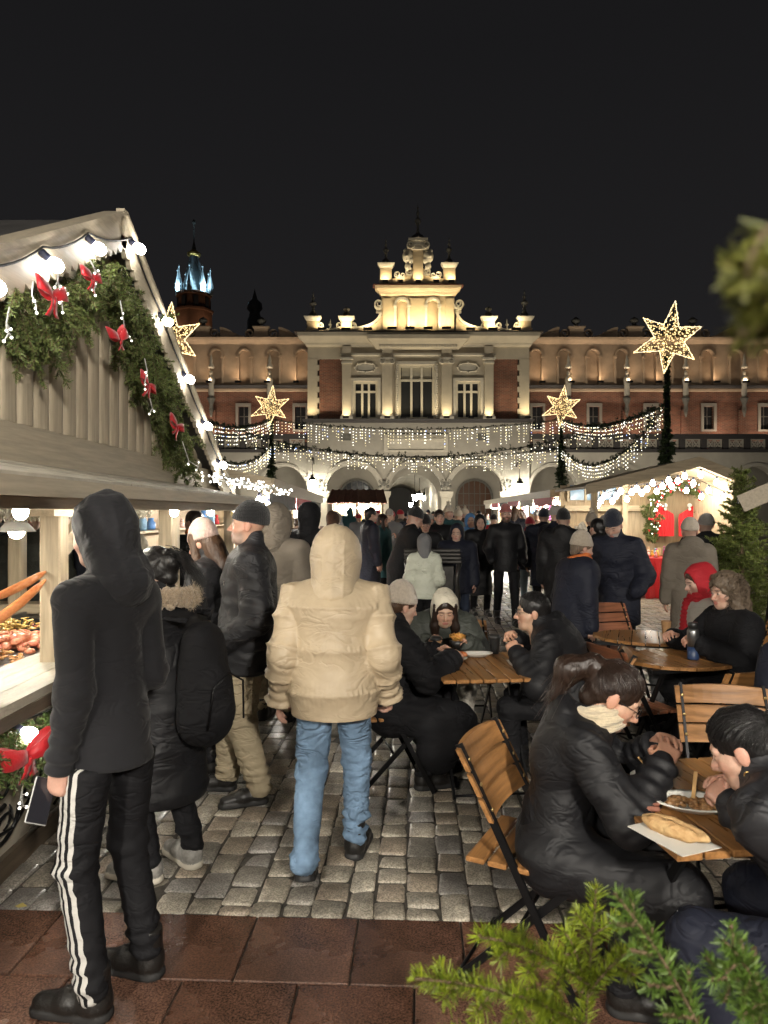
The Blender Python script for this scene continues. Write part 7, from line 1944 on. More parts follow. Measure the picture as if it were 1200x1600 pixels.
                for k in range(240):
                    az = r.uniform(-2.6, 2.6); a0 = unit(npv(math.sin(az), math.cos(az), .35 + .3 * math.cos(az))); tp0 = unit(npv(r.gauss(0, .25), -.1 + r.gauss(0, .3), 1)); strand([onhead(tp0 * (1 - t) + a0 * t, .010 + r.uniform(0, .005)) for t in (0, .25, .5, .75, .97)], .0017)
            if mb.v: tag(mb.build('hair_strands', hm, o), kind='stuff')
    # ---- hats
    if hat:
        st, hm = hat[0], hat[1]; tall = hat[2] if len(hat) > 2 else .03
        def fhat(g):
            d = smin(ell_(g, (0, -.014, .04), (.088, .108, .098)), ell_(g, (0, -.03, .06 + tall), (.062, .075, .07)), .05); d = smax(d, (.022 - .10 * (g.Y) * 0 + (-.022)) - g.Z + .018 - .16 * (-g.Y) * 0 - .02 * 0 - (0.12 * -g.Y), .006)
            brim = smax(ell_(g, (0, -.014, .03), (.094, .114, .11)), np.abs(g.Z - (.045 + .12 * g.Y)) - .024, .012)
            return smin(d, brim, .004)
        rib = 44
        headpart('hat', fhat, (-.12, -.15, -.04), (.12, .13, .19), hr, hm, (lambda p: .0016 * np.sin(np.arctan2(p[:, 0], p[:, 1] + .014) * rib)) if lod < 2 else None, 0)
        if 'pompom' in hat: 
            mb = MB(); c = HM @ (npv(0, -.045, .165 + tall * .7) * hs) + hc; r = random.Random(seed)
            for k in range(26): mb.ball(c + npv(r.gauss(0, .016), r.gauss(0, .016), r.gauss(0, .016)), .016, 6, 4)
            mb.build('pompom', K_CREAM, o)
        if 'patch' in hat:
            c = HM @ (npv(0, .094, .062) * hs) + hc; bx_ = MB(); u_ = HM @ npv(1, 0, 0); v_ = HM @ npv(0, .1, .99); n_ = HM @ npv(0, 1, 0); bx_.prism([(-.02, -.013), (.02, -.013), (.02, .013), (-.02, .013)], c, u_, v_, n_, .012); bx_.build('hat_patch', mat('woven_patch', (.35, .26, .10), .7), o)
    # ---- hood up
    if tp.get('hood') == 'up':
        hm = tp.get('hood_m', tp['m']); big = tp.get('hood_big', 1.0)
        def fhood(g):
            d = ell_(g, (0, -.025, .025), (.108 * big, .130 * big, .128 * big)); d = smin(d, seg_(g, (0, -.03, -.06), (0, -.06, -.19), .098 * big, .105 * big), .05); d = smin(d, ell_(g, (0, -.10 * big, .04), (.06 * big, .05, .09)), .05) if big > .95 else d
            op = ell_(g, (0, .135, -.01), (.080 * big, .15, .108)); return smax(d, -op, .018)
        headpart('hood', fhood, (-.16 * big, -.24 * big, -.33), (.16 * big, .16, .2), hr * 1.1, hm, (lambda p: tp.get('hoodw', .005) * (wob(p, 22, seed + 9) + .5 * wob(p, 55, seed + 10)) - .004 * np.exp(-(np.abs(p[:, 0]) / .006) ** 2) * (p[:, 1] < .05) * tp.get('seam', 0) - .005 * tp.get('seam', 0) * np.exp(-((np.abs(p[:, 0]) - .055) / .005) ** 2) * (p[:, 1] < .05)) if lod < 2 else None)
        if tp.get('fur'):
            mb = MB(); r = random.Random(seed); pts = [(.088 * big * math.sin(t * PI / 12), .055 + .02 * math.cos(t * PI / 12), .0 + .115 * math.cos(t * PI / 12)) for t in range(-10, 11)]
            for a_ in pts:
                for k in range(5): c = HM @ (npv(a_[0] + r.gauss(0, .008), a_[1] + r.gauss(0, .012), a_[2] + r.gauss(0, .008)) * hs) + hc; mb.ball(c, r.uniform(.014, .024), 6, 4)
            tag(mb.build('fur_trim', M_FUR, o), kind='stuff')
    if tp.get('furcollar'):
        mb = MB(); r = random.Random(seed)
        V_ = []; 
        stems = []
        for t in range(110):
            a = r.uniform(-2.6, 2.6); bb = r.uniform(-.035, .035); c = neck + upv * (.02 + bb) + rt * (.135 * math.sin(a)) - fw * (.125 * math.cos(a) + .03); dr = unit(rt * math.sin(a) - fw * math.cos(a) + upv * r.uniform(-.6, .8)); mb.ball(c, r.uniform(.02, .032), 6, 4); stems.append((tuple(c), tuple(c + dr * .03)))
        tag(mb.build('fur_collar', M_FUR, o), kind='stuff')
        v, f_, c_ = needles(stems, .035, 1300, .0016, seed, (.36, .27, .18), (.6, .5, .38)); tag(link('fur_hairs', to_mesh('fur_hairs', v, f_, M_NEEDLE, False, c_), o), kind='stuff')
    if scarf:
        def fs(g):
            X_, Y_, Z_ = g.X, g.Y, g.Z; d = None
            n = 12
            for k in range(n):
                a0, a1 = 2 * PI * k / n, 2 * PI * (k + 1) / n
                P_ = [neck + upv * (.035 + .02 * math.sin(a + 1)) + rt * .072 * math.sin(a) + fw * (.074 * math.cos(a) + .012) for a in (a0, a1)]; e = seg_(g, P_[0], P_[1], .030, .030, upv, .7); d = e if d is None else smin(d, e, .02)
            if len(scarf) > 1: d = smin(d, seg_(g, neck + fw * .12 + rt * .05, neck + fw * (.2 + b) + rt * .07 - upv * .45, .045, .05, fw, 1.8), .03)
            return d
        p, q = sdf_mesh(fs, neck - npv(.22, .22, .2 if len(scarf) < 2 else .55), neck + npv(.22, .35, .2), max(.009, hr)); p = p + vnormals(p, q) * (.006 * wob(p, 35, seed + 12) + .005 * np.sin(p[:, 2] * 190 + 3 * wob(p, 14, seed + 13, 1)))[:, None]
        link('scarf', to_mesh('scarf', p, q.tolist(), scarf[0], True), o)
    if glasses:
        mb = MB()
        for k in (-1, 1): mb.tube([tuple(HM @ (npv(k * .031 + .021 * math.cos(t * PI / 8), .104, -.002 + .017 * math.sin(t * PI / 8)) * hs) + hc) for t in range(17)], .0018, 5); mb.tube([tuple(HM @ (npv(k * .052, .102, .003) * hs) + hc), tuple(HM @ (npv(k * .079, .0, .004) * hs) + hc)], .0016, 4)
        mb.tube([tuple(HM @ (npv(-.01, .107, .004) * hs) + hc), tuple(HM @ (npv(.01, .107, .004) * hs) + hc)], .0018, 4); mb.build('glasses', M_IRON, o)
    o['_info'] = ''; del o['_info']
    return o, dict(W=W, EL=EL, hc=hc, HM=HM, neck=neck, S=S, pel=pel, KN=KN, AN=AN, fw=fw, upv=upv, rt=rt, chest=chest, HP=HP)
def wpt(o, p):
    "person-local point -> world"
    a = o.rotation_euler.z; return Vector((o.location.x + p[0] * math.cos(a) - p[1] * math.sin(a), o.location.y + p[0] * math.sin(a) + p[1] * math.cos(a), o.location.z + p[2]))
# ------------------------------------------------------------------ people in the foreground
# man in hoodie and striped track trousers
P1, i1 = person('man in charcoal hoodie, hood up, and black track trousers with white side stripes', XD(175, 2.56), 2.56, -62, 1.76, lod=0, lean=3, head=(-8, 12, 0),
    top=dict(m=C_FLEECE, build=.74, vox=.0098, hem=.82, bulk=.014, wr=.007, hood='up', hood_big=.95, armb=.006, seam=.6, flare=.02, hoodw=.010, bunch=.009), bottom=dict(m=C_BLACK2, w=.98, fold=.008),
    shoes=('boot', None, None), armL=((-.19, .03, .86), (-.1, -1, 0), 'grip'), armR=((.12, .22, 1.08), (.0, -.5, -.9), 'hold'), feetL=(-.14, -.03, 0, -22), feetR=(.11, -.02, 0, -16), hair=None)
# man in tan quilted jacket
P5, i5 = person('man in hooded tan puffer jacket and light jeans walking away', XD(522, 3.45), 3.45, 2, 1.62, lod=0, lean=3, hunch=.5, head=(0, 18, 0),
    top=dict(m=C_TAN, vox=.009, hem=.80, bulk=.046, quilt=.20, amp=.030, wr=.004, hood='up', hood_big=1.2, armb=.028, hoodw=.006, seam=1), bottom=dict(m=C_JEAN, w=1.04, fold=.013),
    armL=((-.27, .04, .80), (-.06, -1, 0), 'relaxed'), armR=((.26, .09, .82), (.1, -1, 0), 'hold'), feetL=(-.11, -.19, .03, -4, -.35), feetR=(.10, .14, 0, 10))
# man in black cap and khakis
P4, i4 = person('bearded man in black cap, black padded jacket and khaki cargo trousers facing the stall', XD(385, 4.3), 4.3, -98, 1.75, lod=0, lean=-3, head=(4, -3, 0), beard=.55, bcol=(.26, .235, .215), tone=(.52, .30, .21),
    top=dict(m=C_CHAR, hem=.77, bulk=.055, wr=.010, quilt=.26, amp=.008, collar=.085, armb=.034), bottom=dict(m=C_KHAKI, w=1.3, fold=.011), hat=('beanie', K_BLACK, .02, 'patch'),
    armL=((-.21, .13, .96), (-.25, -1, 0), None), armR=((.21, .13, .96), (.25, -1, 0), None), feetL=(-.12, -.04, 0, -15), feetR=(.13, .16, 0, 8))
# woman with claw clip
P2, i2 = person('woman with clipped black hair and fur-collared black puffer coat', XD(262, 3.38), 3.38, -58, 1.53, lod=0, lean=6, head=(-12, 22, 0), fem=True, tone=(.52, .33, .24),
    top=dict(m=C_BLACK, hem=.42, bulk=.05, quilt=.20, amp=.013, wr=.007, furcollar=True, armb=.038), bottom=dict(m=C_BLACK2, w=.95), shoes=('sneaker', L_SNEAK, L_WSOLE), hair=('claw', H_BLACK),
    armL=((-.22, .16, .80), (-.15, -1, 0), 'hold'), armR=((.16, .28, .98), (.2, -1, 0), 'hold'), feetL=(-.10, .05, 0, -20), feetR=(.12, .0, 0, 10))
P3, i3 = person('woman in dusty pink knitted hat, glasses and shiny black jacket', XD(332, 4.75), 4.75, -85, 1.62, lod=0, lean=4, head=(8, 18, 0), fem=True, glasses=True, tone=(.55, .35, .26), eyes=False,
    top=dict(m=C_CHAR, hem=.62, bulk=.05, quilt=.12, amp=.012, wr=.008, collar=.10, armb=.034), bottom=dict(m=C_BLACK2), hat=('beanie', K_PINK, .045), hair=('long', H_BROWN), armL=((-.2, .3, 1.05), (-.2, -1, -.4), 'hold'), armR=((.1, .3, 1.05), (.2, -1, -.4), 'hold'))
P6, i6 = person('person in taupe parka with fur-edged hood seen from behind', XD(432, 5.9), 5.9, 12, 1.74, lod=1, top=dict(m=C_TAUPE, hem=.45, bulk=.045, wr=.008, hood='up', hood_big=1.15, fur=True, armb=.03), bottom=dict(m=C_KHAKI))
P9, i9 = person('person in grey beanie and cream hooded coat beyond the stall counter', XD(213, 6.5), 6.5, -100, 1.66, lod=1, lean=8, head=(0, 20, 0), top=dict(m=C_CREAM, hem=.5, bulk=.045, hood='down', collar=.09), hat=('beanie', K_GREY, .04))
P7, i7 = person('dark-haired woman in brown coat facing us beside the left-hand stalls', XD(466, 8.4), 8.4, 165, 1.62, lod=1, fem=True, head=(10, 5, 0), top=dict(m=C_BROWN, hem=.5, bulk=.03, fur=True), hair=('long', H_BROWN))
P8, i8 = person('tall person in long black hooded coat by the left-hand stalls', XD(484, 7.6), 7.6, 30, 1.78, lod=1, top=dict(m=C_BLACK2, hem=.3, bulk=.045, hood='up', hood_big=1.05))
P10, i10 = person('person in grey-green quilted coat waiting across the stall', XD(55, 6.6), 6.6, 175, 1.78, lod=1, top=dict(m=C_OLIVE, hem=.5, bulk=.06, quilt=.16, amp=.014, collar=.06), hat=('beanie', K_BLACK, .03))
P11, i11 = person('customer in dark coat and cap beyond the stall post', XD(165, 6.9), 6.9, 160, 1.7, lod=1, top=dict(m=C_NAVY, hem=.5, bulk=.05), hat=('beanie', K_GREY, .02))
P12, i12 = person('shopper in dark jacket and orange scarf in the shade of the left stalls', XD(305, 7.6), 7.6, -60, 1.72, lod=1, top=dict(m=C_BLACK2, hem=.7, bulk=.04), scarf=(C_ORANGE,), hair=('short', H_DBROWN))
P13, i13 = person('shopper in fur-hooded dark parka far along the left stalls', XD(520, 12), 12.0, 20, 1.7, lod=1, top=dict(m=C_BROWN, hem=.5, bulk=.05, hood='up', fur=True))
# stripes and small marks on the hooded man's clothes
M_STRIPE = mat('white_stripe_tape', (.62, .60, .55), .6, bump=.2, bscale=(200, 200, 200))
trs = [c for c in P1.children if c.name.startswith('trousers')][0]
bpy.context.view_layer.update()
dg = bpy.context.evaluated_depsgraph_get()
def surf(obj, p, d):
    ok, loc, n, _ = obj.ray_cast(Vector(p), Vector(d)); return (loc, n) if ok else (None, None)
hpL, knL, anL = i1['HP'][-1], i1['KN'][-1], i1['AN'][-1]
# three white tapes down the outside of the left leg: flat print in the cloth
m = C_BLACK2.copy(); m.name = 'track_cloth_with_stripes'; nt = m.node_tree; N = nt.nodes; L = nt.links; b_ = N['Principled BSDF']
tc_ = N.new('ShaderNodeTexCoord'); sp_ = N.new('ShaderNodeSeparateXYZ'); L.new(tc_.outputs['Object'], sp_.inputs[0])
def mth(op, a, b2=None):
    n = N.new('ShaderNodeMath'); n.operation = op
    for q_, v_ in enumerate((a, b2)):
        if v_ is None: continue
        if isinstance(v_, (int, float)): n.inputs[q_].default_value = v_
        else: L.new(v_, n.inputs[q_])
    return n.outputs[0]
def pw(i_):
    lo_ = N.new('ShaderNodeMapRange'); L.new(sp_.outputs['Z'], lo_.inputs[0]); lo_.inputs[1].default_value = anL[2]; lo_.inputs[2].default_value = knL[2]; lo_.inputs[3].default_value = anL[i_]; lo_.inputs[4].default_value = knL[i_]
    hi_ = N.new('ShaderNodeMapRange'); L.new(sp_.outputs['Z'], hi_.inputs[0]); hi_.inputs[1].default_value = knL[2]; hi_.inputs[2].default_value = hpL[2]; hi_.inputs[3].default_value = 0; hi_.inputs[4].default_value = hpL[i_] - knL[i_]
    return mth('ADD', lo_.outputs[0], hi_.outputs[0])
u_ = mth('SUBTRACT', sp_.outputs['Y'], pw(1)); side_ = mth('LESS_THAN', sp_.outputs['X'], mth('SUBTRACT', pw(0), .02))
st_m = None
for off in (-.034, -.006, .022):
    e_ = mth('LESS_THAN', mth('ABSOLUTE', mth('SUBTRACT', u_, off)), .0075); st_m = e_ if st_m is None else mth('ADD', st_m, e_)
fac_ = mth('MULTIPLY', st_m, side_)
mx_ = N.new('ShaderNodeMix'); mx_.data_type = 'RGBA'; L.new(fac_, mx_.inputs[0]); old = b_.inputs['Base Color'].links[0].from_socket; L.new(old, mx_.inputs[6]); mx_.inputs[7].default_value = (.5, .49, .46, 1); L.new(mx_.outputs[2], b_.inputs['Base Color'])
trs.data.materials[0] = m
# small trefoil-like mark on the thigh
loc, nn_ = surf(trs, (i1['HP'][-1][0] - .05, .6, .74), (0, -1, 0))
if loc is not None:
    mb = MB()
    for a in (-.5, 0, .5): mb.ball(loc + nn_ * .002 + Vector((math.sin(a) * .010, 0, math.cos(a) * .012)), .007, 6, 4, (.6, .3, 1.2))
    mb.box(loc + nn_ * .002 + Vector((0, 0, -.006)), (.022, .003, .003)); mb.box(loc + nn_ * .002 + Vector((0, 0, -.012)), (.018, .003, .003)); mb.build('trouser_mark', M_STRIPE, P1)
# phone in his hand
hw = wpt(P1, i1['W'][-1] + unit(i1['W'][-1] - i1['EL'][-1]) * .09)
ph = thing('mobile_phone', 'pale mobile phone in the hooded man\'s hand', 'phone', hw + Vector((-.035, -.03, -.02)), R(30)); ph.rotation_euler = (R(60), R(25), R(40))
MB().bbox((0, 0, 0), (.072, .15, .008), .003).build('case', mat('phone_case', (.45, .45, .44), .4), ph); MB().bbox((0, 0, .0055), (.068, .146, .003), .001).build('screen', mat('phone_screen', (.02, .02, .025), .1), ph)
# label and tag marks on the capped man's jacket
jk = [c for c in P4.children if c.name.startswith('jacket')][0]
loc, nn_ = surf(jk, (-.11, .6, 1.30), (0, -1, 0))
if loc is not None:
    mb = MB(); u_ = Vector((1, 0, 0)); mb.prism([(-.022, -.008), (.022, -.008), (.012, .004), (.004, .0), (-.004, .012), (-.014, .002)], loc + nn_ * .001, u_, Vector((0, 0, 1)), nn_, .003); mb.build('jacket_logo', M_STRIPE, P4)
# zip seams
def zipline(P, inf, m_, x=0.0, z0=.8, z1=1.45):
    jk = [c for c in P.children if c.name.startswith('jacket')][0]; pts = []
    for j in range(24):
        z = z0 + (z1 - z0) * j / 23; loc, nn_ = surf(jk, (x, .7, z), (0, -1, 0))
        if loc is not None: pts.append(loc + nn_ * .002)
    if len(pts) > 3: mb = MB(); ribbon(mb, pts, .012, (1, 0, 0), .004); mb.build('zip', m_, P)
zipline(P4, i4, C_BLACK2, 0, .8, 1.42); zipline(P3, i3, M_STEEL, .0, .75, 1.35)
# khaki cargo pocket
tr4 = [c for c in P4.children if c.name.startswith('trousers')][0]
for zz, hh_ in ((.66, .2),):
    loc, nn_ = surf(tr4, (-.6, i4['HP'][-1][1] + .02, zz), (1, 0, 0))
    if loc is not None: MB().bbox((loc.x + .012, loc.y, loc.z - .02), (.03, .15, .19), .012).build('cargo_pocket', C_KHAKI, P4); MB().bbox((loc.x + .008, loc.y, loc.z + .085), (.034, .155, .05), .01).build('pocket_flap', C_KHAKI, P4)
# rucksack on the woman's back
b0 = wpt(P2, i2['chest'] - i2['fw'] * .27 - i2['upv'] * .20)
bp_ = thing('rucksack', 'black rucksack on the back of the woman in the fur-collared coat', 'rucksack', b0, P2.rotation_euler.z)
def frk(g):
    d = seg_(g, (0, 0, -.2), (0, .02, .15), .16, .125, (0, 1, 0), 1.25); return smin(d, seg_(g, (0, -.09, -.16), (0, -.08, -.02), .1, .09, (0, 1, 0), 1.5), .03)
p, q = sdf_mesh(frk, (-.22, -.25, -.42), (.22, .22, .36), .012); p = p + vnormals(p, q) * (.007 * wob(p, 22, 5))[:, None]
link('pack', to_mesh('pack', p * .9, q.tolist(), C_BLACK2, True), bp_); MB().tube([(-.11, -.13, -.2), (-.09, -.145, -.02), (0, -.15, .03), (.09, -.145, -.02), (.11, -.13, -.2)], .005, 5).build('zip', M_IRON, bp_)
for k in (-1, 1): MB().tube([(k * .09, .02, .26), (k * .11, .18, .27), (k * .12, .3, .1), (k * .12, .2, -.2)], .016, 6, flat=.4).build('strap', C_BLACK2, bp_)
MB().tube([(0, -.02, .26), (0, -.05, .31), (0, .02, .30)], .009, 6).build('grab_loop', C_BLACK2, bp_)
# ------------------------------------------------------------------ seated people
S1, j1 = person('woman with dark ponytail, cream scarf and black padded coat eating at the near table', .63, 2.62, 100, 1.60, pose='sit', lod=0, lean=7, hunch=1.1, head=(4, 30, 0), fem=True, tone=(.50, .30, .205), eyes=False, glasses=True,
    top=dict(m=C_BLACK, bulk=.026, build=.84, vox=.0105, wr=.007, lap=1.5, quilt=.3, amp=.007, hood='down', armb=.018, collar=.03, bunch=.008), bottom=dict(m=C_BLACK2), hair=('ponytail', H_DBROWN), scarf=(K_SCARF,), armL=(npv(-.05, .36, .86), (-.6, -.2, -.7), 'hold'), armR=(npv(.10, .35, .84), (.6, -.4, -.7), 'hold'), feetL=(-.12, .30, 0, 0), feetR=(.14, .26, 0, 0))
S2, j2 = person('woman with sleek black bun and hoop earring leaning over the near table', 1.32, 1.93, -40, 1.62, pose='sit', lod=0, lean=24, hunch=1.0, head=(-14, 18, 0), fem=True, tone=(.55, .34, .25), eyes=False,
    top=dict(m=C_CHAR, bulk=.045, quilt=.13, amp=.014, wr=.006, armb=.034, collar=.085), bottom=dict(m=C_NAVY, w=1.25), hair=('bun', H_BLACK), armL=(npv(.03, .37, .79), (-.1, -.9, -.5), 'grip'), armR=(npv(.14, .40, .80), (.6, -.4, -.6), 'hold'), feetL=(-.14, .30, 0, 0), feetR=(.16, .36, 0, 0))
er = j2['hc'] + j2['HM'] @ npv(-.082, -.004, -.052); e_ = MB().tube([tuple(er + npv(0, .012 * math.cos(t * PI / 6), .012 * math.sin(t * PI / 6) - .012)) for t in range(13)], .0022, 5).build('hoop_earring', mat('gold', (.8, .55, .2), .3, metal=1), S2); MB().ball(tuple(er + npv(0, 0, -.034)), .008, 8, 6).build('pearl', M_STO, e_)
S3, j3 = person('girl with long dark hair under a white hood eating at the middle table', XD(690, 5.42), 5.42, 180, 1.56, pose='sit', lod=0, lean=18, hunch=1.0, head=(0, 12, 0), fem=True, tone=(.50, .32, .225), eyes=False,
    top=dict(m=C_OLIVE, bulk=.065, quilt=.22, amp=.01, wr=.008, armb=.045, hood='up', hood_m=C_CREAM, hood_big=.98), bottom=dict(m=C_LIGHT), hair=('long', H_DBROWN), armL=(npv(-.14, .44, .80), (-.5, -.4, -.7), 'hold'), armR=(npv(.14, .44, .80), (.5, -.4, -.7), 'hold'))
S4, j4 = person('man with glasses and thinning hair in black puffer jacket at the middle table', 1.22, 4.52, -72, 1.68, pose='sit', lod=0, lean=18, hunch=.8, head=(-14, -6, 0), glasses=True, tone=(.52, .33, .225),
    top=dict(m=C_BLACK, bulk=.04, quilt=.07, amp=.008, wr=.005, armb=.028, collar=.08, hood='down'), bottom=dict(m=C_BLACK2), hair=('short', H_BLACK), armL=(npv(-.22, .34, .84), (-.6, -.3, -.7), 'fist'), armR=(npv(.18, .40, .86), (.7, -.3, -.6), 'fist'))
S5, j5 = person('woman in beige knitted hat and long black coat on the folding chair', .03, 4.50, 74, 1.60, pose='sit', lod=0, lean=2, hunch=.4, head=(-8, 14, 0), fem=True, tone=(.55, .36, .27),
    top=dict(m=C_BLACK2, bulk=.045, wr=.010, lap=1.55, armb=.036, collar=.07), bottom=dict(m=C_BLACK2), hat=('beanie', K_BEIGE, .045), hair=('short', H_BROWN), armL=(npv(-.12, .36, .80), (-.6, -.4, -.6), 'hold'), armR=(npv(.16, .36, .80), (.6, -.4, -.6), 'hold'), feetL=(-.1, .34, 0, 0), feetR=(.14, .22, 0, 0))
S6, j6 = person('woman with curly greying hair and black coat at the wet table', 2.46, 4.92, -98, 1.68, pose='sit', lod=0, lean=8, head=(-6, 6, 0), fem=True, tone=(.54, .34, .25),
    top=dict(m=C_BLACK2, bulk=.045, wr=.009, armb=.034, lap=.9), bottom=dict(m=C_BLACK2), hair=('curly', H_GREYB), armL=(npv(-.16, .38, .84), (-.6, -.4, -.6), 'hold'), armR=(npv(.16, .40, .84), (.6, -.4, -.6), 'hold'))
S7, j7 = person('woman in red hood and scarf with pale coat at the farther round table', 2.62, 5.66, -95, 1.66, pose='sit', lod=1, lean=10, head=(0, 10, 0), fem=True, tone=(.55, .36, .28), top=dict(m=C_LIGHT, bulk=.045, hood='up', hood_m=C_RED, armb=.03), bottom=dict(m=C_GREY), scarf=(C_RED, 1), hair=('short', H_BROWN))
S8, j8 = person('person in dark puffer jacket cut off by the right edge', 2.22, 3.62, -30, 1.72, pose='sit', lod=1, lean=12, head=(0, 10, 0), top=dict(m=C_NAVY, bulk=.06, quilt=.14, amp=.014, armb=.045, hood='down'), hair=('short', H_BLACK))
folding_chair(2.2, 3.6, -30, 'folding chair under the person cut off by the right edge')
# strap on the curly-haired woman, fries in the girl's hands
mb = MB(); c_ = j6['chest']; ribbon(mb, [tuple(j6['S'][1] + npv(-.07, -.02, .06)), tuple(c_ + npv(.03, -.19, .06)), tuple(c_ + npv(-.10, -.20, -.16)), tuple(c_ + npv(-.2, -.1, -.3))], .045, (.5, -.1, .5), .005); mb.build('bag_strap', mat('woven_strap', (.28, .24, .16), .8, color2=(.12, .10, .07), vscale=(50, 50, 50)), S6)
pw = wpt(S3, npv(-.05, .50, .80)); o = thing('paper_boat_of_fries', 'paper boat piled with orange fried strips in the girl\'s hand', 'food', pw + Vector((.02, 0, -.02)))
MB().lathe([(.03, 0), (.055, .05)], seg=14, sy=.7).build('boat', M_LID, o); mb = MB()
for k in range(40):
    a = r5.uniform(0, 6.28); mb.tube([(.03 * math.cos(a), .02 * math.sin(a), .04), (.05 * math.cos(a) * r5.random(), .04 * math.sin(a), .075 + .03 * r5.random()), (.055 * math.cos(a + 1), .04 * math.sin(a + 1), .06 + .03 * r5.random())], .004, 4)
tag(mb.build('fries', M_FRY, o), kind='stuff')
# ------------------------------------------------------------------ standing people further back
def st(label, px, d, hd, H, **k): return person(label, XD(px, d), d, hd, H, lod=k.pop('lod', 1), **k)
C13 = st('stooped woman in striped bobble hat, orange scarf and navy coat behind the man with glasses', 895, 6.3, 70, 1.50, lean=8, head=(10, 10, 0), fem=True, top=dict(m=C_NAVY, hem=.4, bulk=.065, wr=.009, armb=.035), hat=('beanie', K_STRIPE, .045, 'pompom'), scarf=(C_ORANGE,), hair=('short', H_GREYB))
C14 = st('big grey-bearded man in navy beanie and navy coat looking down', 968, 7.1, -140, 1.72, lean=12, head=(0, 28, 0), beard=.8, bcol=(.42, .40, .37), eyes=False, top=dict(m=C_NAVY, hem=.62, build=.9, bulk=.05, wr=.010, armb=.034, collar=.08), hat=('beanie', K_NAVY, .035), bottom=dict(m=C_BLACK2), armL=((-.25, .22, .95), (-.3, -1, 0), None), armR=((.25, .22, .95), (.3, -1, 0), None))
C15 = st('person in long taupe coat and beige beanie facing the red stall', 1078, 7.4, 15, 1.62, top=dict(m=C_TAUPE, build=.88, hem=.3, bulk=.036, hood='down', armb=.026, flare=.03), hat=('beanie', K_BEIGE, .02))
C16 = st('person in dark coat and grey beanie beside the taupe coat', 1104, 8.4, 10, 1.66, top=dict(m=C_BLACK2, hem=.5, bulk=.06), hat=('beanie', K_GREY, .02))
C18 = st('person in black coat cut off at the right edge beside the fir', 1238, 6.1, -60, 1.66, top=dict(m=C_BLACK2, hem=.5, bulk=.07))
C9 = st('bearded man in rose knitted hat and black jacket walking towards us', 790, 10.9, 178, 1.80, head=(0, 0, 0), beard=.85, bcol=(.09, .05, .03), top=dict(m=C_BLACK, build=.88, hem=.78, bulk=.03), hat=('beanie', K_ROSE, .035), bottom=dict(m=C_BLACK2), feetL=(-.12, .2, 0), feetR=(.1, -.16, .02, 0, -.3), armL=((-.24, .16, .98), (-.3, -1, 0), None), armR=((.24, .16, .98), (.3, -1, 0), None))
C8 = st('woman in long black hooded puffer coat beside the rose-hatted man', 750, 11.9, 172, 1.64, fem=True, head=(8, 5, 0), top=dict(m=C_BLACK, hem=.36, bulk=.055, quilt=.13, amp=.014, hood='up'), feetL=(-.1, .1, 0), feetR=(.1, -.05, 0), bottom=dict(m=C_BLACK2))
C10 = st('woman in red hat and pink-red scarf with pale jeans', 828, 13.2, 195, 1.58, fem=True, head=(-20, 5, 0), top=dict(m=C_NAVY, hem=.72, bulk=.04), hat=('beanie', K_RED, .03), scarf=(C_RED, 1), bottom=dict(m=C_PALEB))
C1 = st('tall dark-haired man in long dark coat seen side-on', 578, 12.0, 70, 1.78, top=dict(m=C_NAVY, hem=.4, bulk=.04), hair=('short', H_BLACK))
C2 = st('woman in teal coat behind the tall dark-haired man', 597, 13.5, 120, 1.66, fem=True, top=dict(m=C_TEAL, hem=.5, bulk=.04), hair=('long', H_DBROWN))
C3 = st('man in black beanie and coat bending over a yellow handbag', 625, 9.6, 80, 1.78, lean=18, head=(0, 18, 0), top=dict(m=C_BLACK2, hem=.45, bulk=.05), hat=('beanie', K_BLACK, .03), bottom=dict(m=C_DJEAN), armR=((.15, .2, .82), (.3, -1, 0), 'fist'), armL=((-.15, .35, 1.0), (-.3, -1, 0), 'hold'))
C4 = st('woman in black knitted cap behind the cast stand', 664, 10.6, 178, 1.64, fem=True, head=(0, 15, 0), top=dict(m=C_BLACK, hem=.6, bulk=.04), hat=('beanie', K_BLACK, .03), hair=('short', H_BLACK))
C5 = st('broad-faced man in black jacket with red gloves behind the stand', 686, 11.6, 172, 1.74, top=dict(m=C_BLACK, hem=.7, bulk=.055), hair=('short', H_DBROWN), armL=((-.1, .35, 1.0), (-.5, -1, 0), 'fist'), armR=((.1, .35, 1.0), (.5, -1, 0), 'fist'))
C6 = st('girl in off-white jacket with grey hood seen from behind at the stand', 663, 8.5, 2, 1.43, fem=True, lod=0, top=dict(m=C_WHITE, build=.82, hem=.84, bulk=.03, quilt=.1, amp=.008, hood='up', hood_m=C_GREY, hood_big=.88, armb=.02), bottom=dict(m=C_BLACK2), armL=((-.16, .2, .84), (-.15, -1, 0), None), armR=((.16, .2, .84), (.15, -1, 0), None))
C7 = st('boy in dark hooded jacket right of the cast stand', 714, 9.8, 185, 1.52, head=(10, 5, 0), top=dict(m=C_NAVY, hem=.7, bulk=.045, hood='up'), bottom=dict(m=C_DJEAN))
C11 = st('person in black jacket with hood, back turned, in the group on the right', 880, 9.2, 20, 1.72, top=dict(m=C_BLACK, hem=.6, bulk=.075, hood='down', armb=.05), hat=('beanie', K_BLACK, .03))
C12 = st('man in grey beanie behind the black-jacketed group', 868, 10.6, 60, 1.78, top=dict(m=C_NAVY, hem=.6, bulk=.05), hat=('beanie', K_GREY, .02))
C17 = st('person in brown bobble hat by the pink-awning stall', 924, 11.2, 30, 1.66, top=dict(m=C_BLACK2, hem=.5, bulk=.05), hat=('beanie', K_STRIPE, .03, 'pompom'))
C19 = st('person in pale grey beanie by the pink-awning stall', 945, 12.0, -20, 1.62, top=dict(m=C_BROWN, hem=.5, bulk=.05), hat=('beanie', K_GREY, .03))
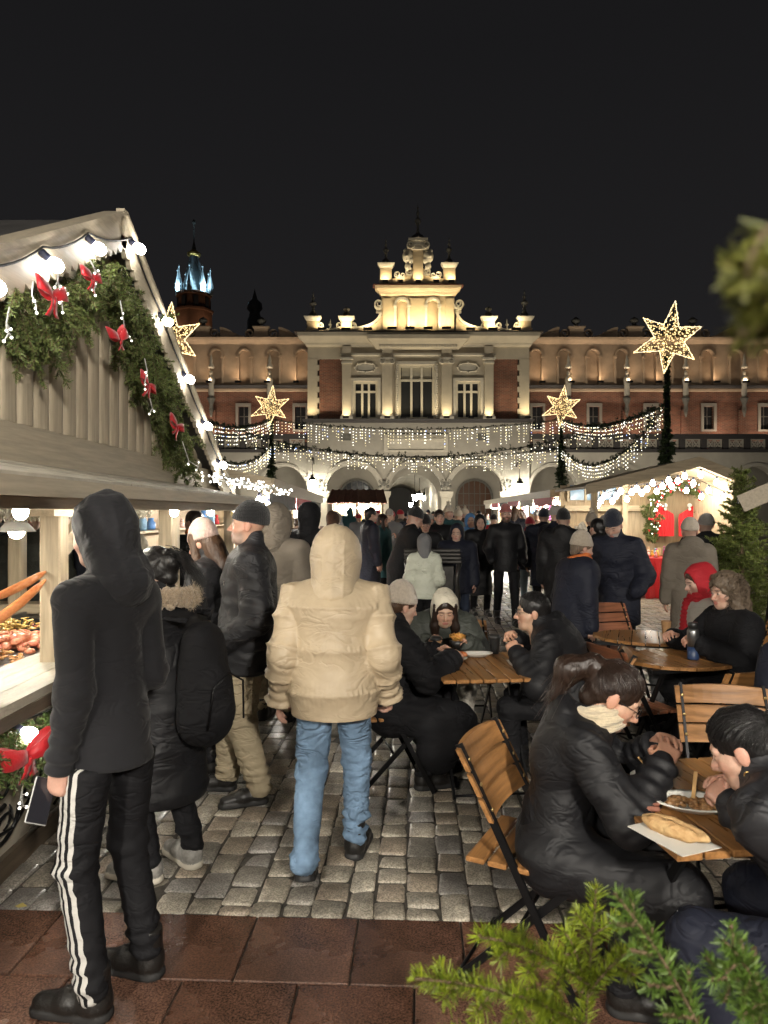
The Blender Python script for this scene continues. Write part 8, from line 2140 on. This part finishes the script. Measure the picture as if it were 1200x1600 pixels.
C20 = st('person in dark quilted coat beside the woman in the red hat', 850, 11.8, 10, 1.74, top=dict(m=C_NAVY, hem=.5, bulk=.06, quilt=.14, amp=.014), hat=('beanie', K_NAVY, .03))
C21 = st('dark-coated man half hidden behind the big bearded man', 935, 8.6, -20, 1.62, top=dict(m=C_BLACK2, hem=.5, bulk=.06), hair=('short', H_BLACK))
# yellow handbag
hb = wpt(C3[0], C3[1]['W'][1] + npv(0, .0, -.12)); o = thing('yellow_handbag', 'yellow floral handbag held by the bending man', 'handbag', hb + Vector((.0, -.06, -.2)))
MB().lathe([(.06, 0), (.12, .02), (.14, .1), (.13, .17), (.125, .175)], seg=18, sy=.5).build('bag_body', mat('yellow_floral', (.62, .42, .06), .6, color2=(.20, .16, .06), vscale=(38, 38, 38)), o); MB().tube([(-.1, 0, .17), (-.08, 0, .27), (0, 0, .31), (.08, 0, .27), (.1, 0, .17)], .009, 6).build('handle', M_DKW, o)
# crowd farther off: small, fewer details, each its own person
looks = [('black puffer coat', dict(m=C_BLACK, hem=.45, bulk=.05)), ('navy coat', dict(m=C_NAVY, hem=.4, bulk=.04)), ('grey coat', dict(m=C_GREY, hem=.4, bulk=.04)), ('brown coat', dict(m=C_BROWN, hem=.4, bulk=.04)), ('blue jacket', dict(m=C_BLUE, hem=.75, bulk=.05)), ('taupe coat', dict(m=C_TAUPE, hem=.4, bulk=.04)), ('teal jacket', dict(m=C_TEAL, hem=.75, bulk=.05)), ('olive parka', dict(m=C_OLIVE, hem=.5, bulk=.05)), ('cream coat', dict(m=C_CREAM, hem=.45, bulk=.04)), ('dark red jacket', dict(m=C_RED, hem=.75, bulk=.045))]
tops = [('black knitted hat', ('beanie', K_BLACK, .03), None), ('bare dark hair', None, ('short', H_BLACK)), ('grey knitted hat', ('beanie', K_GREY, .03), None), ('long brown hair', None, ('long', H_BROWN)), ('cream bobble hat', ('beanie', K_CREAM, .03, 'pompom'), None), ('navy knitted hat', ('beanie', K_NAVY, .03), None), ('red knitted hat', ('beanie', K_RED, .03), None), ('hood up', 'hood', None)]
where = [('before the middle archway', 600, 700), ('by the tiled kiosk', 500, 610), ('along the pink-awning stall', 700, 780), ('before the right-hand arches', 760, 850)]
rc = random.Random(21); used = set(); n = 0
spots = [(612, 17), (626, 20), (640, 16), (652, 23), (660, 27), (672, 18), (684, 24), (696, 16), (706, 21), (716, 15), (726, 18), (738, 16), (748, 22), (648, 31), (668, 33), (690, 30), (632, 28), (560, 22), (545, 26), (590, 24), (575, 30), (606, 34), (720, 28), (770, 17), (805, 16), (818, 19), (704, 34), (655, 38), (642, 41), (530, 18), (678, 38), (760, 26), (840, 17), (700, 13.5), (735, 13), (608, 15)]
for px, d in spots:
    for _ in range(50):
        a, b = rc.randrange(len(looks)), rc.randrange(len(tops)); wi = 1 if px < 600 else 2 if 700 <= px < 780 else 3 if px >= 780 else 0
        if (a, b, wi) not in used: break
    used.add((a, b, wi)); tp_ = dict(looks[a][1]); ht = tops[b][1]
    if ht == 'hood': tp_['hood'] = 'up'; ht = None
    ar_ = {}
    if rc.random() < .6:
        for kk, sg in (('armL', -1), ('armR', 1)):
            if rc.random() < .7: ar_[kk] = ((sg * rc.uniform(.1, .24), rc.uniform(.15, .35), rc.uniform(.95, 1.25)), (sg * .3, -1, -.3), 'hold')
    person('distant passer-by in %s with %s %s' % (looks[a][0], tops[b][0], where[wi][0]), XD(px, d), d, rc.choice((0, 180, 180, 20, -20, 160, 90, -90)), rc.uniform(1.58, 1.84), lod=2, fem=b == 3, top=tp_, hat=ht, hair=tops[b][2], group='passers-by in the crowd', lean=rc.uniform(-2, 8), head=(rc.uniform(-45, 45), rc.uniform(-4, 18), rc.uniform(-6, 6)), **ar_, feetL=(-.1, rc.uniform(-.25, .25), 0), feetR=(.1, rc.uniform(-.2, .2), 0), tone=rc.choice(((.47, .305, .235), (.55, .37, .29), (.42, .27, .2))), bottom=dict(m=rc.choice((C_BLACK2, C_DJEAN, C_NAVY, C_PALEB))))
# ------------------------------------------------------------------ fir trees
def fir_tree(x, y, h, rb, label, seed, nl=.03, per_m=420, width=.006, base=(.05, .085, .025), tip=(.10, .15, .045), z0=.15, whorls=None, twig=2):
    r = random.Random(seed); o = thing('fir_tree', label, 'fir tree', (x, y, 0)); MB().tube([(0, 0, 0), (.01, .0, h * .5), (0, 0, h)], [.035, .022, .004], 7).build('trunk', M_TWIG, o)
    stems = [((0, 0, h * .8), (0, 0, h))]; z = z0; nw = whorls or int(h / .10)
    for k in range(nw):
        t = k / nw; zz = z0 + (h - z0) * t; L = rb * (1 - t) ** .85 + .05
        for j in range(7):
            a = r.uniform(0, 2 * PI); stems += spray((0, 0, zz + r.uniform(-.04, .04)), (math.cos(a), math.sin(a), .45 + .3 * t), (0, 0, 1), L * r.uniform(.7, 1.15), r, .25, twig)
    fir_obj('crown', stems, o, seed, nl, per_m, width, .003, base=base, tip=tip); return o
fir_tree(XD(1158, 8.0), 8.0, 2.25, .72, 'green fir tree standing beside the stall with red outfits', 301, .034, 170, .009, base=(.08, .12, .03), tip=(.19, .22, .05))
# young fir in front of the camera, bottom right
def front_branch(parent, base, d, L, r, up=(0, 0, 1), nl=.020, droop=-.05):
    return spray(base, d, up, L, r, droop, 2)
r = random.Random(77)
ft = thing('young_fir_tree', 'young fir with fresh yellow-green needles at the front', 'fir tree', (.52, .98, 0))
MB().tube([(0, 0, 0), (.0, .0, .8), (-.01, .0, 1.12)], [.025, .014, .004], 8).build('trunk', M_TWIG, ft)
stems = []
def B(px, py, d): v = U(px, py, d) - Vector((.52, .98, 0)); return Vector(v)
def leafy(p0, p1, n_side, Ls, sd):
    rr = random.Random(sd); p0 = Vector(p0); p1 = Vector(p1); out = []; n = 6; d = (p1 - p0); pts = [p0 + d * (k / n) + Vector((0, 0, .012 * math.sin(PI * k / n))) for k in range(n + 1)]; out += [(tuple(a), tuple(b)) for a, b in zip(pts, pts[1:])]
    sid = d.normalized().cross(Vector((0, -.6, .8))).normalized()
    for k in range(1, n_side + 1):
        t = k / (n_side + 1); b = p0 + d * t
        for s in (-1, 1):
            e = d.normalized() * .8 + sid * s * .75 + Vector((rr.uniform(-.1, .1), rr.uniform(-.2, .1), rr.uniform(-.05, .1))); out.append((tuple(b), tuple(b + e.normalized() * Ls * (1 - .6 * t) * rr.uniform(.8, 1.2))))
    return out
stems += leafy(B(915, 1610, .98), B(932, 1388, 1.0), 2, .07, 1)          # leader
stems += leafy(B(922, 1540, .98), B(745, 1462, .90), 3, .055, 2); stems += leafy(B(915, 1600, .97), B(648, 1528, .86), 4, .05, 3)
stems += leafy(B(925, 1545, .98), B(1012, 1478, .93), 1, .04, 4)
stems += leafy(B(920, 1640, .95), B(690, 1625, .84), 3, .04, 5); stems += leafy(B(915, 1620, 1.0), B(800, 1555, .9), 1, .04, 7)
stems += leafy(B(912, 1530, .98), B(880, 1455, .97), 1, .03, 8)
fir_obj('crown', stems, ft, 401, .0205, 3000, .0016, .0024, base=(.07, .115, .008), tip=(.22, .26, .014), fwd=.7)
ft2 = thing('young_fir_tree', 'darker young fir, blurred, just right of the front fir', 'fir tree', (.62, .78, 0))
MB().tube([(0, 0, 0), (.0, .0, .7), (-.06, .0, 1.05)], [.022, .012, .004], 8).build('trunk', M_TWIG, ft2)
def B(px, py, d): v = U(px, py, d) - Vector((.62, .78, 0)); return Vector(v)
stems = leafy(B(1110, 1640, .72), B(960, 1395, .72), 4, .05, 11) + leafy(B(1210, 1600, .78), B(1130, 1470, .74), 3, .06, 13) + leafy(B(1220, 1570, .8), B(1110, 1530, .74), 3, .06, 14)
fir_obj('crown', stems, ft2, 402, .0165, 2000, .0018, .0026, base=(.04, .08, .012), tip=(.09, .15, .02))
# tall fir beside the camera: one branch tip hangs into the top right corner, far out of focus
ft3 = thing('tall_fir_tree', 'out-of-focus fir branch hanging into the top right corner', 'fir tree', (.72, .10, 0))
MB().tube([(0, 0, 0), (0, 0, 1.3), (0, 0, 2.6)], [.04, .03, .01], 8).build('trunk', M_TWIG, ft3)
def B(px, py, d): v = U(px, py, d) - Vector((.72, .10, 0)); return Vector(v)
stems = leafy((-.42, .06, 1.84), B(1155, 480, .21), 6, .022, 21) + leafy(B(1250, 420, .2), B(1165, 425, .2), 4, .014, 22) + leafy(B(1250, 500, .2), B(1172, 512, .21), 3, .016, 23) + leafy(B(1300, 440, .2), B(1185, 470, .2), 4, .02, 24) + [((0, 0, 1.95), (-.42, .06, 1.84))]
fir_obj('crown', stems, ft3, 403, .0085, 2600, .0012, .0016, base=(.07, .08, .012), tip=(.15, .15, .025))
# fallen leaf
o = MB().add([(-.025, 0, .003), (0, -.018, .006), (.03, 0, .003), (0, .02, .008)], [(0, 1, 2, 3)]).build('fallen_leaf', mat('yellow_leaf', (.45, .36, .10), .6)); o.location = G(32, 1418) + Vector((0, 0, .003)); tag(o, 'small yellow fallen leaf on the paving at the left', 'leaf')
# ------------------------------------------------------------------ unseen lanterns added behind the viewer to light the foreground from the front
E_SL = emit('added_lantern_glass', (1, .93, .82), 860)
def added_lantern(x, y, label, h=3.7):
    o = thing('added_lantern', label, 'added lamp', (x, y, 0), 0, 'added lanterns behind the viewer')
    MB().lathe([(.2, 0), (.2, .1), (.1, .25), (.07, .9), (.05, 1.2), (.045, h - .5), (.08, h - .42), (.05, h - .38)], seg=12).build('post', M_IRON, o)
    MB().lathe([(.11, h - .36), (.19, h + .1)], seg=6, smooth=False).build('glass', E_SL, o); MB().lathe([(.26, h + .1), (.1, h + .3), (.03, h + .42), (.0, h + .46)], seg=6, smooth=False).build('cap', M_IRON, o)
added_lantern(1.7, -3.2, 'added lantern, unseen behind the viewer beside the food tables')
added_lantern(-2.4, -4.6, 'added lantern, unseen behind the viewer beside the stall row')
